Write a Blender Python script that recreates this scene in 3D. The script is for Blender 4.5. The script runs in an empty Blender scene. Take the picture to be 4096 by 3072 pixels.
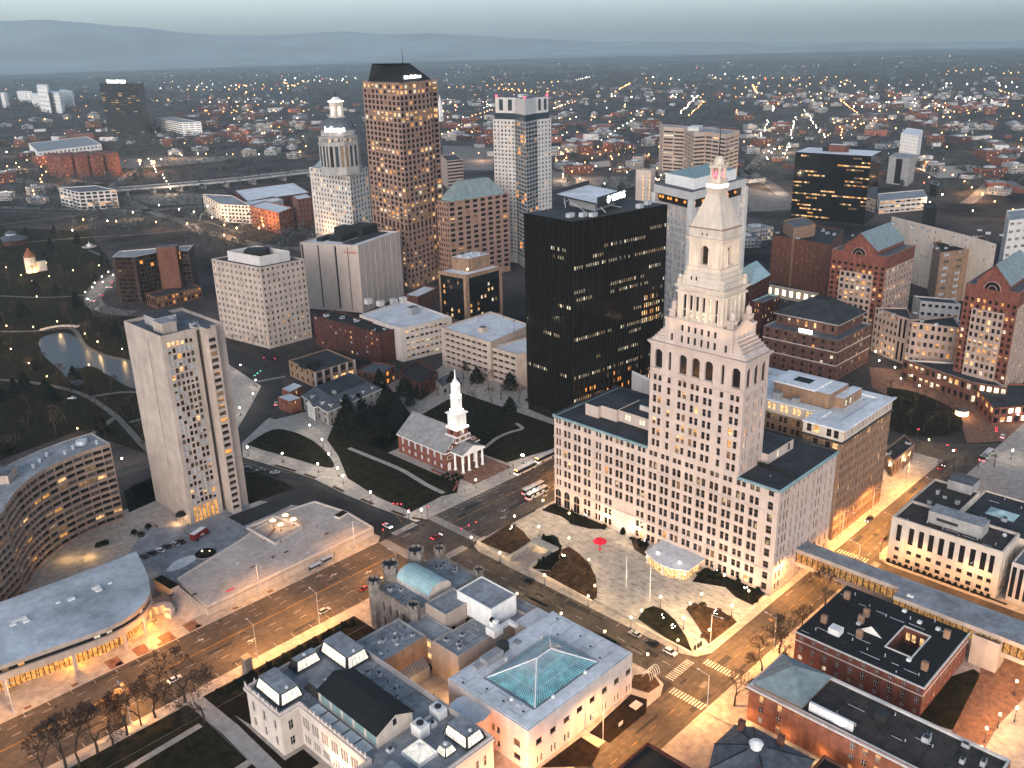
import bpy, math, random
from mathutils import Vector, Matrix
R = math.radians
rnd = random.Random(11)
SC = bpy.context.scene
COL = SC.collection

# ------------------------------------------------------------------ camera
# world axes: X runs along the cross streets, Y along the avenue front, Z up (metres)
CAM_F, CAM_P, CAM_RO, CAM_H = 3688.0, 0.35909, 0.025719, 186.0
YAW = R(45.22)
_u = Vector((math.cos(YAW), math.sin(YAW), 0)); _v = Vector((-math.sin(YAW), math.cos(YAW), 0))
_o = Vector((89.0, 276.5, 0))
def _to_grid(p): return Vector((p.dot(_u), p.dot(_v), p.z))
CAM = _to_grid(-_o); CAM.z = CAM_H
_cp, _sp = math.cos(CAM_P), math.sin(CAM_P); _c, _s = math.cos(CAM_RO), math.sin(CAM_RO)
_f = Vector((0, _cp, -_sp)); _d = Vector((0, -_sp, -_cp)); _x = Vector((1, 0, 0))
RT = _to_grid(_c*_x + _s*_d); DN = _to_grid(-_s*_x + _c*_d); FW = _to_grid(_f)
cam_data = bpy.data.cameras.new('camera'); cam = bpy.data.objects.new('camera', cam_data); COL.objects.link(cam)
cam_data.sensor_width = 36.0; cam_data.lens = CAM_F/4096*36.0
cam_data.clip_start = 1.0; cam_data.clip_end = 40000.0
m = Matrix.Identity(4)
for i, ax in enumerate((RT, -DN, -FW)):
    for j in range(3): m[j][i] = ax[j]
m.translation = CAM
cam.matrix_world = m
SC.camera = cam

# ------------------------------------------------------------------ sky, sun, exposure
SUN_EL, SUN_AZ = R(14), math.atan2(-0.50, -0.86)     # low dawn glow from behind the camera
W = bpy.data.worlds.new('World'); SC.world = W; W.use_nodes = True
nt = W.node_tree; nt.nodes.clear()
out = nt.nodes.new('ShaderNodeOutputWorld'); bg = nt.nodes.new('ShaderNodeBackground')
sky = nt.nodes.new('ShaderNodeTexSky'); sky.sky_type = 'NISHITA'; sky.sun_disc = False
sky.sun_elevation = SUN_EL; sky.sun_rotation = math.pi/2 - SUN_AZ
sky.air_density = 1.0; sky.dust_density = 2.5; sky.ozone_density = 2.0; sky.altitude = 20
hsv = nt.nodes.new('ShaderNodeHueSaturation'); hsv.inputs['Saturation'].default_value = 0.62
tc = nt.nodes.new('ShaderNodeTexCoord'); sep = nt.nodes.new('ShaderNodeSeparateXYZ')
ramp = nt.nodes.new('ShaderNodeValToRGB'); mul = nt.nodes.new('ShaderNodeMix'); mul.data_type = 'RGBA'; mul.blend_type = 'MULTIPLY'
mul.inputs[0].default_value = 1.0
e = ramp.color_ramp.elements
e[0].position = 0.0; e[0].color = (3.1, 3.4, 3.9, 1); e[1].position = 0.6; e[1].color = (1.5, 1.78, 2.05, 1)
x = e.new(0.06); x.color = (4.7, 5.1, 5.65, 1)
nt.links.new(tc.outputs['Generated'], sep.inputs[0]); nt.links.new(sep.outputs['Z'], ramp.inputs[0])
nt.links.new(sky.outputs[0], hsv.inputs['Color']); nt.links.new(hsv.outputs[0], mul.inputs[6]); nt.links.new(ramp.outputs[0], mul.inputs[7])
nt.links.new(mul.outputs[2], bg.inputs['Color']); bg.inputs['Strength'].default_value = 0.10
nt.links.new(bg.outputs[0], out.inputs['Surface'])
sl = bpy.data.lights.new('sun', 'SUN'); sl.energy = 1.5; sl.angle = R(40); sl.color = (1.0, 0.70, 0.59)
sun = bpy.data.objects.new('sun', sl); COL.objects.link(sun)
sdir = Vector((math.cos(SUN_EL)*math.cos(SUN_AZ), math.cos(SUN_EL)*math.sin(SUN_AZ), math.sin(SUN_EL)))
sun.rotation_euler = sdir.to_track_quat('Z', 'Y').to_euler()
SC.view_settings.view_transform = 'Standard'; SC.view_settings.look = 'None'
SC.view_settings.exposure = -0.05; SC.view_settings.gamma = 1.0
SC.render.engine = 'CYCLES'
SC.cycles.use_denoising = True
SC.cycles.max_bounces = 5; SC.cycles.diffuse_bounces = 2; SC.cycles.glossy_bounces = 3; SC.cycles.transmission_bounces = 3
SC.cycles.volume_bounces = 0; SC.cycles.sample_clamp_indirect = 4.0
SC.cycles.caustics_reflective = False; SC.cycles.caustics_refractive = False

# ------------------------------------------------------------------ photograph pixel -> point on a horizontal plane
CR = {0:(0,0,.54004),1:(0,0,1.58),2:(1200,200,1.58),3:(2600,300,1.4786),4:(0,1000,1.58),5:(1100,1100,1.659),6:(2100,1000,1.037),
      7:(0,1900,1.4157),8:(900,2050,1.2289),9:(2700,1900,1.4155),10:(3000,1100,1.843),11:(1800,1800,1.8436),22:(1550,1400,3.16),
      2:(1200,200,1.58),12:(2500,500,3.16),13:(2500,1000,3.16),24:(1200,350,2.765),
      16:(2500,1950,3.16),17:(1900,2000,3.16),18:(500,1200,3.16),19:(500,1650,3.16)}
def ray(k, x, y):
    a = CR[k]; px = a[0]+x/a[2]; py = a[1]+y/a[2]
    return RT*((px-2048)/CAM_F) + DN*((py-1536)/CAM_F) + FW
def S(k, x, y, z=0.0):
    r = ray(k, x, y); t = (z-CAM_H)/r.z
    return (CAM.x+r.x*t, CAM.y+r.y*t)
def SP(k, pts, z=0.0): return [S(k, a, b, z) for a, b in pts]

# ------------------------------------------------------------------ materials
MATS = {}
def mat(name, col, rough=0.8, var=0.18, scale=0.25, metal=0.0, spec=0.3, emis=0.0, ecol=None, evar=0.0, fine=True, col2=None, alpha=None):
    if name in MATS: return MATS[name]
    M = bpy.data.materials.new(name); M.use_nodes = True; MATS[name] = M
    n = M.node_tree; b = n.nodes['Principled BSDF']
    b.inputs['Roughness'].default_value = rough; b.inputs['Metallic'].default_value = metal
    b.inputs['Specular IOR Level'].default_value = spec
    c = (*col, 1)
    b.inputs['Base Color'].default_value = c
    if var > 0:
        t = n.nodes.new('ShaderNodeTexCoord'); geo = n.nodes.new('ShaderNodeNewGeometry')
        nz = n.nodes.new('ShaderNodeTexNoise'); nz.inputs['Scale'].default_value = scale; nz.inputs['Detail'].default_value = 6; nz.inputs['Roughness'].default_value = .62
        n.links.new(geo.outputs['Position'], nz.inputs['Vector'])
        rp = n.nodes.new('ShaderNodeValToRGB'); q = rp.color_ramp.elements
        lo = col2 if col2 else [max(0, v*(1-var*1.6)) for v in col]
        q[0].position = .32; q[0].color = (*lo, 1); q[1].position = .68; q[1].color = (*[min(1, v*(1+var)) for v in col], 1)
        n.links.new(nz.outputs['Fac'], rp.inputs[0])
        mp = n.nodes.new('ShaderNodeMapping'); mp.inputs['Scale'].default_value = (.55,.55,.05); n2 = n.nodes.new('ShaderNodeTexNoise'); n2.inputs['Scale'].default_value = 1.0; n2.inputs['Detail'].default_value = 5
        n.links.new(geo.outputs['Position'], mp.inputs[0]); n.links.new(mp.outputs[0], n2.inputs['Vector'])     # streaks down walls, blotches on flat surfaces
        mr = n.nodes.new('ShaderNodeMapRange'); mr.inputs[1].default_value = .3; mr.inputs[2].default_value = .7; mr.inputs[3].default_value = 1-min(.35, var*1.5); mr.inputs[4].default_value = 1.06
        mx_ = n.nodes.new('ShaderNodeMix'); mx_.data_type = 'RGBA'; mx_.blend_type = 'MULTIPLY'; mx_.inputs[0].default_value = 1
        n.links.new(n2.outputs['Fac'], mr.inputs[0]); n.links.new(rp.outputs[0], mx_.inputs[6]); n.links.new(mr.outputs[0], mx_.inputs[7]); n.links.new(mx_.outputs[2], b.inputs['Base Color'])
    if emis > 0:
        ec = ecol or col
        b.inputs['Emission Color'].default_value = (*ec, 1); b.inputs['Emission Strength'].default_value = emis
        if evar > 0:
            geo = n.nodes.new('ShaderNodeNewGeometry'); nz = n.nodes.new('ShaderNodeTexNoise'); nz.inputs['Scale'].default_value = 0.9; nz.inputs['Detail'].default_value = 3
            n.links.new(geo.outputs['Position'], nz.inputs['Vector'])
            mr = n.nodes.new('ShaderNodeMapRange'); mr.inputs[1].default_value = .35; mr.inputs[2].default_value = .65
            mr.inputs[3].default_value = emis*(1-evar); mr.inputs[4].default_value = emis*(1+evar*.6)
            n.links.new(nz.outputs['Fac'], mr.inputs[0]); n.links.new(mr.outputs[0], b.inputs['Emission Strength'])
        M.cycles.emission_sampling = 'NONE'
    return M
def glass(name, col, rough=.12, spec=.35): return mat(name, col, rough, 0, spec=spec)

# stone / walls
mat('pink_stone', (.52,.415,.365), .85, .08, .12); mat('pink_stone_dark', (.50,.38,.34), .85, .1, .2)
mat('cream_stone', (.60,.51,.43), .85, .09, .2); mat('white_marble', (.61,.525,.475), .7, .08, .3)
mat('grey_stone', (.36,.33,.31), .9, .16, .3); mat('castle_stone', (.26,.22,.19), .9, .25, .5)
mat('concrete', (.43,.355,.31), .9, .12, .15); mat('concrete_grey', (.36,.345,.335), .9, .14, .2); mat('beige_panel', (.47,.385,.335), .9, .06, .2); mat('concrete_pale', (.56,.49,.445), .9, .1, .12)
mat('concrete_tan', (.44,.35,.295), .9, .1, .2)
mat('brick_red', (.20,.068,.047), .9, .25, .5); mat('brick_dark', (.085,.025,.02), .9, .25, .5); mat('brick_brown', (.15,.062,.042), .9, .22, .4)
mat('brick_orange', (.30,.105,.06), .9, .2, .5); mat('brick_tan', (.30,.185,.12), .9, .18, .4); mat('sandstone_brown', (.145,.07,.052), .9, .22, .4)
mat('granite_brown', (.30,.185,.145), .7, .1, .3); mat('granite_tan', (.42,.30,.25), .75, .1, .3); mat('band_tan', (.44,.34,.28), .85, .1, .3)
mat('panel_white', (.55,.52,.50), .7, .08, .2); mat('panel_grey', (.30,.30,.31), .6, .1, .3)
mat('white_paint', (.78,.76,.74), .6, .06, .5); mat('trim_white', (.66,.62,.58), .7, .08, .5)
# roofs
mat('roof_white', (.74,.75,.77), .7, .14, .08); mat('roof_grey', (.31,.325,.345), .85, .22, .12); mat('roof_dark', (.040,.043,.050), .85, .3, .15)
mat('roof_black', (.010,.0105,.012), .8, .3, .2); mat('roof_mid', (.13,.135,.15), .85, .25, .15); mat('roof_brown', (.058,.048,.042), .9, .3, .3)
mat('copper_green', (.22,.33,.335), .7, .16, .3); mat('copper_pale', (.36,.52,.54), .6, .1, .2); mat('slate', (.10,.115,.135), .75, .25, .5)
mat('shingle_grey', (.26,.255,.26), .85, .15, .4); mat('slate_green', (.22,.275,.29), .75, .15, .4)
mat('metal_pale', (.55,.57,.60), .45, .1, .6, metal=.3); mat('metal_dark', (.03,.03,.032), .5, .15, 1); mat('bronze', (.012,.008,.005), .5, .2, .6, metal=.1); mat('court_grey', (.27,.29,.32), .85, .2, .2); mat('band_brown', (.33,.235,.185), .9, .12, .3); mat('roof_stained', (.56,.60,.64), .75, .12, .045, col2=(.26,.29,.32))
mat('rooftop_unit', (.45,.46,.48), .6, .15, .8)
# ground
mat('asphalt', (.10,.078,.062), .85, .28, .10); mat('asphalt_dark', (.026,.025,.026), .8, .3, .1); mat('asphalt_worn', (.19,.165,.15), .85, .3, .15)
mat('sidewalk', (.44,.385,.34), .9, .16, .35); mat('plaza_stone', (.50,.455,.41), .85, .16, .22); mat('paver_brick', (.26,.13,.085), .9, .25, .5)
mat('deck', (.52,.445,.395), .9, .14, .14); mat('kerb', (.45,.41,.38), .9, .12, .5)
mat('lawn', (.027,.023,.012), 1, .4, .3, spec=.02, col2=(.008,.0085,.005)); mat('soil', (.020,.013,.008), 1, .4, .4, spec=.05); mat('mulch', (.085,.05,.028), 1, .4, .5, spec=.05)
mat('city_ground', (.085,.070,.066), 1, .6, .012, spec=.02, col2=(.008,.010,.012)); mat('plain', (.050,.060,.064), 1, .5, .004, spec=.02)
mat('marking_white', (.60,.56,.52), .8, .25, .8); mat('marking_yellow', (.52,.28,.06), .8, .25, .8)
mat('bark', (.055,.042,.035), 1, .3, 1, spec=.05); mat('twig', (.075,.052,.040), 1, .3, 1, spec=.02); mat('shrub', (.012,.016,.010), 1, .5, .8, spec=.05)
mat('hazed_twig', (.070,.083,.088), 1, .35, .03, spec=.02); mat('evergreen', (.010,.015,.012), 1, .4, .4, spec=.03)  # far twigs lightened to blue-grey: distance haze mixed into their colour
mat('water', (.008,.011,.014), .3, 0, spec=.10); mat('path_stone', (.15,.135,.12), .9, .2, .5); mat('hazed_far_plain', (.15,.18,.195), 1, .4, .003, spec=0, col2=(.05,.062,.068)); mat('hazed_hill_wood', (.29,.36,.395), 1, .2, .0012, spec=0)  # distant plain and hills have pale haze painted into their base colour
# glass, lit windows
glass('glass_dark', (.010,.010,.012)); glass('glass_brown', (.022,.015,.010)); glass('glass_black', (.0045,.004,.0045), .07, .5); glass('glass_blue', (.035,.05,.06), .12)
mat('blind', (.40,.43,.48), .8, .12, .7); mat('blind_dark', (.10,.09,.085), .8, .2, .7)
mat('lit_warm', (.3,.2,.1), .5, 0, emis=1.15, ecol=(1.0,.60,.25), evar=.75); mat('lit_amber', (.3,.15,.05), .5, 0, emis=.75, ecol=(1.0,.45,.10), evar=.8)
mat('lit_white', (.3,.3,.25), .5, 0, emis=.8, ecol=(1.0,.86,.60), evar=.7); mat('lit_dim', (.05,.03,.02), .4, 0, emis=.20, ecol=(1.0,.55,.22), evar=.9)
mat('lit_faint', (.1,.1,.08), .4, 0, emis=.26, ecol=(1.0,.80,.50), evar=.9); mat('lit_hot', (.3,.3,.25), .5, 0, emis=4.0, ecol=(1.0,.72,.40), evar=.3); mat('lit_orange', (.3,.1,.02), .5, 0, emis=1.6, ecol=(1.0,.34,.05), evar=.5)
mat('glow_warm', (1,.8,.5), .5, 0, emis=5, ecol=(1.0,.66,.30)); mat('glow_white', (1,1,.9), .5, 0, emis=14, ecol=(1.0,.90,.76)); mat('glow_red', (1,.1,.1), .5, 0, emis=9, ecol=(1.0,.03,.06))
mat('glow_sign', (1,1,1), .5, 0, emis=7, ecol=(1.0,.97,.92)); mat('glow_orange', (1,.4,.1), .5, 0, emis=12, ecol=(1.0,.36,.08)); mat('glow_green', (.1,1,.6), .5, 0, emis=5, ecol=(.2,1.0,.75))
mat('skylight_lit', (.6,.6,.55), .5, 0, emis=.85, ecol=(1.0,.88,.70), evar=.4); mat('skylight_teal', (.14,.46,.50), .25, .3, .35, spec=.4); mat('umbrella_red', (.75,.012,.045), .6, .05, .4)
mat('far_light_warm', (1,.7,.4), .5, 0, emis=16, ecol=(1.0,.42,.13)); mat('far_light_white', (1,.9,.8), .5, 0, emis=14, ecol=(1.0,.84,.66)); mat('far_light_red', (1,.2,.1), .5, 0, emis=8, ecol=(1.0,.12,.05))

# ------------------------------------------------------------------ mesh builder
class MB:
    def __init__(s): s.v = []; s.f = []; s.m = []
    def add(s, vs, fs, m):
        n = len(s.v); s.v += [tuple(p) for p in vs]
        for f in fs: s.f.append(tuple(i+n for i in f)); s.m.append(m)
    def quad(s, a, b, c, d, m): s.add((a, b, c, d), ((0,1,2,3),), m)
    def poly(s, pts, z, m, up=True):
        p = [(x, y, z) for x, y in pts]
        s.add(p if up else p[::-1], (tuple(range(len(p))),), m)
    def box(s, x0, x1, y0, y1, z0, z1, m, top=None):
        v = [(x0,y0,z0),(x1,y0,z0),(x1,y1,z0),(x0,y1,z0),(x0,y0,z1),(x1,y0,z1),(x1,y1,z1),(x0,y1,z1)]
        s.add(v, ((0,1,5,4),(1,2,6,5),(2,3,7,6),(3,0,4,7),(3,2,1,0)), m); s.add(v[4:], ((0,1,2,3),), top or m)
    def obox(s, cx, cy, lx, ly, z0, z1, a, m, top=None):
        c, q = math.cos(a), math.sin(a)
        s.prism([(cx+c*x-q*y, cy+q*x+c*y) for x, y in ((-lx/2,-ly/2),(lx/2,-ly/2),(lx/2,ly/2),(-lx/2,ly/2))], z0, z1, m, top)
    def prism(s, p, z0, z1, m, top=None, bottom=True):
        n = len(p); v = [(x,y,z0) for x,y in p]+[(x,y,z1) for x,y in p]
        s.add(v, [(i,(i+1)%n,(i+1)%n+n,i+n) for i in range(n)], m)
        s.add(v[n:], (tuple(range(n)),), top or m)
        if bottom: s.add(v[:n][::-1], (tuple(range(n)),), m)
    def frus(s, p0, z0, p1, z1, m, top=None):
        n = len(p0); v = [(x,y,z0) for x,y in p0]+[(x,y,z1) for x,y in p1]
        s.add(v, [(i,(i+1)%n,(i+1)%n+n,i+n) for i in range(n)], m); s.add(v[n:], (tuple(range(n)),), top or m)
    def pyr(s, p, z0, apex, m):
        v = [(x,y,z0) for x,y in p]+[apex]; n = len(p); s.add(v, [(i,(i+1)%n,n) for i in range(n)], m)
    def cyl(s, cx, cy, r0, r1, z0, z1, m, n=12, top=None):
        s.frus([(cx+r0*math.cos(6.2832*i/n), cy+r0*math.sin(6.2832*i/n)) for i in range(n)], z0, [(cx+r1*math.cos(6.2832*i/n), cy+r1*math.sin(6.2832*i/n)) for i in range(n)], z1, m, top)
    def ball(s, c, r, m, n=8, k=5, sz=1.0, half=False):
        rows = []
        for j in range(k+1):
            t = (math.pi/2 if half else math.pi)*j/k
            rows.append([(c[0]+r*math.sin(t)*math.cos(6.2832*i/n), c[1]+r*math.sin(t)*math.sin(6.2832*i/n), c[2]+r*sz*math.cos(t)) for i in range(n)])
        v = [p for q in rows for p in q]
        s.add(v, [(j*n+i, (j+1)*n+i, (j+1)*n+(i+1)%n, j*n+(i+1)%n) for j in range(k) for i in range(n)], m)
    def tube(s, a, b, r0, r1, m, n=5):
        a = Vector(a); b = Vector(b); d = (b-a)
        if d.length < 1e-6: return
        d.normalize(); q = d.orthogonal().normalized(); w = d.cross(q)
        v = [a+(q*math.cos(6.2832*i/n)+w*math.sin(6.2832*i/n))*r0 for i in range(n)]+[b+(q*math.cos(6.2832*i/n)+w*math.sin(6.2832*i/n))*r1 for i in range(n)]
        s.add(v, [(i,(i+1)%n,(i+1)%n+n,i+n) for i in range(n)]+[tuple(range(n))[::-1], tuple(range(n,2*n))], m)
    def strip(s, pts, w, z, m):
        "flat ribbon of width w along a polyline"
        L = []; n = len(pts)
        for i, p in enumerate(pts):
            a = Vector(pts[max(0,i-1)]); b = Vector(pts[min(n-1,i+1)]); d = (b-a).normalized(); q = Vector((-d.y, d.x))*w/2
            L.append((p[0]+q.x, p[1]+q.y)); L.append((p[0]-q.x, p[1]-q.y))
        for i in range(n-1):
            a, b, c, d = L[2*i+1], L[2*i+3], L[2*i+2], L[2*i]
            s.add([(*a,z),(*b,z),(*c,z),(*d,z)], ((0,1,2,3),), m)
    def mesh(s, name, off=(0,0,0)):
        me = bpy.data.meshes.new(name); o = off
        me.from_pydata([(a-o[0], b-o[1], c-o[2]) for a,b,c in s.v], [], s.f)
        names = []; idx = []
        for q in s.m:
            if q not in names: names.append(q)
            idx.append(names.index(q))
        for q in names: me.materials.append(MATS[q])
        me.polygons.foreach_set('material_index', idx); me.update()
        return me
    def build(s, name, parent=None, off=(0,0,0), smooth=False):
        if not s.f: return None
        me = s.mesh(name, off)
        if smooth: me.polygons.foreach_set('use_smooth', [True]*len(me.polygons))
        o = bpy.data.objects.new(name, me); COL.objects.link(o)
        if parent: o.parent = parent
        return o
def tag(o, label=None, cat=None, group=None, kind=None):
    if label: o['label'] = label
    if cat: o['category'] = cat
    if group: o['group'] = group
    if kind: o['kind'] = kind
    return o
def empty(name, loc, label, cat, group=None, rz=0):
    o = bpy.data.objects.new(name, None); COL.objects.link(o); o.location = loc; o.rotation_euler = (0,0,rz); o.empty_display_size = .5
    return tag(o, label, cat, group)
def link_copy(o, parent):
    c = o.copy(); COL.objects.link(c); c.parent = parent
    for ch in list(o.children): link_copy(ch, c)
    return c
def dup(root, loc, rz=0, label=None, scale=None):
    c = link_copy(root, None); c.location = loc; c.rotation_euler = (0,0,rz)
    if scale: c.scale = scale if hasattr(scale,'__len__') else (scale,)*3
    if label: c['label'] = label
    return c
def structure(name, mb): return tag(mb.build(name), kind='structure')

# ------------------------------------------------------------------ buildings
PANE = {}
def pane_mesh(w, h, var, rail, frame):
    key = (round(w,2), round(h,2), var, rail, frame)
    if key in PANE: return PANE[key]
    b = MB(); pane_into(b, (0,0,0), (1,0), w, h, var, rail, frame)
    PANE[key] = b.mesh('window'); return PANE[key]
def pane_into(b, c, d, w, h, var, rail, frame):
    dx, dy = d; nx, ny = dy, -dx
    def P(a, z, o=0): return (c[0]+dx*a+nx*o, c[1]+dy*a+ny*o, c[2]+z)
    if var[-1] in '~^':
        base, lo = var[:-1], 'lit_dim'; zt = .06*h if var[-1] == '~' else -.1*h; a_, b_ = (lo, base) if var[-1] == '~' else (base, 'lit_amber')
        b.quad(P(-w/2,-h/2),P(w/2,-h/2),P(w/2,zt),P(-w/2,zt),a_); b.quad(P(-w/2,zt),P(w/2,zt),P(w/2,h/2),P(-w/2,h/2),b_)
    elif var.startswith('half'):
        fr = .55 if var == 'half' else .3
        zt = h/2-h*fr; low = 'glass_dark' if var != 'half_lit' else 'lit_warm'
        b.quad(P(-w/2,-h/2),P(w/2,-h/2),P(w/2,zt),P(-w/2,zt),low); b.quad(P(-w/2,zt),P(w/2,zt),P(w/2,h/2),P(-w/2,h/2),'blind')
    else: b.quad(P(-w/2,-h/2),P(w/2,-h/2),P(w/2,h/2),P(-w/2,h/2),var)
    if rail:
        t = .05
        if 'h' in rail: b.quad(P(-w/2,-t,.04),P(w/2,-t,.04),P(w/2,t,.04),P(-w/2,t,.04),frame)
        if 'v' in rail: b.quad(P(-t,-h/2,.045),P(t,-h/2,.045),P(t,h/2,.045),P(-t,h/2,.045),frame)
        if 'b' in rail:
            t = .07
            b.quad(P(-w/2,-h/2,.05),P(-w/2+t,-h/2,.05),P(-w/2+t,h/2,.05),P(-w/2,h/2,.05),frame); b.quad(P(w/2-t,-h/2,.05),P(w/2,-h/2,.05),P(w/2,h/2,.05),P(w/2-t,h/2,.05),frame)
            b.quad(P(-w/2+t,h/2-t,.05),P(w/2-t,h/2-t,.05),P(w/2-t,h/2,.05),P(-w/2+t,h/2,.05),frame); b.quad(P(-w/2+t,-h/2,.05),P(w/2-t,-h/2,.05),P(w/2-t,-h/2+t,.05),P(-w/2+t,-h/2+t,.05),frame)
def litfn(p=.15, dark=('glass_dark',), lits=('lit_warm','lit_warm','lit_amber','lit_dim','lit_dim'), rowvar=1.0, seed=None, rows=None):
    rr = random.Random(seed if seed is not None else rnd.random()); cache = {}
    def fn(ci, ri, n, m):
        if rows and ri in rows: q = rows[ri]
        else:
            if ri not in cache: cache[ri] = p*(1-rowvar+rowvar*rr.choice((.25,.5,.8,1.2,2.0)))
            q = cache[ri]
        if rr.random() >= q: return rr.choice(dark)
        v = rr.choice(lits); return v+rr.choice(('','','~','~','^')) if v in ('lit_warm','lit_white','lit_amber') else v
    return fn
DEF = litfn(.12, seed=5)
class Bld:
    def __init__(s, name, label, cat='building', at=(0,0), group=None, z=0):
        s.o = (at[0], at[1], z); s.root = empty(name, s.o, label, cat, group); s.parts = {}; s.wins = []; s.cap = 100
        s.rail = ''; s.frame = 'metal_dark'; s.depth = .3; s.wname = 'window'
    def p(s, name):
        if name not in s.parts: s.parts[name] = MB()
        return s.parts[name]
    def fac(s, P0, P1, z0, z1, cols=(), rows=(), lit=None, wall='pink_stone', part='wall', arch=False, skip=None, depth=None, rail=None, reveal=None, out=0):
        "one facade from P0 to P1 (outside on the right hand) with recessed windows at cols x rows"
        b = s.p(part); d = Vector((P1[0]-P0[0], P1[1]-P0[1])); L = d.length; d.normalize(); n = Vector((d.y, -d.x)); dp = s.depth if depth is None else depth
        lit = lit or DEF; rv = reveal or wall; rl = s.rail if rail is None else rail
        def P(a, z, o=0): return (P0[0]+d.x*a-n.x*o, P0[1]+d.y*a-n.y*o, z)
        zc = z0
        for ri, (za, zb) in enumerate(rows):
            if za > zc+1e-4: b.quad(P(0,zc),P(L,zc),P(L,za),P(0,za),wall)
            ac = 0
            for ci, (a0, a1) in enumerate(cols):
                if skip and skip(ci, ri): continue
                if a0 > ac+1e-4: b.quad(P(ac,za),P(a0,za),P(a0,zb),P(ac,zb),wall)
                b.quad(P(a0,za),P(a1,za),P(a1,za,dp),P(a0,za,dp),rv); b.quad(P(a0,zb,dp),P(a1,zb,dp),P(a1,zb),P(a0,zb),rv)
                b.quad(P(a0,za,dp),P(a0,zb,dp),P(a0,zb),P(a0,za),rv); b.quad(P(a1,za),P(a1,zb),P(a1,zb,dp),P(a1,za,dp),rv)
                if arch:
                    r = (a1-a0)/2; k = 5; rise = r if arch is True else arch
                    for sg in (0, 1):
                        pts = [P(a0 if not sg else a1, zb, .004)]
                        for j in range(k+1):
                            t = math.pi/2*j/k; xx = r*math.cos(t); zz = rise*math.sin(t)
                            pts.append(P((a0+r-xx) if not sg else (a0+r+xx), zb-rise+zz, .004))
                        b.add(pts if sg else pts[::-1], (tuple(range(len(pts))),), wall)
                s.wins.append((P((a0+a1)/2, (za+zb)/2, dp-.002), (d.x, d.y), a1-a0, zb-za, lit(ci, ri, len(cols), len(rows)), rl))
                ac = a1
            if ac < L-1e-4: b.quad(P(ac,za),P(L,za),P(L,zb),P(ac,zb),wall)
            zc = zb
        if zc < z1-1e-4: b.quad(P(0,zc),P(L,zc),P(L,z1),P(0,z1),wall)
    def grid(s, P0, P1, z0, z1, n, m, fw=.6, fh=.6, mx=0, bot=0, top=0, sub=1, gap=.12, **k):
        L = math.hypot(P1[0]-P0[0], P1[1]-P0[1]); cw = (L-2*mx)/n; ch = (z1-z0-bot-top)/m; cols = []
        for i in range(n):
            a = mx+cw*(i+.5-fw/2); w = cw*fw
            for j in range(sub):
                g = w*gap/max(1,sub-1) if sub > 1 else 0; ww = (w-g*(sub-1))/sub
                cols.append((a+j*(ww+g), a+j*(ww+g)+ww))
        rows = [(z0+bot+ch*(j+.5-fh/2), z0+bot+ch*(j+.5+fh/2)) for j in range(m)]
        s.fac(P0, P1, z0, z1, cols, rows, **k)
    def shell(s, poly, z0, z1, faces, wall, roof='roof_grey', par=.9, cop=None, partroof='roof', deck=True):
        "walls round a counter-clockwise polygon; faces = {edge: dict(grid args)}; roof deck sunk behind a parapet"
        n = len(poly)
        for i in range(n):
            k = dict(faces.get(i, {}))
            if 'n' in k: s.grid(poly[i], poly[(i+1)%n], z0, z1, k.pop('n'), k.pop('m'), wall=k.pop('wall', wall), **k)
            else: s.fac(poly[i], poly[(i+1)%n], z0, z1, wall=k.get('wall', wall))
        if deck: s.deck(poly, z1, roof, par, cop or wall, partroof)
    def deck(s, poly, z, roof, par=.9, cop=None, partroof='roof', t=.45):
        n = len(poly); c = Vector((sum(p[0] for p in poly)/n, sum(p[1] for p in poly)/n)); inn = []
        for i in range(n):
            a, b, q = Vector(poly[i-1]), Vector(poly[i]), Vector(poly[(i+1)%n])
            d1 = (b-a).normalized(); d2 = (q-b).normalized(); n1 = Vector((-d1.y, d1.x)); n2 = Vector((-d2.y, d2.x))
            bis = (n1+n2); bl = bis.length
            bis = bis/bl if bl > 1e-6 else n1
            inn.append(tuple(b+bis*(t/max(.35, bis.dot(n1)))))
        s.p(partroof).poly(inn, z-par, roof)
        w = s.p('parapet')
        for i in range(n):
            j = (i+1)%n; a, b = poly[i], poly[j]; c_, d_ = inn[j], inn[i]
            w.quad((*a,z),(*b,z),(*c_,z),(*d_,z), cop or 'concrete')
            if par > 0: w.quad((*c_,z-par),(*d_,z-par),(*d_,z),(*c_,z), cop or 'concrete')
    def units(s, x0, x1, y0, y1, z, n=4, seed=1, big=3.0):
        r = random.Random(seed)
        for i in range(n):
            b = s.p(f'roof_unit#{seed}_{i}')
            x, y = r.uniform(x0, x1), r.uniform(y0, y1); w, l, h = r.uniform(.8, big), r.uniform(.8, big), r.uniform(.6, 1.9)
            b.box(x-w/2, x+w/2, y-l/2, y+l/2, z, z+h, 'rooftop_unit'); b.box(x-w/3, x+w/3, y-l/3, y+l/3, z+h, z+h+.25, 'metal_dark')
            if r.random() < .6: b.cyl(x+w, y, .25, .25, z, z+r.uniform(.6,1.4), 'metal_pale', 8)
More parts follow.
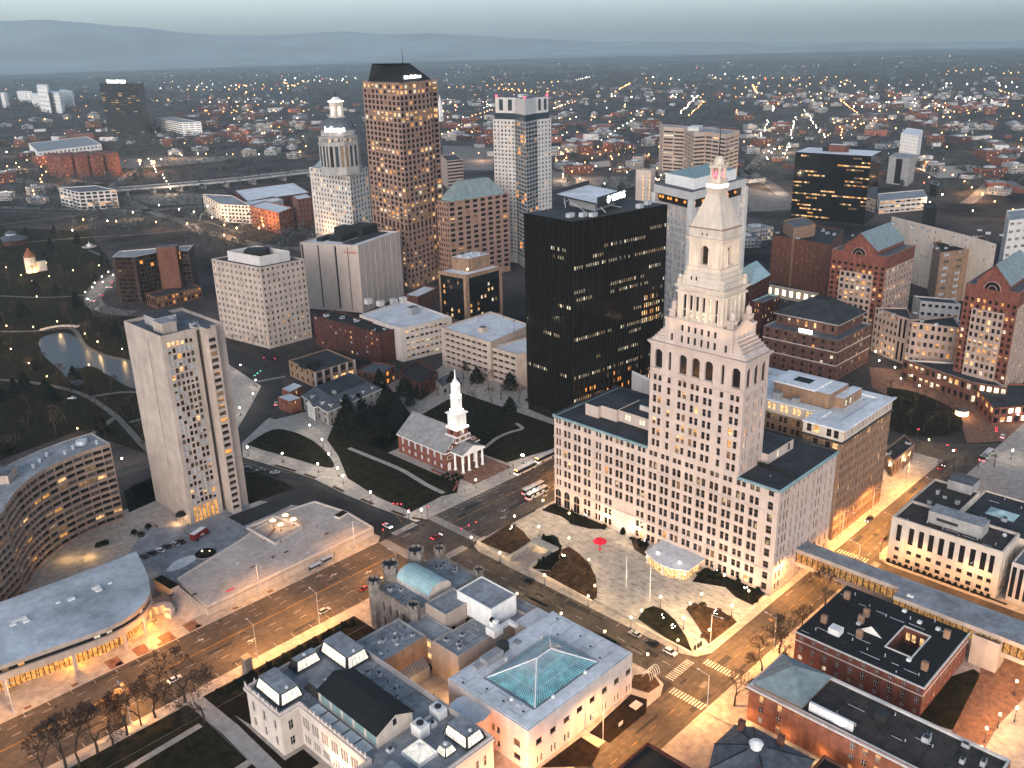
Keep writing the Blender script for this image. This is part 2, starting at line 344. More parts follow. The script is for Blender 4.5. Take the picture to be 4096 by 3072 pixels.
    def seams(s, x0, x1, y0, y1, z, n=5, seed=1, m='roof_black'):
        r = random.Random(seed)
        for i in range(n):      # membrane laps, conduits and drains lying on a flat roof
            b = s.p(f'roof_pipe#{seed}_{i}'); y = y0+(y1-y0)*(i+.5)/n; b.box(x0, x1, y, y+.09, z, z+.03, m)
            xa = r.uniform(x0, x1); b.tube((xa, y, z+.15), (xa, min(y1, y+r.uniform(2, 6)), z+.15), .09, .09, 'metal_pale', 4)
            b.cyl(r.uniform(x0, x1), y+.8, .35, .35, z, z+.12, 'metal_dark', 8)
            xv = r.uniform(x0, x1); b.cyl(xv, y-.6, .16, .16, z, z+r.uniform(.5, 1.2), 'metal_pale', 6)
    def done(s):
        for k, b in s.parts.items(): b.build(k.split('#')[0], s.root, s.o)
        W = sorted(s.wins, key=lambda w: -(w[2]*w[3])/max(1,(Vector(w[0])-CAM).length_squared) )
        rest = MB()
        for i, (c, d, w, h, var, rl) in enumerate(W):
            if i < s.cap:
                o = bpy.data.objects.new(s.wname, pane_mesh(w, h, var, rl, s.frame)); COL.objects.link(o); o.parent = s.root
                o.location = (c[0]-s.o[0], c[1]-s.o[1], c[2]-s.o[2]); o.rotation_euler = (0,0,math.atan2(d[1], d[0]))
            else: pane_into(rest, c, d, w, h, var, rl, s.frame)
        o = rest.build(s.wname, s.root, s.o)
        if o: o['kind'] = 'stuff'
        return s.root
def bx(x0, x1, y0, y1): return [(x0,y1),(x0,y0),(x1,y0),(x1,y1)]     # edge 0 = face towards -X, edge 1 = face towards -Y
def block(name, label, rect, h, wall, roof, L=None, Rr=None, cat='building', par=.9, cop=None, units=0, seed=1, rail='', frame='metal_dark', depth=.3, z0=0, group=None, more=None, keep=False):
    poly = bx(*rect) if not hasattr(rect[0], '__len__') else rect
    b = Bld(name, label, cat, poly[1], group); b.rail = rail; b.frame = frame; b.depth = depth
    f = {}
    if L: f[0] = L
    if Rr: f[1] = Rr
    if more: f.update(more)
    b.shell(poly, z0, h, f, wall, roof, par, cop)
    if units:
        xs = [p[0] for p in poly]; ys = [p[1] for p in poly]
        b.units(min(xs)+3, max(xs)-3, min(ys)+3, max(ys)-3, h-par, units, seed)
    if keep: return b
    return b.done()
def wordmark(txt, loc, d, size, matname, parent=None, depth=.08, name='lettering', off=(0,0,0), tilt=0.0):
    cu = bpy.data.curves.new(name, 'FONT'); cu.body = txt; cu.size = size; cu.extrude = depth; cu.align_x = 'CENTER'; cu.align_y = 'CENTER'
    cu.materials.append(MATS[matname])
    tmp = bpy.data.objects.new('tmp', cu); COL.objects.link(tmp); bpy.context.view_layer.update()
    me = bpy.data.meshes.new_from_object(tmp.evaluated_get(bpy.context.evaluated_depsgraph_get())); bpy.data.objects.remove(tmp); bpy.data.curves.remove(cu)
    me.materials.clear(); me.materials.append(MATS[matname])
    o = bpy.data.objects.new(name, me); COL.objects.link(o)
    o.rotation_euler = (math.pi/2-tilt, 0, math.atan2(d[1], d[0])); o.location = [loc[i]-off[i] for i in range(3)]
    if parent: o.parent = parent
    return o
# ------------------------------------------------------------------ the stepped stone tower
def build_tower():
    B = Bld('stone_tower', 'pink stone tower with pyramid roof, red lit cupola and two dark roofed wings', 'tower', (0, 0))
    B.depth = .42; B.rail = 'h'; B.frame = 'granite_brown'
    LY, DX, HW = 101.6, 41.6, 41.0
    rnd2 = random.Random(3)
    # --- long front (towards -X); a runs from the left end (y=LY) to the right corner (y=0)
    pairs = [99.3, 94.6, 89.3, 84.0] + [None] + [73.1, 67.9, 62.7, 57.4, 52.0, 46.7, 41.4, 36.1, 30.8, 25.4, 20.0, 14.6, 9.2]
    cols = []
    def pair(y, w=1.58, g=.5): a = LY-y; cols.append((a-g/2-w, a-g/2)); cols.append((a+g/2, a+g/2+w))
    for y in pairs:
        if y is None: pair(78.3, 1.15, .5)
        elif y > 96: pair(y, 1.05, .45)
        else: pair(y)
    cols.append((LY-3.0-1.05, LY-3.0+1.05))
    lit = litfn(.06, seed=21, lits=('lit_warm','lit_dim','lit_amber','lit_dim'), dark=('glass_dark','glass_dark','glass_brown','glass_dark'))
    tops = [4.5+4.5*k for k in range(9)]
    F0, F1 = (0, LY), (0, 0)
    # blank lit panel above the side entrance between columns near y=63..73, low three rows
    def skip(ci, ri): 
        a = (cols[ci][0]+cols[ci][1])/2; y = LY-a
        return ri < 3 and 59.5 < y < 70.5
    rows = [(1.5, 4.3), (5.9, 8.7), (10.4, 13.0)] + [(t-3.1, t) for t in tops[3:7]]
    B.fac(F0, F1, 0, 31.7, cols, rows, lit=lit, wall='pink_stone', skip=skip, reveal='pink_stone_dark')
    B.fac(F0, F1, 31.7, 36.9, cols, [(33.1, 36.2)], lit=lit, wall='pink_stone', arch=.55, reveal='pink_stone_dark')
    B.fac(F0, F1, 36.9, HW, cols, [(38.3, 40.3)], lit=lit, wall='pink_stone', reveal='pink_stone_dark')
    # tall arched ground windows at the far left end stand proud of the plain rows
    for y in (99.4, 94.6, 89.3):
        g = B.p(f'arched_window_bay#{y}')
        g.box(-.22, .0, y-2.1, y+2.1, .6, 9.3, 'pink_stone')
        v = [(-.235, y-1.5, .8), (-.235, y+1.5, .8)] + [(-.235, y+1.5*math.cos(t*math.pi/8), 6.9+1.6*math.sin(t*math.pi/8)) for t in range(9)]
        g.add(v[::-1], (tuple(range(len(v))),), 'glass_dark')
        g.box(-.30, -.22, y-1.5, y+1.5, 4.6, 5.3, 'granite_brown'); g.box(-.29, -.22, y-.06, y+.06, .8, 8.4, 'granite_brown')
    # right end (towards -Y)
    sc = []
    for c, kind in ((2.3,1),(5.9,2),(10.6,1),(14.2,1),(17.3,1),(20.4,1),(25.2,1),(29.6,2),(34.6,1),(38.9,1)):
        if kind == 1: sc.append((c-.62, c+.62))
        else: sc += [(c-1.75, c-.25), (c+.25, c+1.75)]
    P0, P1 = (0, 0), (DX, 0)
    B.fac(P0, P1, 0, 31.7, sc, rows, lit=lit, wall='pink_stone', reveal='pink_stone_dark')
    B.fac(P0, P1, 31.7, 36.9, sc, [(33.1, 36.2)], lit=lit, wall='pink_stone', reveal='pink_stone_dark')
    B.fac(P0, P1, 36.9, HW, sc, [(38.3, 40.3)], lit=lit, wall='pink_stone', reveal='pink_stone_dark')
    w = B.p('wall')
    w.quad((DX,0,0),(DX,LY,0),(DX,LY,HW),(DX,0,HW),'pink_stone'); w.quad((DX,LY,0),(0,LY,0),(0,LY,HW),(DX,LY,HW),'pink_stone')
    # vertical pilaster strips and belt courses on the front
    t = B.p('stone_trim')
    for z in (9.5, 31.9):
        t.box(-.28, 0, -.28, LY+.28, z, z+.45, 'pink_stone'); t.box(0, DX, -.28, 0, z, z+.45, 'pink_stone')
    for y in (97.0, 92.0, 86.6, 81.0, 75.7, 70.5, 65.3, 60.0, 54.7, 49.3, 44.0, 38.7, 33.4, 28.1, 22.7, 17.3, 11.9, 5.6): t.box(-.16, 0, y-.42, y+.42, 9.95, 31.9, 'pink_stone')
    t.box(-.12, 0, 59.9, 70.4, .0, 9.4, 'concrete_pale')
    t.box(-.5, 0, 97.2, 101.6, 18.1, 19.0, 'pink_stone')
    # copper cornices of both wings
    c = B.p('cornice')
    cn = 0
    def cornice(pts, z):
        for (a, b_) in zip(pts, pts[1:]):
            nonlocal cn; cn += 1; c = B.p(f'cornice#{cn}')
            x0, x1 = min(a[0], b_[0]), max(a[0], b_[0]); y0, y1 = min(a[1], b_[1]), max(a[1], b_[1])
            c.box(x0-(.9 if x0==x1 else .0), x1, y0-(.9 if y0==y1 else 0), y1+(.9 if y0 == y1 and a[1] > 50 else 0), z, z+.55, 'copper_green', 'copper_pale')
            n = int(max(x1-x0, y1-y0)/.9)
            for i in range(n):
                f = (i+.5)/n
                if x0 == x1: c.box(x0-.6, x0-.003, y0+(y1-y0)*f-.2, y0+(y1-y0)*f+.2, z-.5, z-.003, 'copper_green')
                elif a[1] < 50: c.box(x0+(x1-x0)*f-.2, x0+(x1-x0)*f+.2, y0-.6, y0-.003, z-.5, z-.003, 'copper_green')
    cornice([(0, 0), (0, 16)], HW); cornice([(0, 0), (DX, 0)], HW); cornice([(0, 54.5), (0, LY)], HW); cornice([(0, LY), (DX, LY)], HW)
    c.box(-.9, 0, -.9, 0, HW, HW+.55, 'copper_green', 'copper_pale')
    r = B.p('roof')
    def flat(x0, x1, y0, y1, z, mt): r = B.p(f'roof#{x0}{y0}'); r.quad((x0,y0,z),(x1,y0,z),(x1,y1,z),(x0,y1,z), mt)
    flat(0, DX, 0, 16, HW+.3, 'roof_dark'); flat(15.6, DX, 16, 54.5, HW+.3, 'roof_dark'); flat(0, DX, 54.5, LY, HW+.3, 'roof_dark')
    pa = B.p('parapet')
    for q in ((41.0, DX, 0, LY), (0, DX, LY-.6, LY)): pa.box(*q, HW+.3, HW+1.3, 'roof_dark')
    pa.box(12.5, 13.2, .5, 15.8, HW+.3, HW+1.7, 'roof_black')
    # pink penthouses on the wings
    ph = B.p('penthouse')
    pr = B.p('penthouse#r'); pr.box(15.6, 34, 13.5, 30, HW+.3, 45.2, 'pink_stone', 'roof_dark'); ph.box(12.5, 30, 55, 78, HW+.3, 46.0, 'pink_stone', 'roof_dark')
    ph.box(11.0, 26, 78, 86, HW+.3, 46.4, 'pink_stone', 'roof_dark'); ph.box(9.0, 24, 86, 92.5, HW+.3, 46.2, 'pink_stone', 'roof_dark')
    ph.box(18, 19, 57, 72, 46, 48, 'concrete_pale', 'roof_grey'); ph.box(14.5, 20, 57, 61, 46, 48.4, 'pink_stone', 'roof_dark')
    for y in (58.5, 66.5, 73.5):
        for s in (-.75, .75): ph.quad((12.48, y+s+.6, 42.6),(12.48, y+s-.6, 42.6),(12.48, y+s-.6, 45.0),(12.48, y+s+.6, 45.0), 'lit_white')
    pr.quad((22, 13.48, 42),(23.2, 13.48, 42),(23.2, 13.48, 44.4),(22, 13.48, 44.4), 'lit_white'); pr.quad((30, 13.48, 42),(31.2, 13.48, 42),(31.2, 13.48, 44.6),(30, 13.48, 44.6), 'glass_dark')
    for x, y, a, b_, h in ((31,88,3,3,1.2),(34,80,4,2,1),(27,96,2,6,.8),(24,68,2,2,1.4),(36,70,5,3,1.2),(20,63,1.2,1.2,.9),(8,8,.6,.6,.5)): B.p(f'roof_unit#{x}').box(x-a/2, x+a/2, y-b_/2, y+b_/2, HW+.3, HW+.3+h, 'roof_mid')
    B.p('roof_unit#ball').ball((13.7,62.6,49.3), .7, 'white_paint')
    # --- shaft
    X1, Y0, Y1, ZS = 15.6, 16.0, 54.5, 83.0; D = Y1-Y0
    fc = []
    for c0, k in ((3.3,2),(8.3,1),(13.9,2),(19.2,2),(24.5,2),(30.0,1),(35.2,2)):
        fc += [(c0-.72, c0+.72)] if k == 1 else [(c0-1.78, c0-.33), (c0+.33, c0+1.78)]
    lit2 = litfn(.3, seed=4, lits=('lit_warm','lit_amber','lit_dim','lit_warm','lit_amber'), rows={0:.05,1:.3,2:.5,3:.2,4:.4,5:.1,6:.0})
    srow = [(42.6+4.35*k, 45.35+4.35*k) for k in range(7)]
    S0, S1 = (0, Y1), (0, Y0); Q0, Q1 = (0, Y0), (X1, Y0)
    sr = [(3.2-1.2, 3.2-.2), (3.2+.2, 3.2+1.2), (8.1-1.2, 8.1-.2), (8.1+.2, 8.1+1.2)]; sr = sr + [(12.2, 13.4)]
    for a, b_, cc in ((S0, S1, fc), (Q0, Q1, sr)):
        B.fac(a, b_, HW, 72.2, cc, srow, lit=lit2, wall='pink_stone', reveal='pink_stone_dark')
    ac = [(1.9, 5.1), (7.7, 8.9), (12.3, 15.5), (17.6, 20.8), (22.9, 26.1), (29.4, 30.6), (33.6, 36.8)]
    dk = lambda *a: 'glass_dark'
    B.fac(S0, S1, 72.2, ZS, ac, [(73.6, 80.6)], lit=dk, wall='pink_stone', arch=True, depth=.8, reveal='pink_stone_dark', rail='')
    B.fac(Q0, Q1, 72.2, ZS, [(1.4, 4.4), (6.3, 9.3), (11.2, 14.2)], [(73.6, 80.6)], lit=dk, wall='pink_stone', arch=True, depth=.8, reveal='pink_stone_dark', rail='')
    w.quad((X1,Y0,HW),(X1,Y1,HW),(X1,Y1,ZS),(X1,Y0,ZS),'pink_stone'); w.quad((X1,Y1,HW),(0,Y1,HW),(0,Y1,ZS),(X1,Y1,ZS),'pink_stone')
    for z, e, h in ((71.0,.3,.5), (82.2,.35,.5), (82.7,.7,.5), (83.2,1.0,.45)): t.box(-e, X1+e, Y0-e, Y1+e, z, z+h, 'pink_stone')
    for y in (52.2-.3, 46.2, 40.6, 35.2, 30.0, 24.4, 18.4):     # small balconies under the arches
        if y in (46.2, 24.4): continue
        t.box(-.75, 0, y-1.9, y+1.9, 72.6, 73.5, 'pink_stone')
    w.quad((0,Y0,ZS+.64),(X1,Y0,ZS+.64),(X1,Y1,ZS+.64),(0,Y1,ZS+.64),'roof_white')
    # stepped ends
    st = B.p('stepped_shoulder')
    for i in range(6):
        e = .9*i+.3
        st.box(.4+.30*i, X1-.4-.30*i, Y0+e, Y1-e, 83.65+1.0*i, 83.65+1.0*(i+1), 'pink_stone', 'roof_white' if i in (0, 5) else 'pink_stone')
    # middle block with two small window rows
    m0, m1, mx0, mx1, mz = 21.6, 48.8, .15, 15.0, 93.0
    mc = [(c0-.5, c0+.5) for c0 in (3.0, 7.2, 9.85, 12.5, 15.15, 17.8, 20.45, 24.8)]
    B.fac((mx0, m1), (mx0, m0), 83.6, mz, mc, [(85.0, 87.6), (89.2, 91.4)], lit=dk, wall='pink_stone', skip=lambda c_, r_: r_ == 1 and c_ in (0, 7), rail='')
    B.fac((mx0, m0), (mx1, m0), 83.6, mz, [(4.2,5.1),(6.9,7.8),(9.6,10.5)], [(88.2, 90.6)], lit=dk, wall='pink_stone', rail='')
    w.quad((mx1,m0,83.6),(mx1,m1,83.6),(mx1,m1,mz),(mx1,m0,mz),'pink_stone'); w.quad((mx1,m1,83.6),(mx0,m1,83.6),(mx0,m1,mz),(mx1,m1,mz),'pink_stone')
    r.quad((mx0,m0,mz-.8),(mx1,m0,mz-.8),(mx1,m1,mz-.8),(mx0,m1,mz-.8),'roof_black')
    for q in ((mx0-.2,mx1+.2,m0-.2,m0+.5),(mx0-.2,mx1+.2,m1-.5,m1+.2),(mx0-.2,mx0+.3,m0+.5,m1-.5),(mx1-.3,mx1+.2,m0+.5,m1-.5)): t.box(*q, mz-.5, mz+.2, 'pink_stone')
    for yy, sg in ((m0-.25, 1), (m1+.25, -1)):      # pediments on the ends
        a, b_ = (3.0, yy), (12.2, yy); v = [(3.0,yy,mz+.2),(12.2,yy,mz+.2),(7.6,yy,mz+2.5),(3.0,yy+sg*.8,mz+.2),(12.2,yy+sg*.8,mz+.2),(7.6,yy+sg*.8,mz+2.5)]
        t.add(v, ((0,1,2),(3,5,4),(0,2,5,3),(1,4,5,2)), 'pink_stone')
    for x in (2.6, 12.8):
        for y in (m0+2.0, m1-2.0):
            tu = B.p(f'corner_turret#{x}{y}')
            tu.box(x-1.3, x+1.3, y-1.3, y+1.3, mz-.4, mz+2.6, 'pink_stone'); tu.box(x-1.5, x+1.5, y-1.5, y+1.5, mz+2.6, mz+3.0, 'pink_stone')
            tu.cyl(x, y, 1.15, 1.0, mz+3.0, mz+4.6, 'pink_stone', 8); tu.ball((x, y, mz+4.6), 1.05, 'pink_stone', 8, 4, 1.3, True); tu.cyl(x, y, .15, .05, mz+5.8, mz+7.2, 'pink_stone', 5)
            for dx in (-.45, .45): tu.quad((x+dx-.2, y-1.305, mz+.3),(x+dx+.2, y-1.305, mz+.3),(x+dx+.2, y-1.305, mz+1.8),(x+dx-.2, y-1.305, mz+1.8),'glass_dark')
    # column stage
    cy, cx = 35.3, 7.8
    hx, hy, z0, z1 = 6.9, 9.1, 92.2, 105.2
    cf = [(2.25+2.55*i-.0, 2.25+2.55*i+1.25) for i in range(6)]
    lit3 = lambda ci, ri, n, m_: ('lit_white' if (ri == 0 and ci in (1,2,3,4)) or (ri == 1 and ci == 4) else 'glass_dark')
    B.fac((cx-hx, cy+hy), (cx-hx, cy-hy), z0, z1, cf, [(94.2, 96.9), (97.1, 102.2)], lit=lit3, wall='cream_stone', depth=.7, rail='')
    B.fac((cx-hx, cy-hy), (cx+hx, cy-hy), z0, z1, [(2.2,3.3),(4.9,6.0),(7.6,8.7),(10.3,11.4)], [(94.2, 102.2)], lit=dk, wall='cream_stone', depth=.7, rail='')
    w.quad((cx+hx,cy-hy,z0),(cx+hx,cy+hy,z0),(cx+hx,cy+hy,z1),(cx+hx,cy-hy,z1),'cream_stone'); w.quad((cx+hx,cy+hy,z0),(cx-hx,cy+hy,z0),(cx-hx,cy+hy,z1),(cx+hx,cy+hy,z1),'cream_stone')
    for i in range(7): B.p(f'column#{i}').cyl(cx-hx-.25, cy+hy-1.6-2.5*i, .42, .36, 93.6, 102.8, 'cream_stone', 8)
    for i in range(5): B.p(f'column#r{i}').cyl(cx-hx+1.5+2.7*i, cy-hy-.25, .42, .36, 93.6, 102.8, 'cream_stone', 8)
    for z, e, h in ((93.0,.5,.6),(102.8,.55,.7),(104.4,.3,.4),(104.8,.8,.45),(105.25,1.1,.45)): t.box(cx-hx-e, cx+hx+e, cy-hy-e, cy+hy+e, z, z+h, 'cream_stone')
    for i in range(6):
        yy = cy+hy-2.85-2.5*i; t.cyl(cx-hx-.02, yy, .6, .6, 103.5, 103.9, 'cream_stone', 8)
    # parapet, urns, upper stages
    t.box(cx-6.9, cx+6.9, cy-8.2, cy+8.2, 105.7, 107.4, 'cream_stone')
    for sx in (-1, 1):
        for sy in (-1, 1): 
            t.box(cx+sx*6.9-.7, cx+sx*6.9+.7, cy+sy*8.4-.7, cy+sy*8.4+.7, 105.7, 107.8, 'cream_stone'); t.ball((cx+sx*6.9, cy+sy*8.4, 108.4), .8, 'cream_stone', 8, 5)
    for i, (a, b_, za, zb) in enumerate(((6.6,7.6,107.4,109.0),(6.3,7.1,109.0,110.6),(6.0,6.7,110.6,112.2))): t.box(cx-a, cx+a, cy-b_, cy+b_, za, zb, 'cream_stone')
    for y in (cy+4.2, cy+2.2): t.quad((cx-6.62, y+.3, 107.6),(cx-6.62, y-.3, 107.6),(cx-6.62, y-.3, 108.9),(cx-6.62, y+.3, 108.9), 'glass_dark')
    bf = B.p('belfry'); bx_, by_, bz0, bz1 = 5.6, 6.2, 112.2, 122.2
    for a, b_, L in (((cx-bx_, cy+by_), (cx-bx_, cy-by_), 2*by_), ((cx-bx_, cy-by_), (cx+bx_, cy-by_), 2*bx_)):
        B.fac(a, b_, bz0, bz1, [(L/2-1.45, L/2+1.45)], [(113.2, 119.6)], lit=lambda *q: 'glass_brown', wall='cream_stone', part='belfry', arch=True, depth=1.3, rail='')
    bf.quad((cx+bx_,cy-by_,bz0),(cx+bx_,cy+by_,bz0),(cx+bx_,cy+by_,bz1),(cx+bx_,cy-by_,bz1),'cream_stone'); bf.quad((cx+bx_,cy+by_,bz0),(cx-bx_,cy+by_,bz0),(cx-bx_,cy+by_,bz1),(cx+bx_,cy+by_,bz1),'cream_stone')
    for s in (-1, 1):
        for o in (2.6, 3.5, 5.5): bf.box(cx-bx_-.35, cx-bx_, cy+s*o-.38, cy+s*o+.38, 112.4, 121.0, 'cream_stone')
        for o in (2.5, 3.3, 5.0): bf.box(cx+s*o-.38, cx+s*o+.38, cy-by_-.35, cy-by_, 112.4, 121.0, 'cream_stone')
        bf.box(cx-bx_-.35, cx-bx_, cy+s*1.75-.25, cy+s*1.75+.25, 113.2, 118.2, 'cream_stone'); bf.box(cx+s*1.75-.25, cx+s*1.75+.25, cy-by_-.35, cy-by_, 113.2, 118.2, 'cream_stone')
    for i in range(7): bf.box(cx-bx_-.5, cx-bx_-.3, cy-1.4+.45*i-.1, cy-1.4+.45*i+.1, 112.2, 113.1, 'cream_stone')
    bf.box(cx-bx_-.55, cx-bx_-.25, cy-1.8, cy+1.8, 113.1, 113.3, 'cream_stone')
    for z, e, h in ((121.0,.35,.5),(121.5,.8,.45),(121.95,1.1,.4),(122.35,.2,2.9)): t.box(cx-bx_-e, cx+bx_+e, cy-by_-e, cy+by_+e, z, z+h, 'cream_stone')
    for y in (cy+1.2, cy-.6): t.quad((cx-bx_-.205, y+.25, 123.1),(cx-bx_-.205, y-.25, 123.1),(cx-bx_-.205, y-.25, 123.9),(cx-bx_-.205, y+.25, 123.9), 'glass_dark')
    t.box(cx-bx_-.5, cx+bx_+.5, cy-by_-.5, cy+by_+.5, 125.25, 125.6, 'granite_brown')
    # pyramid roof
    py = B.p('pyramid_roof'); k = 12
    for i in range(k):
        f0, f1 = i/k, (i+1)/k; g0 = [(5.6-3.35*f, 6.1-3.75*f) for f in (f0, f1)]
        p0 = [(cx+sx*(g0[0][0]), cy+sy*g0[0][1]) for sx, sy in ((-1,-1),(1,-1),(1,1),(-1,1))]; p1 = [(cx+sx*(g0[1][0]+.06), cy+sy*(g0[1][1]+.06)) for sx, sy in ((-1,-1),(1,-1),(1,1),(-1,1))]
        py.frus(p0, 125.6+10.5*f0, p1, 125.6+10.5*f1, 'cream_stone')
    cu = B.p('cupola')
    cu.box(cx-2.35, cx+2.35, cy-2.45, cy+2.45, 136.1, 138.0, 'cream_stone')
    for i in range(6):
        o = -2.0+.8*i
        cu.box(cx-2.6, cx-2.35, cy+o-.18, cy+o+.18, 136.4, 138.0, 'cream_stone'); cu.box(cx+o-.18, cx+o+.18, cy-2.7, cy-2.45, 136.4, 138.0, 'cream_stone')
    cu.box(cx-2.8, cx+2.8, cy-2.9, cy+2.9, 138.0, 138.35, 'cream_stone')
    lb = B.p('lit_band'); lb.box(cx-2.45, cx+2.45, cy-2.55, cy+2.55, 138.35, 139.5, 'glow_sign')
    cu.box(cx-2.3, cx+2.3, cy-2.4, cy+2.4, 139.5, 141.2, 'cream_stone'); cu.box(cx-2.5, cx+2.5, cy-2.6, cy+2.6, 139.5, 139.8, 'cream_stone')
    for sx in (-1, 1):
        for sy in (-1, 1): cu.box(cx+sx*1.45-.42, cx+sx*1.45+.42, cy+sy*1.5-.42, cy+sy*1.5+.42, 141.2, 145.0, 'cream_stone')
    cu.box(cx-2.1, cx+2.1, cy-2.2, cy+2.2, 144.6, 145.5, 'cream_stone')
    for sx in (-1, 1):
        for sy in (-1, 1): cu.ball((cx+sx*1.8, cy+sy*1.9, 145.9), .4, 'cream_stone', 6, 4)
    rl = B.p('red_beacon'); rl.cyl(cx, cy, .5, .5, 141.2, 142.0, 'metal_pale', 8); rl.ball((cx-.9, cy+.3, 142.6), .55, 'glow_red', 8, 5); rl.ball((cx+.6, cy-1.0, 142.6), .5, 'glow_red', 8, 5)
    dm = B.p('dome'); dm.cyl(cx, cy, 1.9, 1.9, 145.5, 146.0, 'cream_stone', 16); dm.ball((cx, cy, 146.0), 1.85, 'cream_stone', 16, 6, 1.35, True); dm.cyl(cx, cy, .5, .3, 148.3, 149.2, 'bronze', 8)
    sp = B.p('spire'); sp.cyl(cx, cy, .2, .09, 149.0, 158.0, 'bronze', 6)
    B.done()
    # floodlights standing on the setbacks
    def flood(x, y, z, tx, ty, tz, W_, ang=70, col=(1.0,.74,.46)):
        l = bpy.data.lights.new('floodlight', 'SPOT'); l.energy = W_*FL; l.spot_size = R(ang); l.spot_blend = .9; l.color = col; l.shadow_soft_size = .6
        o = bpy.data.objects.new('floodlight', l); COL.objects.link(o); o.location = (x, y, z)
        o.rotation_euler = (Vector((x, y, z))-Vector((tx, ty, tz))).to_track_quat('Z', 'Y').to_euler()
    FL = .8
    for y in (24, 31, 40, 47): flood(-5, y, 85, cx-hx, y+(cy-y)*.3, 101, 3800)
    for x in (2, 8, 14): flood(x, 12.5, 85, cx, cy-hy, 101, 3800)
    for y in (30, 40.5): flood(-2.2, y, 107, cx-5.6, cy+(y-cy)*.4, 120, 2000); flood(-1.5, y, 106.5, cx-3, cy, 134, 2600, 50)
    for x in (4.5, 11): flood(x, 24.8, 107, cx+(x-cx)*.4, cy-6.2, 120, 2000); flood(x, 25, 106.5, cx, cy-4, 134, 2600, 50)
build_tower()
# ------------------------------------------------------------------ museum block
def arc(cx, cy, r, a0, a1, n): return [(cx+r*math.cos(R(a0+(a1-a0)*i/n)), cy+r*math.sin(R(a0+(a1-a0)*i/n))) for i in range(n+1)]
NOLIT = lambda *a: 'glass_dark'
# pale stone wing with the hipped glass roof
B = Bld('gallery_building', 'white stone gallery with teal hipped glass roof at the street corner', 'building', (-118.4, 5.2)); B.frame = 'trim_white'; B.depth = .35
P = bx(-118.4, -73.2, 5.2, 37)
B.shell(P, 0, 14, {}, 'white_marble', 'roof_grey', .5, 'roof_white', deck=False)
B.parts.clear()
mx = litfn(.1, seed=3, lits=('lit_orange','lit_dim'))
rect_cols = [(3.0+5.6*i, 5.6+5.6*i) for i in range(8)]
low_cols = []
for i in range(8): low_cols += [(3.2+5.6*i, 4.0+5.6*i), (4.6+5.6*i, 5.4+5.6*i)]
B.fac(P[1], P[2], 0, 6.2, low_cols, [(1.0, 3.6)], lit=litfn(.05, seed=8, lits=('lit_orange',)), wall='white_marble', skip=lambda c, r: c in (6,7))
B.fac(P[1], P[2], 6.2, 14, rect_cols, [(7.0, 9.2)], lit=NOLIT, wall='white_marble')
B.fac(P[0], P[1], 0, 14, [(17.5,18.9),(19.5,20.9),(26.0,28.6)], [(2.0,4.0),(6.6,8.8)], lit=mx, wall='white_marble')
B.fac(P[2], P[3], 0, 14, wall='white_marble'); B.fac(P[3], P[0], 0, 14, wall='white_marble')
r = B.p('roof'); r.quad((-118,5.6,13.5),(-73.6,5.6,13.5),(-73.6,36.6,13.5),(-118,36.6,13.5),'roof_white')
B.deck(P, 14, 'roof_white', .5, 'roof_white', partroof='roof_edge', t=.5); B.parts.pop('roof_edge')
br = B.p('roof_border')
for q in ((-117.8,-111.5,6,36.2),(-82.5,-73.9,6,36.2),(-111.5,-82.5,6,9.6),(-111.5,-82.5,29.8,36.2)): br.box(*q, 13.52, 14.2, 'roof_white')
g = B.p('glass_roof'); zb, zt = 14.2, 19.4
c4 = [(-110.4,10.2),(-83.8,10.2),(-83.8,28.9),(-110.4,28.9)]; ra, rb = (-99.4,19.6,zt), (-93.4,19.6,zt)
g.add([(*c4[0],zb),(*c4[1],zb),(*c4[2],zb),(*c4[3],zb),ra,rb], ((0,1,5,4),(1,2,5),(2,3,4,5),(3,0,4)), 'skylight_teal')
mu = B.p('glazing_bar')
def bars(p, q, a, b, n):
    for i in range(n+1):
        f = i/n; s_ = Vector(p).lerp(Vector(q), f); e_ = Vector(a).lerp(Vector(b), f); mu.tube(s_, e_, .085, .085, 'metal_pale', 4)
def V3(p, z=zb): return (p[0], p[1], z)
bars(V3(c4[0]), V3(c4[3]), ra, ra, 22); bars(V3(c4[0]), V3(c4[1]), ra, rb, 26); bars(V3(c4[1]), V3(c4[2]), rb, rb, 22); bars(V3(c4[3]), V3(c4[2]), ra, rb, 26)
for f in (.33, .66):
    q = [Vector(V3(c4[i])).lerp(Vector((ra, rb, rb, ra)[i]), f) for i in range(4)]
    for i in range(4): mu.tube(q[i], q[(i+1)%4], .09, .09, 'metal_pale', 4)
for i in range(4): mu.tube(V3(c4[i]), (ra, rb, rb, ra)[i], .22, .22, 'white_paint', 5)
mu.tube(ra, rb, .22, .22, 'white_paint', 5)
for x, y in ((-112.6,17),(-104,9.2),(-90,9.4),(-86,30),(-101,30.4)): B.p(f'roof_vent#{x}').cyl(x, y, .55, .5, 13.5, 15.0, 'white_paint', 10)
B.p('roof_unit').box(-113.5,-112,12.5,14.3,14.2,15.2,'metal_pale')
for i,(x,y,a,b_,h) in enumerate(((-104,33.5,7,3,3.0),(-98.5,34.5,3,2.6,3.6),(-109,34.2,3,2,1.6),(-93,33.8,2,2,1.2))): B.p(f'roof_unit#{i+5}').box(x-a/2,x+a/2,y-b_/2,y+b_/2,13.5,13.5+h,'panel_grey' if i != 1 else 'metal_dark')
B.p('canopy').box(-92.5,-90.2,3.9,5.2,2.9,3.2,'trim_white')
B.seams(-117,-112,7,35,14.21,4,21,'roof_mid'); B.seams(-82,-74.5,7,35,14.21,5,22,'roof_mid')
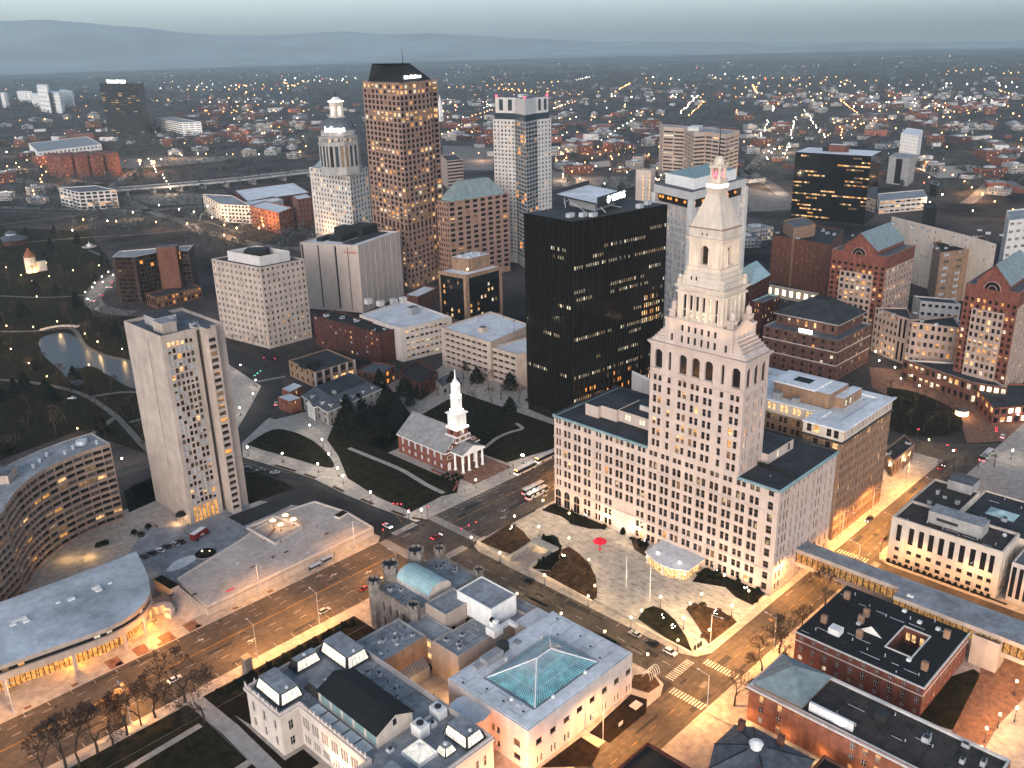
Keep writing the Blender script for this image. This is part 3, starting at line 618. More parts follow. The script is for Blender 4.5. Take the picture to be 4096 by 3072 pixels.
# raised block at the rear corner
B.p('rear_block').box(-84, -73.4, 37.0, 43.5, 0, 12.6, 'concrete_pale', 'roof_white')
lobby = B.p('round_lobby'); lobby.prism(arc(-121.5, 24.5, 6.0, 0, 360, 26)[:-1], 0, 12.3, 'white_marble', 'roof_white')
B.done()

# white marble galleries with lit mansard skylights
B = Bld('marble_gallery', 'white marble gallery with lit mansard skylights and a black gabled hall', 'building', (-153.5, 59)); B.rail = 'hv'; B.frame = 'trim_white'; B.depth = .35
poly = [(-160,77),(-160,59.5),(-153.6,59.5),(-153.6,28),(-160,28),(-160,10.6),(-126.2,10.6),(-126.2,77)]
ml = litfn(.04, seed=5, lits=('lit_dim',), dark=('glass_dark','glass_brown'))
tri = lambda n, L: [(L/n*(i+.5)+o-.42, L/n*(i+.5)+o+.42) for i in range(n) for o in (-1.1,0,1.1)]
B.fac(poly[0], poly[1], 0, 14.5, [(2.2,3.6),(7.9,9.3),(13.6,15.0)], [(2.2,5.0),(7.4,10.6)], lit=ml, wall='white_marble')
B.fac(poly[1], poly[2], 0, 14.5, [(2.4,3.9)], [(2.2,5.0),(7.4,10.6)], lit=ml, wall='white_marble')
B.fac(poly[2], poly[3], 0, 14.5, tri(7, 31.5), [(1.6,4.2),(6.6,10.4)], lit=ml, wall='white_marble')
B.fac(poly[3], poly[4], 0, 14.5, wall='white_marble'); B.fac(poly[4], poly[5], 0, 14.5, [(3,4.4),(8,9.4),(13,14.4)], [(2.2,5.0),(7.4,10.6)], lit=ml, wall='white_marble')
B.fac(poly[5], poly[6], 0, 14.5, [(20.5,21.7),(23.3,24.5),(27.4,28.6),(30.2,31.4)], [(1.2,4.2),(6.8,10.0)], lit=litfn(.1, seed=9, lits=('lit_orange',)), wall='white_marble')
B.fac(poly[6], poly[7], 0, 14.5, wall='concrete_tan'); B.fac(poly[7], poly[0], 0, 14.5, wall='white_marble')
B.p('roof').poly(poly, 12.8, 'roof_grey')
B.deck(poly, 14.5, 'roof_grey', 1.7, 'white_marble', partroof='x', t=.5); B.parts.pop('x')
co = B.p('cornice')
for q in ((-160.6,-160,59,77.5),(-160,-153.6,59.0,59.5),(-154.2,-153.6,28,59.0),(-160.6,-160,10,28),(-160,-126.2,10,10.6)): co.box(*q, 13.0, 13.9, 'white_marble')
for i in range(26): B.p(f'finial#{i}').cyl(*( (-160.1, 60.5+16*i/7) if i < 8 else ((-153.8, 29+1.9*(i-8)) if i < 24 else (-160.1+ (i-24)*3, 77))), .28, .12, 14.5, 15.6+.5*(i%4==0), 'white_marble', 6)
def mansard(tagn, x0, x1, y0, y1, z0, z1, lx=True, ly=True, ins=1.0):
    b = B.p(f'mansard_skylight#{tagn}')
    p0 = [(x0,y0),(x1,y0),(x1,y1),(x0,y1)]; p1 = [(x0+ins,y0+ins),(x1-ins,y0+ins),(x1-ins,y1-ins),(x0+ins,y1-ins)]
    b.frus(p0, z0, p1, z1, 'metal_dark', 'roof_grey')
    def pan(a, b2, c, d, nrm, n):
        a, b2, c, d = map(Vector, (a, b2, c, d)); o = Vector(nrm)*.06
        b.quad(a.lerp(b2,.06)+o, a.lerp(b2,.94)+o, d.lerp(c,.94)+o, d.lerp(c,.06)+o, 'skylight_lit')
        for i in range(1, n):
            f = .06+.88*i/n; b.tube(a.lerp(b2,f)+o, d.lerp(c,f)+o, .06, .06, 'metal_dark', 4)
    e = .12
    def z(f): return z0+(z1-z0)*f
    if lx: pan((x0+ins*e,y1-ins*e,z(e)),(x0+ins*e,y0+ins*e,z(e)),(x0+ins*.92,y0+ins*.92,z(.92)),(x0+ins*.92,y1-ins*.92,z(.92)),(-.9,0,.4),7)
    if ly: pan((x0+ins*e,y0+ins*e,z(e)),(x1-ins*e,y0+ins*e,z(e)),(x1-ins*.92,y0+ins*.92,z(.92)),(x0+ins*.92,y0+ins*.92,z(.92)),(0,-.9,.4),5)
    b.cyl((x0+x1)/2, y0+2.2, .5, .5, z1, z1+.35, 'white_paint', 8)
mansard(1, -157.8, -150.2, 62.4, 76.0, 13.4, 17.0); mansard(2, -146.5, -137.5, 71.8, 76.4, 13.4, 16.6, lx=False); mansard(3, -135.6, -127.2, 61.8, 76.0, 13.4, 17.2)
mansard(4, -148.5, -139.0, 58.4, 65.0, 13.2, 15.6, lx=False); mansard(5, -133.8, -127.2, 12.4, 22.0, 13.4, 16.6); mansard(6, -158.4, -150.4, 11.6, 22.0, 13.4, 17.0, lx=True); mansard(7, -139.4, -135.2, 14.6, 18.6, 13.2, 15.4)
py = B.p('pyramid_skylight'); py.box(-145.8,-139.4,17.4,24.6,12.8,13.9,'white_paint'); py.pyr([(-145.6,17.6),(-139.6,17.6),(-139.6,24.4),(-145.6,24.4)], 13.95, (-142.6,21,16.8), 'skylight_lit')
for i in range(9):
    f = i/8
    for a, b_ in (((-145.6,17.6),(-139.6,17.6)),((-145.6,24.4),(-145.6,17.6))): B.p('glazing_bar').tube((a[0]+(b_[0]-a[0])*f, a[1]+(b_[1]-a[1])*f, 13.98), (-142.6,21,16.85), .07, .05, 'metal_pale', 4)
h = B.p('gabled_hall'); x0, x1, y0, y1, ze, zr = -148.6, -136.6, 30.8, 57.4, 17.2, 20.2; xm = (x0+x1)/2
h.box(x0,x1,y0,y1,12.8,ze,'cream_stone'); h.add([(x0,y0,ze),(x1,y0,ze),(xm,y0,zr-.15)],((0,1,2),),'cream_stone')
for i in range(5): h.quad((x0-.03,y1-1.2-5.2*i,13.4),(x0-.03,y1-5.4-5.2*i,13.4),(x0-.03,y1-5.4-5.2*i,16.4),(x0-.03,y1-1.2-5.2*i,16.4),'copper_green')
h.quad((xm-.6,y0-.03,16.6),(xm+.6,y0-.03,16.6),(xm+.6,y0-.03,18.6),(xm-.6,y0-.03,18.6),'glass_dark')
g = B.p('black_roof'); e = .6
g.add([(x0-e,y0-e,ze-.1),(xm,y0-e,zr),(xm,y1,zr),(x0-e,y1,ze-.1)],((0,1,2,3),),'roof_black'); g.add([(x1+e,y0-e,ze-.1),(x1+e,y1,ze-.1),(xm,y1,zr),(xm,y0-e,zr)],((0,1,2,3),),'roof_black'); g.add([(x0-e,y1,ze-.1),(xm,y1,zr),(x1+e,y1,ze-.1)],((0,1,2),),'roof_black')
for i in range(5): B.p(f'flat_skylight#{i}').box(-152.6,-149.4,31.5+5.2*i,36.0+5.2*i,12.8,13.2,'panel_grey','roof_white')
for i,(x,y,w_,l,hh) in enumerate(((-137.5,26.6,3.2,4.0,3.6),(-129.5,28.5,3.0,4.0,3.0),(-133.4,26.4,2,1.4,1.4),(-134,29.4,5,.8,.8),(-147,27.6,1.6,1.6,.8))):
    B.p(f'cooling_unit#{i}').box(x-w_/2,x+w_/2,y-l/2,y+l/2,12.8,12.8+hh,'white_paint'); B.p(f'cooling_unit#{i}').cyl(x,y,min(w_,l)*.32,min(w_,l)*.32,12.8+hh,13.2+hh,'metal_dark',10)
B.seams(-135.5,-127,30,60,12.82,7,23); B.seams(-152.5,-150,60,62,12.82,1,24); B.units(-135,-128,32,58,12.8,6,25,1.6)
B.p('pipe_stack').tube((-136.4,17.6,12.8),(-136.4,17.6,18.6),.16,.16,'metal_dark',6)
B.done()

# castle with corner turrets and a copper barrel roof
B = Bld('castle_building', 'dark stone castle gallery with battlement turrets and copper barrel roof', 'building', (-105, 68)); B.depth = .5
P = bx(-105, -75.5, 68, 89)
cl = lambda *a: 'glass_dark'
B.shell(P, 0, 15.2, {0:dict(n=6,m=2,fw=.26,fh=.62,bot=1.5,top=1.8,lit=cl)}, 'castle_stone', 'roof_grey', 1.0, 'castle_stone')
for i,(x,y,rr,hh) in enumerate(((-104.6,88.6,2.2,18.4),(-75.6,88.6,1.9,17.6),(-96.6,89.8,2.7,20.6),(-85.4,89.8,2.7,21.0),(-104.2,68.8,1.9,17.6),(-75.6,68.6,1.7,17.4))):
    t = B.p(f'turret#{i}'); t.cyl(x, y, rr, rr*.97, 0, hh-1.2, 'castle_stone', 8); t.cyl(x, y, rr*1.12, rr*1.12, hh-1.2, hh-.5, 'castle_stone', 8, 'roof_dark')
    for k in range(8):
        a = 6.2832*(k+.5)/8; t.obox(x+rr*.98*math.cos(a), y+rr*.98*math.sin(a), .45, rr*.5, hh-.5, hh+.45, a, 'castle_stone')
b = B.p('barrel_roof'); n = 10; x0, x1, y0, y1 = -96.4, -86.6, 70.4, 87.2
pr = [((x0+x1)/2-(x1-x0)/2*math.cos(math.pi*i/n), 15.8+3.2*math.sin(math.pi*i/n)) for i in range(n+1)]
for i in range(n): b.quad((pr[i][0],y0,pr[i][1]),(pr[i][0],y1,pr[i][1]),(pr[i+1][0],y1,pr[i+1][1]),(pr[i+1][0],y0,pr[i+1][1]),'copper_pale')
b.add([(p[0],y0,p[1]) for p in pr],(tuple(range(n+1))[::-1],),'cream_stone'); b.add([(p[0],y1,p[1]) for p in pr],(tuple(range(n+1)),),'cream_stone')
lw = B.p('lantern_wall'); lw.box(x0,x1,y0,y1,14.2,15.8,'cream_stone')
for i in range(6): lw.quad((x0-.02,y1-1.4-2.7*i,14.5),(x0-.02,y1-2.6-2.7*i,14.5),(x0-.02,y1-2.6-2.7*i,15.6),(x0-.02,y1-1.4-2.7*i,15.6),'blind')
for i in range(14):
    B.p(f'merlon#{i}').box(-105.05,-104.4,70.6+1.25*i,71.3+1.25*i,15.2,15.9,'castle_stone')
B.seams(-103.5,-97.5,69,88,14.22,5,31); B.units(-103,-98,71,85,14.2,3,4,1.2); B.units(-84,-77,71,86,14.2,5,6,1.4)
B.done()

# tan linking galleries round the courtyard
B = Bld('gallery_wing', 'tan brick gallery wing with flat grey roofs around the lit courtyard', 'building', (-126, 57.6)); B.depth = .3
B.shell(bx(-126, -108.6, 57.6, 71.4), 0, 13.6, {}, 'brick_tan', 'roof_grey', .6, 'concrete_grey')
B.shell(bx(-108.6, -100.2, 55.0, 68), 0, 12.6, {0:dict(n=2,m=3,fw=.7,fh=.5,lit=litfn(.4,seed=3))}, 'concrete_tan', 'roof_grey', .5, 'concrete_grey')
B.shell(bx(-100.2, -88.0, 58.0, 68.0), 0, 16.6, {1:dict(n=2,m=1,fw=.3,fh=.3)}, 'concrete_tan', 'roof_grey', .5, 'concrete_grey')
B.shell(bx(-108.0, -79.0, 44.0, 55.0), 0, 12.4, {}, 'concrete_tan', 'roof_grey', .5, 'concrete_grey')
B.shell(bx(-88.0, -74.6, 55.0, 68.0), 0, 12.0, {}, 'concrete_tan', 'roof_grey', .5, 'concrete_grey')
B.shell(bx(-79.0, -73.8, 43.6, 55.0), 0, 12.9, {}, 'concrete_tan', 'roof_grey', .6, 'roof_grey')
B.fac((-108.02,55),(-108.02,44),0.02,5.2,[(.6+1.3*i,1.6+1.3*i) for i in range(8)],[(2.6,4.6)],lit=litfn(.75,seed=3,lits=('lit_white','lit_warm')),wall='concrete_tan')
B.seams(-124,-110,59,70,13.02,4,26); B.seams(-106,-92,45.5,54,11.92,3,27); B.units(-106,-94,46,53,11.9,4,28,1.5); B.units(-124,-111,60,69,13.0,3,29,1.2); B.seams(-87,-76,56,67,11.52,3,30)
w = B.p('white_penthouse'); w.box(-91.2,-80.0,46.6,62.4,12.0,19.0,'white_paint','roof_grey'); 
for q in ((-91.3,-90.9,46.5,62.5),(-80.3,-79.9,46.5,62.5),(-90.9,-80.3,46.5,46.9),(-90.9,-80.3,62.1,62.5)): w.box(*q,19.0,19.35,'white_paint')
w.box(-91.5,-91.2,58,61,12.4,16,'panel_grey')
d = B.p('duct'); d.box(-94.6,-90.8,42.0,45.8,12.4,15.0,'white_paint'); d.box(-93.6,-92.4,43.6,45.0,15.0,18.0,'white_paint'); d.box(-93.6,-92.4,42.2,45.0,17.0,18.0,'white_paint'); d.box(-90.8,-86,42.8,44,13.2,14.4,'white_paint'); d.box(-87.2,-86,40.0,42.8,13.2,14.4,'white_paint')
for i in range(5): B.p(f'roof_light#{i}').box(-124+3.1*i,-123.2+3.1*i,61+1.6*(i%2)*3,61.8+1.6*(i%2)*3,13.0,13.4,'white_paint')
ln = B.p('lean_to_skylight'); ln.add([(-121.5,57.58,6.6),(-110.2,57.58,6.6),(-110.2,55.2,4.2),(-121.5,55.2,4.2),(-121.5,55.2,0),(-110.2,55.2,0)],((0,3,2,1),(3,4,5,2)),'panel_grey'); ln.quad((-121.5,57.58,0),(-121.5,55.2,0),(-121.5,55.2,4.2),(-121.5,57.58,6.6),'concrete_tan')
for i in range(12): ln.tube((-121.2+.98*i,57.5,6.66),(-121.2+.98*i,55.2,4.26),.06,.06,'metal_dark',4)
B.done()
st_ = MB(); st_.quad((-126,37,.10),(-108,37,.10),(-108,57.5,.10),(-126,57.5,.10),'plaza_stone'); structure('courtyard', st_)
pl = MB(); pl.prism([(-118.3,47.3),(-116.6,45.9),(-115.0,47.6),(-116.7,49.0)], .1, .75, 'concrete', 'soil'); tag(pl.build('planter'), 'square stone planter in the middle of the lit museum courtyard', 'planter')

# ------------------------------------------------------------------ residential tower by the green
B = Bld('slab_tower', 'tall pale concrete slab apartment tower with columns of blinds beside the plaza', 'tower', (-113, 202.5)); B.rail = ''; B.depth = .45
H_ = 82.0
poly = [(-113,235),(-113,202.5),(-98.4,202.5),(-98.4,206.5),(-96.6,206.5),(-96.6,197.4),(-92.6,197.4),(-92.6,200.6),(-87.6,200.6),(-87.6,235)]
bl = litfn(.16, seed=12, lits=('lit_amber','lit_orange','lit_warm','half_lit'), dark=('blind','blind','half','glass_dark','blind_dark','glass_dark','half2','glass_brown','blind'), rowvar=.6)
B.fac(poly[0], poly[1], 0, H_, [(19.3, 20.0)], [(3.0, 78)], lit=lambda *a: 'glass_brown', wall='concrete', depth=1.0)
B.wins[-1] = B.wins[-1]
rows = [(.4, 7.2)]+[(8.3+2.74*k, 10.25+2.74*k) for k in range(26)]
B.fac(poly[1], poly[2], 0, H_, [(1.9+1.85*i, 3.32+1.85*i) for i in range(6)], rows, lit=lambda c, r, n, m_: ('lit_amber' if r == 0 else ('lit_warm' if r == 26 and c < 3 else bl(c, r, n, m_))), wall='concrete')
B.fac(poly[2], poly[3], 0, H_, wall='concrete'); B.fac(poly[3], poly[4], 0, H_, wall='brick_orange'); B.fac(poly[4], poly[5], 0, H_, wall='concrete')
b2 = litfn(.3, seed=2, lits=('lit_orange','lit_amber','lit_dim'), dark=('glass_dark','glass_brown'))
B.fac(poly[5], poly[6], 0, H_, [(.35, 3.65)], [(2.2+2.85*k, 3.9+2.85*k) for k in range(27)], lit=b2, wall='concrete', depth=1.0)
for i in range(6, 10): B.fac(poly[i], poly[(i+1)%10], 0, H_, wall='concrete')
B.deck(poly[:3]+[(-96.6,202.5)]+poly[5:], H_, 'roof_mid', 1.3, 'concrete', t=.4)
ph = B.p('penthouse'); ph.box(-109.5,-103.5,208,216,80.7,85.0,'concrete','roof_grey'); ph.box(-107,-98,219,229,80.7,84.5,'concrete_grey','roof_dark'); ph.box(-103.8,-100,217,219,80.7,83.8,'panel_white','roof_white')
B.units(-109,-91,204,232,80.7,10,3,1.8)
aw = B.p('entrance_canopy'); aw.ball((-114.6,207.8,3.4), 2.3, 'bronze', 12, 5, .7, True); aw.tube((-116.2,206.2,0),(-116.2,206.2,3.4),.07,.07,'metal_dark'); aw.tube((-116.2,209.4,0),(-116.2,209.4,3.4),.07,.07,'metal_dark')
B.done()

# ------------------------------------------------------------------ curved concrete apartment block
B = Bld('curved_apartments', 'concave curved concrete apartment block with dark window bands and grey roof', 'building', S(4,260,1390,35)); B.depth = .9
hh = 35.0
px = [(4,695,1220),(4,640,1238),(4,580,1256),(4,520,1277),(4,460,1300),(4,400,1326),(4,340,1354),(4,285,1382),(4,235,1412),(4,185,1447),(4,140,1484),(4,100,1520)]
fr = [S(*q, hh) for q in px]+[S(7,30,170,hh), S(7,20,200,hh)]
fr.append((fr[-1][0]-14, fr[-1][1]-14))
bk = []
n = len(fr)
for i, p in enumerate(fr):
    a = Vector(fr[max(0,i-1)]); b_ = Vector(fr[min(n-1,i+1)]); d = (b_-a).normalized(); bk.append((p[0]-d.y*-17*-1, p[1]+d.x*-17*-1))
cen = Vector(fr[5])
if (Vector(bk[5])-Vector((CAM.x,CAM.y))).length < (cen-Vector((CAM.x,CAM.y))).length: bk = [(2*f[0]-b_[0], 2*f[1]-b_[1]) for f, b_ in zip(fr, bk)]
al = litfn(.13, seed=6, lits=('lit_amber','lit_warm','lit_white','lit_dim'), dark=('glass_dark','glass_dark','glass_brown','blind_dark','half2'))
for i in range(n-1):
    a, b_ = fr[i+1], fr[i]
    B.depth = .9; L = (Vector(a)-Vector(b_)).length; k = max(1, round(L/3.2))
    B.grid(a, b_, 0, hh, k, 12, .95, .60, lit=al, wall='band_brown', bot=.5, top=1.0)
B.fac(fr[0], bk[0], 0, hh, wall='concrete_tan'); B.fac(bk[-1], fr[-1], 0, hh, wall='concrete_tan')
for i in range(n-1): B.fac(bk[i], bk[i+1], 0, hh, wall='concrete_tan')
pl_ = bk+fr[::-1]
if sum(pl_[i-1][0]*pl_[i][1]-pl_[i][0]*pl_[i-1][1] for i in range(len(pl_))) < 0: pl_ = pl_[::-1]
B.deck(pl_, hh, 'roof_grey', .5, 'concrete_grey', t=.5)
for i in range(9):
    c = Vector(fr[1+i]).lerp(Vector(bk[1+i]), .25+.4*((i*37)%10)/10); B.p(f'roof_vent#{i}').cyl(c.x, c.y, .6, .6, hh-.5, hh+.9, 'metal_pale', 10); B.p(f'roof_vent#{i}').cyl(c.x, c.y, .8, .2, hh+.9, hh+1.3, 'metal_pale', 10)
c = Vector(fr[2]).lerp(Vector(bk[2]), .55); B.p('roof_fan').cyl(c.x, c.y, 2.4, 2.2, hh-.5, hh+1.1, 'metal_pale', 16)
c = Vector(fr[9]).lerp(Vector(bk[9]), .6); B.p('penthouse').obox(c.x, c.y, 9, 7, hh-.5, hh+3, .9, 'concrete_tan', 'roof_mid')
B.done()

# ------------------------------------------------------------------ low building with the rounded prow
B = Bld('rounded_building', 'low building with rounded prow, stained pale roof and orange lit forecourt', 'building', (-175, 150))
H_ = 12.0
edge = [S(7,-500,1250,H_), S(7,-250,1168,H_), S(7,0,1080,H_), S(7,200,1010,H_), S(7,400,940,H_), S(7,600,868,H_), S(7,700,818,H_), S(7,770,772,H_), S(7,820,722,H_), S(7,848,672,H_), S(7,850,640,H_), S(7,843,590,H_), S(7,825,540,H_), S(7,800,485,H_), S(7,772,432,H_)]
back = [S(7,600,500,H_), S(7,300,612,H_), S(7,0,720,H_), S(7,-500,900,H_)]
poly = edge+back
area = sum(poly[i-1][0]*poly[i][1]-poly[i][0]*poly[i-1][1] for i in range(len(poly)))
if area < 0: poly = poly[::-1]
inner = []
cx_, cy_ = sum(p[0] for p in poly)/len(poly), sum(p[1] for p in poly)/len(poly)
fa = B.p('fascia'); fa.prism(poly, 10.5, H_, 'concrete_tan', 'roof_stained')
def shrink(k): 
    out_ = []
    nn = len(poly)
    for i in range(nn):
        a, b_, c = Vector(poly[i-1]), Vector(poly[i]), Vector(poly[(i+1)%nn]); d1 = (b_-a).normalized(); d2 = (c-b_).normalized(); q = (Vector((-d1.y,d1.x))+Vector((-d2.y,d2.x))).normalized(); out_.append(tuple(b_+q*k))
    return out_
B.p('window_band').prism(shrink(.8), 8.9, 10.5, 'glass_dark', bottom=False)
s8 = shrink(.76)
for i in range(len(s8)):
    a, b_ = Vector(s8[i]), Vector(s8[(i+1)%len(s8)]); L = (b_-a).length
    for k in range(int(L/2.2)):
        if rnd.random() < .3:
            p = a.lerp(b_, (k+.1)/(L/2.2)); q = a.lerp(b_, (k+.9)/(L/2.2)); B.p(f'lit_window#{i}_{k}').quad((*p,9.2),(*q,9.2),(*q,10.2),(*p,10.2), rnd.choice(('lit_white','lit_dim','lit_amber')))
B.p('spandrel').prism(poly, 6.6, 8.9, 'concrete_tan')
gl = B.p('glass_front'); gp = shrink(5.0); gl.prism(gp, .2, 6.6, 'lit_amber', bottom=False)
for i in range(len(gp)):
    a, b_ = Vector(gp[i]), Vector(gp[(i+1)%len(gp)]); L = (b_-a).length
    for k in range(int(L/1.5)+1): gl.tube((*a.lerp(b_, k*1.5/L), .2), (*a.lerp(b_, k*1.5/L), 6.6), .16, .16, 'bronze', 4)
sc_ = shrink(1.6)
for i in range(0, len(sc_)-2, 2):
    p = sc_[i]; B.p(f'column#{i}').box(p[0]-.5, p[0]+.5, p[1]-.5, p[1]+.5, .1, 6.6, 'concrete_tan')
for i,(k,x,y,a) in enumerate(((7,545,640,1.6),(7,560,655,1.2),(7,405,705,1.4),(7,330,725,.6),(7,90,830,1.5),(7,130,815,1.4),(7,150,830,1.1),(7,75,850,1.0),(7,625,615,.5))):
    p = S(k,x,y,H_); B.p(f'roof_unit#{i}').box(p[0]-a/2-.4,p[0]+a/2+.4,p[1]-a/2,p[1]+a/2,H_,H_+.5,'white_paint')
B.done()
# ------------------------------------------------------------------ city buildings
def q3(k, L, C, Rr, h):
    a, b, c = S(k, *L, h), S(k, *C, h), S(k, *Rr, h); return [a, b, c, (a[0]+c[0]-b[0], a[1]+c[1]-b[1])]
def corner(k, x, y, w, d): p = S(k, x, y); return (p[0], p[0]+w, p[1], p[1]+d)
LW = ('lit_warm','lit_warm','lit_amber','lit_dim','lit_white'); LA = ('lit_amber','lit_warm','lit_dim','lit_dim')

# --- church
B = Bld('church', 'red brick church with floodlit white tiered steeple and columned portico', 'church', (-9.5, 160)); B.rail = 'hvb'; B.frame = 'trim_white'; B.depth = .18
x0, x1, y0, y1, ze, zr = -9.5, 11.5, 160.0, 194.0, 9.6, 17.6; xm = (x0+x1)/2
wc = [(2.6+4.6*i, 4.1+4.6*i) for i in range(7)]
B.fac((x0,y1),(x0,y0),0,ze,wc,[(1.4,3.4),(5.2,8.4)],lit=lambda *a:'blind',wall='brick_red')
B.fac((x0,y0),(x1,y0),0,ze,wall='brick_red'); B.fac((x1,y0),(x1,y1),0,ze,wall='brick_red'); B.fac((x1,y1),(x0,y1),0,ze,wall='brick_red')
w = B.p('wall'); w.add([(x0,y0,ze),(x1,y0,ze),(xm,y0,zr)],((0,1,2),),'brick_red'); w.add([(x0,y1,ze),(x1,y1,ze),(xm,y1,zr)],((0,2,1),),'brick_red')
r = B.p('roof'); e = .7; sl_ = (zr-ze)/(xm-x0)
r.quad((x0-e,y0-.3,ze-e*sl_+.25),(xm,y0-.3,zr+.25),(xm,y1+.5,zr+.25),(x0-e,y1+.5,ze-e*sl_+.25),'shingle_grey'); r.quad((x1+e,y0-.3,ze-e*sl_+.25),(x1+e,y1+.5,ze-e*sl_+.25),(xm,y1+.5,zr+.25),(xm,y0-.3,zr+.25),'shingle_grey')
t = B.p('eaves'); t.box(x0-.6,x0-.02,y0-.3,y1+.4,ze-.7,ze-.2,'white_paint'); t.box(x0-.6,x1+.6,y0-.55,y0-.02,ze-.7,ze-.25,'white_paint')
# gable oval windows with white rings
def ring(bl, cx, cz, y, rx, rz, mt='white_paint', n=12, wd=.16):
    for i in range(n):
        a, b = 6.2832*i/n, 6.2832*(i+1)/n; bl.tube((cx+rx*math.cos(a), y, cz+rz*math.sin(a)), (cx+rx*math.cos(b), y, cz+rz*math.sin(b)), wd, wd, mt, 4)
for i,(cx,cz,rx,rz) in enumerate(((xm-7.2,11.2,1.25,.75),(xm+7.2,11.2,1.25,.75),(xm-4.6,13.6,.8,.8),(xm+4.6,13.6,.8,.8))): ring(B.p(f'oval_window#{i}'), cx, cz, y0-.08, rx, rz)
# portico
p = B.p('portico'); px0, px1, py0 = xm-6.6, xm+6.6, y0-7.4
p.box(px0-.5,px1+.5,py0-.4,y0-.03,8.6,9.5,'white_paint')
p.add([(px0-.6,py0-.5,9.5),(px1+.6,py0-.5,9.5),(xm,py0-.5,12.4)],((0,1,2),),'white_paint')
pr = B.p('portico_roof'); pr.quad((px0-.8,py0-.7,9.5),(xm,py0-.7,12.6),(xm,y0,12.6),(px0-.8,y0,9.5),'shingle_grey'); pr.quad((px1+.8,py0-.7,9.5),(px1+.8,y0,9.5),(xm,y0,12.6),(xm,py0-.7,12.6),'shingle_grey')
for i,(a,b) in enumerate(((px0+.5,py0+.5),(xm-2.3,py0+.5),(xm+2.3,py0+.5),(px1-.5,py0+.5),(px0+.5,y0-1.6),(px1-.5,y0-1.6))): 
    c = B.p(f'column#{i}'); c.cyl(a,b,.62,.5,.5,8.6,'white_paint',12); c.box(a-.75,a+.75,b-.75,b+.75,0.1,.5,'white_paint')
B.p('steps').box(px0-.6,px1+.6,py0-1.2,y0-.03,.05,.28,'paver_brick')
for i,a in enumerate((x0+2.0,x1-2.0,xm)):
    d = B.p(f'door#{i}'); d.box(a-.9,a+.9,y0-.12,y0-.01,.3,3.4,'white_paint'); d.add([(a+.9*math.cos(math.pi*j/8),y0-.12,3.4+.9*math.sin(math.pi*j/8)) for j in range(9)],(tuple(range(9)),),'white_paint')
B.p('plaque').box(x0+1.0,x0+4.4,y0-.1,y0-.02,5.6,7.6,'trim_white'); B.p('plaque').box(x0+1.25,x0+4.15,y0-.13,y0-.1,5.85,7.35,'brick_red')
# steeple
tx, ty = xm, y0+2.6
b = B.p('tower_base'); b.box(tx-3.6,tx+3.6,ty-3.4,ty+3.6,9.8,15.0,'brick_red'); b.box(tx-4.3,tx+4.3,ty-4.0,ty+4.2,15.0,15.4,'white_paint'); b.box(tx-3.4,tx+3.4,ty-3.2,ty+3.4,15.4,18.4,'brick_red')
b.box(tx-4.6,tx+4.6,ty-4.2,ty+4.3,12.6,13.0,'white_paint')
for i,cx in enumerate((tx-1.9,tx+1.9)): ring(B.p(f'round_window#{i}'),cx,14.0,ty-3.45,.6,.6)
for i,cx in enumerate((tx,)): 
    o = B.p(f'clock_window#{i}'); o.add([(cx+1.0*math.cos(6.2832*j/14),ty-3.24,17.0+1.0*math.sin(6.2832*j/14)) for j in range(14)],(tuple(range(14)),),'glass_dark'); ring(o,cx,17.0,ty-3.26,1.0,1.0,n=14)
    o = B.p('clock_window#side'); o.add([(tx-3.44,ty+.2-1.0*math.cos(6.2832*j/14),17.0+1.0*math.sin(6.2832*j/14)) for j in range(14)],(tuple(range(14)),),'glass_dark')
s = B.p('steeple')
s.box(tx-4.0,tx+4.0,ty-3.9,ty+4.0,18.4,18.9,'white_paint'); s.box(tx-3.0,tx+3.0,ty-2.9,ty+3.0,18.9,25.6,'white_paint')
for q in (-2.5,-.9,.9,2.5): s.box(tx+q-.3,tx+q+.3,ty-3.2,ty-2.9,19.0,25.0,'white_paint'); s.box(tx-3.3,tx-3.0,ty+q-.3,ty+q+.3,19.0,25.0,'white_paint')
s.box(tx-3.8,tx+3.8,ty-3.7,ty+3.8,25.6,26.1,'white_paint')
def oct_(r): return [(tx+r*math.cos(R(22.5+45*i)), ty+r*math.sin(R(22.5+45*i))) for i in range(8)]
s.prism(oct_(3.2),26.1,27.2,'white_paint'); s.prism(oct_(2.35),27.2,32.6,'white_paint'); s.prism(oct_(2.95),32.6,33.2,'white_paint'); s.prism(oct_(2.6),33.2,34.2,'white_paint'); s.prism(oct_(1.9),34.2,38.2,'white_paint'); s.prism(oct_(2.4),38.2,38.7,'white_paint'); s.prism(oct_(1.9),38.7,39.5,'white_paint')
s.prism(oct_(1.3),39.5,41.0,'white_paint'); s.frus(oct_(1.5),41.0,oct_(.5),42.4,'white_paint'); s.frus(oct_(.5),42.4,oct_(.09),47.0,'white_paint'); s.ball((tx,ty,47.2),.25,'bronze',6,4); s.cyl(tx,ty,.05,.03,47.2,49.2,'bronze',4)
for rr, za, zb in ((2.5,27.3,32.5),(2.05,34.3,38.1)):
    for i in range(8): a = R(22.5+45*i); s.cyl(tx+rr*math.cos(a), ty+rr*math.sin(a), .2,.2,za,zb,'white_paint',6)
for zz, rr, n in ((19.2,3.9,4),(27.4,2.95,8),(34.4,2.4,8),(39.7,1.75,8)):
    for i in range(n):
        a = R(45*(8/n)*i+22.5*(8/n if n == 4 else 0)+ (0 if n == 8 else 0)); rx = rr*(1.25 if n == 4 else 1)
        l_ = B.p(f'steeple_lamp#{zz}{i}'); l_.ball((tx+rx*math.cos(a), ty+rx*math.sin(a), zz), .2, 'glow_white', 6, 4)
B.done()
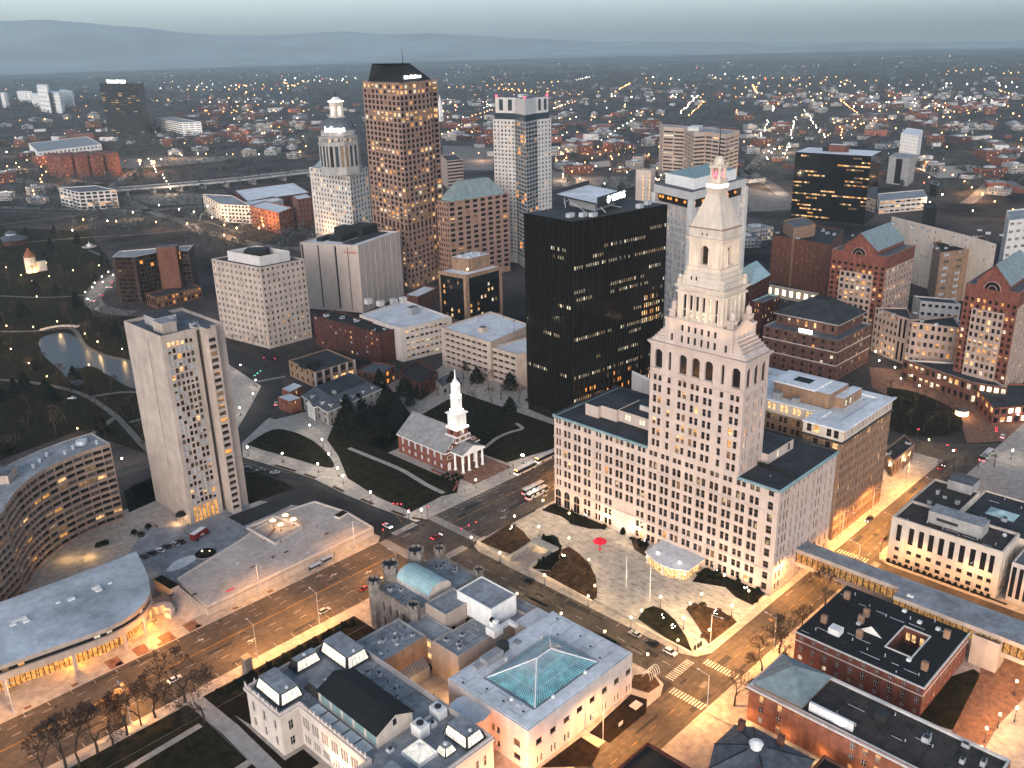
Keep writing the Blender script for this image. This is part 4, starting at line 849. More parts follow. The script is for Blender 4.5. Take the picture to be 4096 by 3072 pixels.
for i,(zz, rr, e_) in enumerate(((19.6,4.6,190),(27.8,3.4,110),(34.8,2.8,75),(40.0,2.2,35))):
    for a in (-170,-100,-35,80):
        l = bpy.data.lights.new('steeple_light','POINT'); l.energy = e_; l.color = (1,.92,.82); l.shadow_soft_size = .25; o = bpy.data.objects.new('steeple_light', l); COL.objects.link(o); o.location = (tx+rr*math.cos(R(a)), ty+rr*math.sin(R(a)), zz)

# --- black glass office block with roof sign
P = [(71.1,184.1),(68.1,149.7),(132.7,142.7),(135.7,177.1)]; H_ = 105.0
B = Bld('black_office', 'black glass office block with bronze ribs and a lit white rooftop sign', 'building', P[1])
B.p('glass_curtain').prism(P, 0, H_-.4, 'glass_black', 'roof_dark'); B.p('parapet_cap').box(0,0,0,0,0,0,'bronze')
B.parts.pop('parapet_cap')
fin = B.p('mullion')
rows_lit = {2:.12,4:.1,5:.08,6:.75,8:.25,9:.12,10:.15,11:.72,12:.16,13:.2,15:.5,16:.42,17:.35,18:.2,20:.5,21:.2,22:.35,23:.2,25:.1}
r2 = random.Random(8)
for e_i, nn in ((0, 22), (1, 42)):
    a, b_ = Vector(P[e_i]), Vector(P[e_i+1]); d = (b_-a).normalized(); L = (b_-a).length; n_ = Vector((d.y,-d.x))
    for i in range(nn+1):
        c = a+d*L*i/nn; fin.obox(c.x+n_.x*.18, c.y+n_.y*.18, .22, .5, 4.0, H_, math.atan2(d.y,d.x), 'bronze')
    for f in range(1, 26):
        base = rows_lit.get(f, .05)*(1.0 if e_i else .55); run = 0
        for i in range(nn):
            if run <= 0: on = r2.random() < (base*1.5 if base > .3 else base*.8); run = r2.randint(3, 10)
            run -= 1
            if on and r2.random() < .8:
                c = a+d*L*(i+.5)/nn+n_*.03; B.wins.append(((c.x, c.y, 4.0*f+2.3), (d.x, d.y), L/nn*.72, 1.6, r2.choice(('lit_faint','lit_faint','lit_white','lit_dim','lit_faint')), ''))
    # lit tall hall near the far right corner, low storeys
    if e_i:
        for i in range(31, 40):
            for f in (2,3,11,12,13,14):
                c = a+d*L*(i+.5)/nn+n_*.03
                if r2.random() < .7: B.wins.append(((c.x, c.y, 4.0*f+2.3), (d.x, d.y), L/nn*.72, 2.4, r2.choice(('lit_warm','lit_white','lit_amber','lit_dim')), ''))
        for i in range(2, 36):
            for f in (1,3,4,5):
                c = a+d*L*(i+.5)/nn+n_*.03
                if r2.random() < .3: B.wins.append(((c.x, c.y, 4.0*f+2.3), (d.x, d.y), L/nn*.6, 2.0, r2.choice(('lit_orange','lit_dim','lit_dim')), ''))
B.p('ground_arcade').prism([(P[i][0]*.985+1.5*(1 if i in (0,1) else 0)*.6, P[i][1]) for i in range(4)], .1, .2, 'bronze')
def rf(k, pts, z): return [S(k, *q, z) for q in pts]
ca = q3(2, (1615,915), (1880,975), (2080,910), 110.0); B.p('roof_canopy').prism(ca, 109.6, 110.4, 'metal_dark', 'roof_white')
mid = [tuple(Vector(ca[0]).lerp(Vector(ca[2]), .5)+(Vector(q)-Vector(ca[0]).lerp(Vector(ca[2]), .5))*.62) for q in ca]; B.p('penthouse').prism(mid, 104.6, 109.6, 'panel_grey')
a, b_ = Vector(ca[1]), Vector(ca[2]); d = (b_-a).normalized(); n_ = Vector((d.y,-d.x)); a = a-d*1; b_ = b_+d*5.0; c = a.lerp(b_,.5)+n_*.5
B.p('sign_board').obox(c.x, c.y, (b_-a).length, .5, 108.4, 113.4, math.atan2(d.y,d.x), 'metal_dark')
a0, b0 = Vector(ca[0]), Vector(ca[3]); c2 = a0.lerp(b0,.5); B.p('sign_board#rear').obox(c2.x, c2.y, (b0-a0).length+3, .5, 109.8, 112.6, math.atan2(d.y,d.x), 'metal_dark')
for i in range(8): B.p(f'strut#{i}').tube((*Vector(ca[i%4]).lerp(Vector(ca[(i+1)%4]), .25+.5*(i//4)), 104.6), (*Vector(ca[i%4]).lerp(Vector(mid[i%4]), .6), 109.6), .2,.2,'metal_pale')
for i,(u_,v_) in enumerate(((.2,.2),(.12,.3),(.75,.1),(.9,.2),(.25,.1))): 
    q = Vector(P[1])+(Vector(P[2])-Vector(P[1]))*u_+(Vector(P[0])-Vector(P[1]))*v_; B.p(f'roof_unit#{i}').obox(q.x,q.y,4,2.5,104.6,106.6,.1,'rooftop_unit')
f = c+n_*.32+d*1.4; wordmark('VIRTUS', (f.x, f.y, 110.9), (d.x,d.y), 4.6, 'glow_sign', B.root, .08, off=B.o)
st2 = B.p('emblem'); cc = f-d*10.3
for i in range(12):
    a_ = math.pi*2*i/12; st2.tube((cc.x+d.x*.5*math.cos(a_), cc.y+d.y*.5*math.cos(a_), 111+.5*math.sin(a_)), (cc.x+d.x*1.9*math.cos(a_), cc.y+d.y*1.9*math.cos(a_), 111+1.9*math.sin(a_)), .18, .1, 'glow_sign', 4)
B.done()

# --- brown granite tower with black hipped top
P = [(206.8,488.8),(193.9,427.1),(232.2,437.4),(236.5,446.0),(246.2,444.0),(256,486)]; H_ = 157.0
B = Bld('granite_tower', 'brown granite tower with square windows and black sloping crown', 'tower', P[1]); B.depth = .6; B.cap = 100
tl = litfn(.10, seed=14, lits=('lit_warm','lit_warm','lit_white','lit_amber','lit_dim'), dark=('glass_dark','glass_dark','glass_brown'), rows={30:.85,29:.35,24:.75,25:.85,18:.75,14:.6,10:.6,11:.5,8:.55,6:.5,5:.5,3:.3})
for i, n in ((0,9),(1,7),(2,1),(3,2),(4,5)):
    a, b_ = P[i], P[i+1]
    B.grid(a, b_, 52, H_, n, 26, .70, .66, lit=lambda c, r, n_, m_: tl(c, r+5, n_, m_), wall='granite_brown', top=1.2)
    B.grid(a, b_, 46, 52, n, 1, .62, .86, lit=lambda *q: 'glass_brown', wall='granite_brown')
    B.grid(a, b_, 0, 46, n, 11, .62, .60, lit=litfn(.25, seed=3+i, lits=LA, dark=('glass_dark','glass_brown'), rows={0:.8,1:.6}), wall='granite_brown')
B.fac(P[5], P[0], 0, H_, wall='granite_brown')
B.deck(P, H_, 'roof_dark', .3, 'granite_tan', t=.6)
ZC = 170; pb = [S(2,430,190,158), S(2,630,198,158), S(2,828,178,158)]; pb.append((pb[0][0]+pb[2][0]-pb[1][0], pb[0][1]+pb[2][1]-pb[1][1]))
pt = [S(2,455,86,ZC), S(2,565,83,ZC), S(2,692,83,ZC)]; pt.append((pt[0][0]+pt[2][0]-pt[1][0], pt[0][1]+pt[2][1]-pt[1][1]))
B.p('crown').frus(pb, 157.2, pt, ZC, 'roof_black', 'roof_dark')
B.p('mast').cyl(pt[2][0]-4, pt[2][1]+3, .35, .1, ZC, ZC+11, 'metal_dark', 5)
a, b_ = Vector(pb[1]), Vector(pb[2]); d = (b_-a).normalized(); n_ = Vector((d.y,-d.x)); c = a.lerp(b_, .38)+n_*.7
wordmark('UnitedHealthcare', (c.x, c.y, 160.4), (d.x,d.y), 3.6, 'glow_sign', B.root, .1, off=B.o)
bd = B.p('sign_frame'); bd.obox(c.x-n_.x*.5, c.y-n_.y*.5, 27, .3, 157.3, 158.5, math.atan2(d.y,d.x), 'metal_dark'); 
B.done()

# --- granite block with green hipped roof
P = q3(2, (862,950), (935,962), (1318,903), 66); 
B = Bld('granite_block', 'brown granite office block with green copper hipped roof', 'building', P[1]); B.depth = .6
gl2 = litfn(.13, seed=31, lits=LA, dark=('glass_dark','glass_dark','glass_brown'), rows={11:.3,0:.8,1:.5,12:.25})
B.shell(P, 0, 66, {0:dict(n=5,m=16,fw=.62,fh=.58,lit=gl2), 1:dict(n=8,m=16,fw=.62,fh=.58,lit=gl2)}, 'granite_brown', 'roof_grey', .3, 'granite_tan')
cA = Vector((sum(p[0] for p in P)/4, sum(p[1] for p in P)/4)); pin = [tuple(cA+(Vector(p)-cA)*.86) for p in P]; ptp = [tuple(cA+(Vector(p)-cA)*.45) for p in P]
B.p('hipped_roof').prism(pin, 66, 68, 'copper_green'); B.p('hipped_roof').frus(pin, 68, ptp, 80, 'slate_green', 'slate_green'); B.done()

# --- white and dark glass apartment tower
P = [S(2,1218,435,122), S(2,1355,440,122), S(2,1425,455,122), S(2,1500,440,122), S(2,1587,430,122)]; P.append((P[4][0]+4, P[0][1]+2))
B = Bld('glass_apartment_tower', 'white panel and dark glass apartment tower with red roof beacons', 'tower', P[2]); B.depth = .4
wl = litfn(.09, seed=17, lits=LA, dark=('glass_dark','blind_dark','glass_brown'))
for i, n in ((0,6),(3,4)):
    B.grid(P[i], P[i+1], 0, 122, n, 34, .46, .46, lit=wl, wall='panel_white', bot=8, top=1)
for i in (1, 2):
    B.grid(P[i], P[i+1], 0, 122, 4, 34, .96, .62, lit=litfn(.10, seed=i, lits=('lit_orange','lit_amber','lit_dim'), dark=('glass_blue','glass_dark','glass_blue')), wall='panel_grey', bot=8, top=1)
for i in (4, 5): B.fac(P[i], P[(i+1)%6], 0, 122, wall='panel_white')
B.deck(P, 122, 'roof_mid', .8, 'panel_white', t=.4)
cA = Vector((sum(p[0] for p in P)/6, sum(p[1] for p in P)/6)); sh = lambda k: [tuple(cA+(Vector(p)-cA)*k) for p in P]
B.p('dark_storey').prism(sh(.93), 121.3, 127, 'glass_blue', 'roof_mid'); B.p('crown').prism(sh(.90), 127, 139.5, 'panel_white', 'roof_mid')
for i in (0, 3): 
    a, b_ = Vector(sh(.905)[i]), Vector(sh(.905)[i+1])
    for f in (.3, .75): 
        p = a.lerp(b_, f-.1); q = a.lerp(b_, f+.1); B.p(f'louvre#{i}{f}').quad((*p,129),(*q,129),(*q,138),(*p,138),'glass_blue')
for i in (0, 2, 4): B.p(f'beacon#{i}').ball((*sh(.86)[i], 140.6), .9, 'glow_red', 8, 5)
B.p('roof_unit').obox(cA.x, cA.y, 8, 5, 139.5, 142, .3, 'rooftop_unit'); B.done()

# --- art deco stone tower with lit lantern
P = q3(24, (110,880), (540,940), (750,880), 72)
B = Bld('deco_tower', 'grey limestone tower with domed drum, lit lantern and rooftop sign', 'tower', P[1]); B.depth = .5
dl = litfn(.22, seed=41, lits=LW, dark=('glass_dark','glass_brown','glass_blue'))
B.shell(P, 0, 72, {0:dict(n=13,m=16,fw=.46,fh=.62,lit=dl), 1:dict(n=6,m=16,fw=.5,fh=.6,lit=dl)}, 'panel_white', 'roof_mid', .5)
a, b_ = Vector(P[0]), Vector(P[1]); d = (b_-a).normalized()
for i in range(14):
    c = a+d*((b_-a).length*i/13); B.p(f'pilaster#{i}').obox(c.x, c.y, 1.0, 1.0, 0, 72, math.atan2(d.y,d.x), 'panel_white')
zc = S(24, 470, 700, 92); cx, cy = zc[0], zc[1]+2
cA = Vector((sum(p[0] for p in P)/4, sum(p[1] for p in P)/4)); cx, cy = cA.lerp(Vector((cx,cy)), .7)
def oc(r, n=8, o=22.5): return [(cx+r*math.cos(R(o+360/n*i)), cy+r*math.sin(R(o+360/n*i))) for i in range(n)]
B.p('gable').frus([tuple(Vector(P[i]).lerp(cA,.12)) for i in range(4)], 72, [tuple(Vector(P[i]).lerp(cA,.5)) for i in range(4)], 82, 'slate_green', 'roof_mid')
O = oc(19.5, 8); dr = B.p('drum'); z0, z1 = 70, 106
for i in range(8): B.grid(O[i], O[(i+1)%8], 76, 98, 3, 1, .62, .86, lit=litfn(.15, seed=i, lits=LA, dark=('glass_blue','glass_brown')), wall='concrete_grey', part='drum', sub=1)
dr.prism(O, 70, 76, 'concrete_grey'); dr.prism(oc(20.3), 98, 99, 'concrete_grey')
for i in range(8): B.grid(oc(19)[i], oc(19)[(i+1)%8], 99, 104, 5, 1, .5, .6, lit=litfn(.25, seed=i+30), wall='concrete_grey', part='drum')
dr.prism(oc(20), 104, 105, 'concrete_grey', 'roof_mid'); dr.prism(oc(16.5), 105, 110, 'concrete_grey', 'roof_mid')
dm = B.p('dome'); prev = 16.0
for i in range(6): t0, t1 = i/6, (i+1)/6; dm.frus(oc(16*math.cos(t0*1.15), 16), 110+11*math.sin(t0*1.4), oc(16*math.cos(t1*1.15), 16), 110+11*math.sin(t1*1.4), 'slate', 'slate')
ln = B.p('lantern'); ln.prism(oc(7.4, 4, 45), 119, 121.5, 'panel_white'); ln.prism(oc(6.2, 4, 45), 121.5, 134, 'cream_stone'); ln.prism(oc(7, 4, 45), 134, 135, 'cream_stone'); ln.frus(oc(6.8, 4, 45), 135, oc(2, 4, 45), 139, 'white_paint', 'white_paint'); ln.frus(oc(1, 8), 139, oc(.1, 8), 145, 'bronze')
for f in range(4):
    a, b_ = Vector(oc(6.25,4,45)[f]), Vector(oc(6.25,4,45)[(f+1)%4]); d2 = (b_-a).normalized(); n2 = Vector((d2.y,-d2.x))
    m_ = a.lerp(b_,.5)+n2*.06; B.p(f'lit_arch#{f}').add([(m_.x-d2.x*1.4,m_.y-d2.y*1.4,123),(m_.x+d2.x*1.4,m_.y+d2.y*1.4,123)]+[(m_.x+d2.x*1.4*math.cos(math.pi*j/8),m_.y+d2.y*1.4*math.cos(math.pi*j/8),129+1.8*math.sin(math.pi*j/8)) for j in range(9)], (tuple(range(11)),), 'lit_hot')
    l_ = B.p(f'lit_edge#{f}'); l_.tube((*oc(7,4,45)[f],135.1),(*oc(7,4,45)[(f+1)%4],135.1),.28,.28,'glow_white',5)
d = (Vector(P[1])-Vector(P[0])).normalized(); dd = Vector(RT).to_2d().normalized(); n2 = Vector((dd.y,-dd.x)); c = Vector((cx,cy))+n2*17
wordmark('Infosys', (c.x, c.y, 111.5), (dd.x,dd.y), 7.0, 'glow_sign', B.root, .15, off=B.o)
B.done()

# --- plain long slab with red wordmark
P = q3(2, (0,1215), (365,1235), (630,1145), 50)
B = Bld('blank_slab', 'beige windowless telephone building with black roof machinery and red wordmark', 'building', P[1]); B.depth = .6
B.fac(P[0], P[1], 0, 50, [(.6,2.2),(14.0,15.2),(28.0,29.6),(38.5,39.2)], [(2,48.4)], lit=lambda *a: 'glass_dark', wall='beige_panel', depth=.8)
B.fac(P[1], P[2], 0, 50, [(6.4,7.6),(32.6,33.8),(36.8,37.2)], [(3+5.4*k, 4.8+5.4*k) for k in range(9)], lit=lambda *a: 'glass_dark', wall='beige_panel')
d = (Vector(P[2])-Vector(P[1])).normalized(); n_ = Vector((d.y,-d.x))
for i in range(1, 8):
    c = Vector(P[1])+d*(i*6.9); B.p(f'pilaster#{i}').obox(c.x+n_.x*.1, c.y+n_.y*.1, .5, .4, 0, 50, math.atan2(d.y,d.x), 'beige_panel')
B.fac(P[2], P[3], 0, 50, wall='beige_panel'); B.fac(P[3], P[0], 0, 50, wall='beige_panel')
B.deck(P, 50, 'roof_white', .8, 'beige_panel', t=.8)
def rz(u_, v_): return Vector(P[1])+(Vector(P[2])-Vector(P[1]))*u_+(Vector(P[0])-Vector(P[1]))*v_
aa = math.atan2(d.y, d.x)
for i,(u_,v_,w_,l_,h_) in enumerate(((.42,.55,22,12,4),(.75,.5,20,16,7),(.5,.25,44,9,.9),(.3,.8,14,5,2.5),(.8,.85,12,10,5))): 
    q = rz(u_,v_); B.p(f'roof_plant#{i}').obox(q.x,q.y,w_,l_,49.2,49.2+h_,aa,'roof_black' if i != 2 else 'roof_dark')
d0 = (Vector(P[1])-Vector(P[0])).normalized(); c = Vector(P[0]).lerp(Vector(P[1]), .87)+Vector((d0.y,-d0.x))*.15
mat('red_letter', (.45,.02,.02), .6, 0); wordmark('frontier', (c.x, c.y, 44.6), (d0.x,d0.y), 3.4, 'red_letter', B.root, .05, off=B.o)
B.done()

# --- cream apartment block
P = q3(4, (1335,55), (1642,112), (1922,55), 54)
B = Bld('cream_apartments', 'cream stone apartment block with white rooftop screen beside the curving street', 'building', P[1]); B.depth = .25
cl_ = litfn(.10, seed=19, lits=LA+('lit_white',), dark=('glass_brown','blind_dark','glass_dark'), rows={0:.4})
B.shell(P, 0, 54, {0:dict(n=11,m=13,fw=.44,fh=.48,sub=2,gap=.16,lit=cl_,bot=1), 1:dict(n=9,m=13,fw=.36,fh=.46,lit=cl_,bot=1)}, 'concrete', 'roof_dark', .8)
cA = Vector((sum(p[0] for p in P)/4, sum(p[1] for p in P)/4)); sq = [tuple(cA+(Vector(p)-cA)*.66+Vector((0,-2))) for p in P]
for i in range(4):
    a, b_ = Vector(sq[i]), Vector(sq[(i+1)%4]); c = a.lerp(b_,.5); B.p(f'roof_screen#{i}').obox(c.x, c.y, (b_-a).length, .6, 53.2, 59.5, math.atan2((b_-a).y,(b_-a).x), 'panel_white')
B.p('roof_plant').obox(cA.x, cA.y, 12, 14, 53.2, 60.5, .8, 'roof_black'); B.done()

# --- brown framed black glass block
P = q3(2, (875,1395), (1045,1425), (1275,1365), 40)
B = Bld('glass_block', 'black glass office block in brown brick frame with pale roof terrace', 'building', P[1]); B.depth = .5
B.fac(P[0], P[1], 0, 40, [(1.2, 22)], [(8, 37.5)], lit=lambda *a:'glass_black', wall='brick_tan'); B.fac(P[1], P[2], 0, 40, [(3.0, 32)], [(8, 37.5)], lit=lambda *a:'glass_black', wall='brick_tan')
r2 = random.Random(4)
for e_i, L in ((0, 22), (1, 32)):
    a, b_ = Vector(P[e_i]), Vector(P[e_i+1]); d = (b_-a).normalized(); n_ = Vector((d.y,-d.x))
    for f in range(7):
        for i in range(8):
            if r2.random() < .2: c = a+d*(3+(L-5)*(i+.5)/8)-n_*.46; B.wins.append(((c.x,c.y,10.5+3.9*f),(d.x,d.y),1.5,2.2,r2.choice(LW),''))
B.fac(P[2], P[3], 0, 40, wall='brick_tan'); B.fac(P[3], P[0], 0, 40, wall='brick_tan'); B.deck(P, 40, 'roof_white', .8, 'brick_tan')
cA = Vector((sum(p[0] for p in P)/4, sum(p[1] for p in P)/4)); sq = [tuple(cA+(Vector(p)-cA)*.6+Vector((4,3))) for p in P]; B.p('penthouse').prism(sq, 39.2, 48, 'brick_tan', 'roof_white')
for i in range(4): q = Vector(sq[i]).lerp(cA,.5); B.p(f'roof_unit#{i}').obox(q.x,q.y,2.4,2,48,49.5,.3,'rooftop_unit')
q = Vector(sq[1])+Vector((-1.5,-.5)); B.p('terrace_light').ball((q.x,q.y,41.5),.8,'glow_warm'); B.done()

# --- parking garages
def garage(name, label, P, h, lev, faces, wall, cap=100, roof='roof_white'):
    B = Bld(name, label, 'garage', P[1]); B.depth = 1.1; B.cap = cap; B.wname = 'opening'
    for i in range(4):
        if i in faces:
            n, lit = faces[i]; B.grid(P[i], P[(i+1)%4], 0, h, n, lev, .84, .42, mx=3.0, lit=lit, wall=wall, bot=.8, top=1.4)
        else: B.fac(P[i], P[(i+1)%4], 0, h, wall=wall)
    B.deck(P, h, roof, 1.0, wall, t=.5); return B
P = q3(5, (1100,345), (1595,532), (1900,440), 24)
dkf = lambda *a: 'glass_dark'
B = garage('parking_garage', 'brown concrete parking garage with snowy pale top deck behind the churchyard', [S(5,1100,345,24), S(5,1430,445,24), S(5,1700,330,24), S(5,1430,240,24)], 24, 6, {0:(8,dkf)}, 'concrete_tan')
P2 = [S(5,1430,475,20.5), S(5,1600,525,20.5), S(5,1740,505,20.5), S(5,1720,395,20.5)]
for i in range(4):
    if i == 0: B.grid(P2[0],P2[1],0,20.5,4,5,.84,.42,lit=dkf,wall='concrete_tan',mx=.5,bot=.8,top=1.2)
    else: B.fac(P2[i],P2[(i+1)%4],0,20.5,wall='concrete_tan')
B.deck(P2, 20.5, 'roof_white', .8, 'concrete_tan', partroof='roof#low')
pl = S(5,1395,390,23); B.p('stair_head').box(pl[0],pl[0]+4,pl[1]+2,pl[1]+6,23,26,'concrete_tan','roof_mid')
for i,(x,y) in enumerate(((1350,320),(1515,290),(1590,390))): 
    q = S(5,x,y,23); l_ = B.p(f'deck_lamp#{i}'); l_.cyl(q[0],q[1],.14,.1,23,31,'metal_dark',5); l_.box(q[0]-.9,q[0]+.9,q[1]-.3,q[1]+.3,30.8,31.1,'metal_dark')
B.done()
P = [S(5,560,262,22), S(5,835,352,22), S(5,1172,277,22), S(5,860,165,22)]
B = garage('parking_garage', 'cream concrete parking garage with glowing storeys beside a brick block', P, 22, 5, {1:(9,litfn(.75,seed=4,lits=('lit_white','lit_dim','lit_warm')))}, 'concrete_pale')
q = S(5,915,255,22); B.p('stair_head').box(q[0]-2,q[0]+4,q[1]-1,q[1]+4,21,26,'panel_grey','roof_mid')
for i,(x,y) in enumerate(((790,190),(620,190),(700,205),(850,180))): q = S(5,x,y,21); B.p(f'roof_unit#{i}').box(q[0]-2,q[0]+2,q[1]-2,q[1]+2,21,24.5,'panel_white' if i else 'rooftop_unit')
B.done()
# --- dark red brick flats
P = [S(5,250,265,20), S(5,690,385,20), S(5,800,355,20), S(5,400,232,20)]
block('brick_flats', 'dark red brick apartment block with black roof', P, 20, 'brick_dark', 'roof_black', dict(n=13,m=6,fw=.36,fh=.5,lit=litfn(.25,seed=9,lits=LA+('blind',)),bot=.5), None, rail='h', frame='trim_white', units=8, seed=4)
# --- low brick hall with pilasters
P = q3(5, (90,565), (265,645), (525,562), 10)
B = block('brick_hall', 'low pink brick hall with pale pilasters and tall lit ground windows', P, 10, 'brick_tan', 'roof_dark', dict(n=5,m=2,fw=.3,fh=.45,lit=litfn(.15,seed=3)), dict(n=5,m=2,fw=.62,fh=.6,lit=lambda c,r,n,m_: 'lit_warm' if r == 0 and c > 1 else 'glass_brown'), rail='hv', keep=True)
d = (Vector(P[2])-Vector(P[1])).normalized(); n_ = Vector((d.y,-d.x)); L = (Vector(P[2])-Vector(P[1])).length
for i in range(6): c = Vector(P[1])+d*L*i/5+n_*.12; B.p(f'pilaster#{i}').obox(c.x,c.y,1.3,.5,0,10,math.atan2(d.y,d.x),'concrete_pale')
q = rz2 = Vector(P[1]).lerp(Vector(P[3]), .3); B.p('roof_box').obox(q.x-4,q.y+4,9,9,9.1,12.5,0,'roof_black'); B.done()

# --- mansion with dormers and portico
B = Bld('stone_mansion', 'stone mansion with slate dormer roof and white columned portico', 'building', (-7, 250)); B.rail = 'hv'; B.frame = 'trim_white'; B.depth = .2
C = S(5,350,905,8.0); L_ = S(5,185,800,8.0); Rr = S(5,700,755,8.0); P = [L_, C, Rr, (L_[0]+Rr[0]-C[0], L_[1]+Rr[1]-C[1])]
B.shell(P, 0, 8, {0:dict(n=4,m=2,fw=.34,fh=.55,lit=NOLIT), 1:dict(n=8,m=2,fw=.34,fh=.55,lit=litfn(.1,seed=2))}, 'grey_stone', 'slate', .1, 'trim_white', deck=False)
cA = Vector((sum(p[0] for p in P)/4, sum(p[1] for p in P)/4)); ov = [tuple(cA+(Vector(p)-cA)*1.04) for p in P]; rg = [tuple(Vector(p).lerp(cA,.34)) for p in P]
B.p('hipped_roof').frus(ov, 8.0, rg, 12.6, 'slate', 'roof_dark'); B.p('eaves').prism(ov, 7.4, 8.0, 'trim_white')
for e_i, ks in ((0,(.3,.7)),(1,(.1,.3,.5,.7,.88))):
    a, b_ = Vector(P[e_i]), Vector(P[e_i+1]); d = (b_-a).normalized(); n_ = Vector((d.y,-d.x))
    for k in ks:
        c = a.lerp(b_,k)-n_*1.6; dm = B.p(f'dormer#{e_i}{k}'); dm.obox(c.x,c.y,1.6,2.2,8.3,10.6,math.atan2(d.y,d.x),'trim_white','slate'); f = c+n_*1.12; dm.quad((f.x-d.x*.5,f.y-d.y*.5,8.9),(f.x+d.x*.5,f.y+d.y*.5,8.9),(f.x+d.x*.5,f.y+d.y*.5,10.2),(f.x-d.x*.5,f.y-d.y*.5,10.2),'glass_dark')
q = Vector(P[1]).lerp(cA,.5); B.p('chimney').obox(q.x,q.y,1.2,2.4,10,14.2,.0,'grey_stone')
a, b_ = Vector(P[0]), Vector(P[1]); d = (b_-a).normalized(); n_ = Vector((d.y,-d.x)); m_ = a.lerp(b_,.5)
for i in range(4): c = m_+d*(i-1.5)*2.3+n_*2.6; B.p(f'column#{i}').cyl(c.x,c.y,.42,.36,0.1,7.2,'white_paint',10)
pq = B.p('portico'); c = m_+n_*1.5; pq.obox(c.x,c.y,8.6,3.2,7.2,7.9,math.atan2(d.y,d.x),'white_paint'); 
u1, u2, u3 = m_-d*4.3+n_*3.1, m_+d*4.3+n_*3.1, m_+n_*3.1; pq.add([(*u1,7.9),(*u2,7.9),(*u3,10.2),(*(u1-n_*4.6),7.9),(*(u2-n_*4.6),7.9),(*(u3-n_*5.6),10.2)],((0,1,2),),'trim_white'); pq.add([(*u1,7.9),(*u2,7.9),(*u3,10.2),(*(u1-n_*4.6),7.9),(*(u2-n_*4.6),7.9),(*(u3-n_*5.6),10.2)],((0,2,5,3),(1,4,5,2)),'slate')
B.done()
# small brick houses by the bend
def small(name, label, k, pl, pc, pr_, h, wall, roof, **kw):
    P = q3(k, pl, pc, pr_, h); return block(name, label, P, h, wall, roof, kw.pop('L', dict(n=4,m=2,fw=.3,fh=.5,lit=litfn(.15,seed=2))), kw.pop('Rr', dict(n=3,m=2,fw=.3,fh=.5,lit=litfn(.15,seed=3))), **kw)
small('brick_house', 'small flat roofed brick house with snowy white roof at the street bend', 5, (20,810), (95,838), (172,815), 7, 'brick_orange', 'roof_white', rail='hv', frame='trim_white', cop='trim_white', par=.4)
small('brick_house', 'small white roofed brick wing behind the flat roofed house', 5, (45,755), (100,775), (180,735), 8, 'brick_orange', 'roof_white', rail='hv', frame='trim_white', cop='trim_white', par=.3)
small('brick_house', 'dark brick house with amber windows among trees north of the churchyard', 5, (820,640), (960,720), (1080,640), 10, 'brick_dark', 'roof_black', L=dict(n=4,m=3,fw=.3,fh=.4,lit=litfn(.1,seed=2)), Rr=dict(n=4,m=3,fw=.3,fh=.4,lit=litfn(.4,seed=4,lits=LA)))
small('brick_house', 'brown brick house with one orange lit bay under bare trees', 5, (540,630), (690,660), (800,600), 9, 'brick_brown', 'slate', L=dict(n=4,m=2,fw=.3,fh=.45,lit=litfn(.2,seed=2)), Rr=dict(n=3,m=2,fw=.4,fh=.5,lit=litfn(.7,seed=4,lits=('lit_orange','lit_amber'))))
small('concrete_annex', 'low pale annex behind the churchyard trees', 5, (1060,690), (1110,745), (1190,700), 6, 'concrete_grey', 'roof_mid', L=None, Rr=dict(n=2,m=1,fw=.5,fh=.4,lit=NOLIT))
small('pale_office', 'pale office block seen between the black tower and the stone wing', 0, (1365,800), (1365,800.5), (1420,826), 33, 'panel_white', 'roof_white', L=None, Rr=dict(n=5,m=8,fw=.5,fh=.5,lit=litfn(.2,seed=2,lits=('lit_dim',))), cop='white_paint')
small('brick_hall', 'low hall with pale roof below the brown granite tower', 2, (655,1545), (745,1560), (870,1500), 12, 'brick_brown', 'roof_white', L=None, Rr=None)

# --- beige L shaped office block
P = [(49.5,18),(49.5,2),(93,2),(93,62),(60,62),(60,18)]; H_ = 47.0
B = Bld('beige_office', 'beige stone office block with white roof behind the stepped tower', 'building', (49.5, 2)); B.depth = .3; B.rail = 'h'; B.frame = 'brick_tan'
ol = litfn(.06, seed=77, lits=('lit_warm','lit_dim'), dark=('glass_brown','glass_dark'), rows={9:.25})
for i, n, sb in ((0,2,2),(1,14,2),(4,8,2),(5,2,2)):
    L = (Vector(P[i])-Vector(P[(i+1)%6])).length
    B.grid(P[i], P[(i+1)%6], 0, 41.5, n, 10, .62, .58, sub=2, gap=.2, lit=ol, wall='brick_tan', bot=1, depth=.14)
    B.grid(P[i], P[(i+1)%6], 41.5, H_, n, 1, .6, .55, sub=2, gap=.2, depth=.14, lit=(lambda *a: 'lit_warm') if i == 4 else ol, wall='cream_stone')
for i in (2, 3): B.fac(P[i], P[i+1], 0, H_, wall='brick_tan')
B.deck(P, H_, 'roof_white', .7, 'roof_white', t=4.2)
c = B.p('cornice')
for q in ((48.9,49.5,1.4,18),(49.5,93.4,1.4,2)): c.box(*q, 41.2, 41.8, 'metal_dark'); 
for q in ((48.4,49.5,.9,18),(49.5,94,.9,2),(59,60,18.9,62)): B.p(f'cornice#{q[0]}').box(*q, H_-.5, H_+.02, 'roof_white')
B.p('penthouse').box(66,82,16,40,46.3,52.5,'brick_tan','roof_white'); B.p('penthouse#s').box(70,86,12,16,46.3,50.5,'brick_tan','roof_white')
B.seams(84,91.5,5,58,46.32,6,45,'roof_grey'); B.units(85,91,18,58,46.3,5,46,1.8)
B.p('roof_slab').box(65,80,22,41,52.5,53.2,'roof_white'); B.p('roof_well').box(70,75,27,34,53.21,53.4,'roof_black')
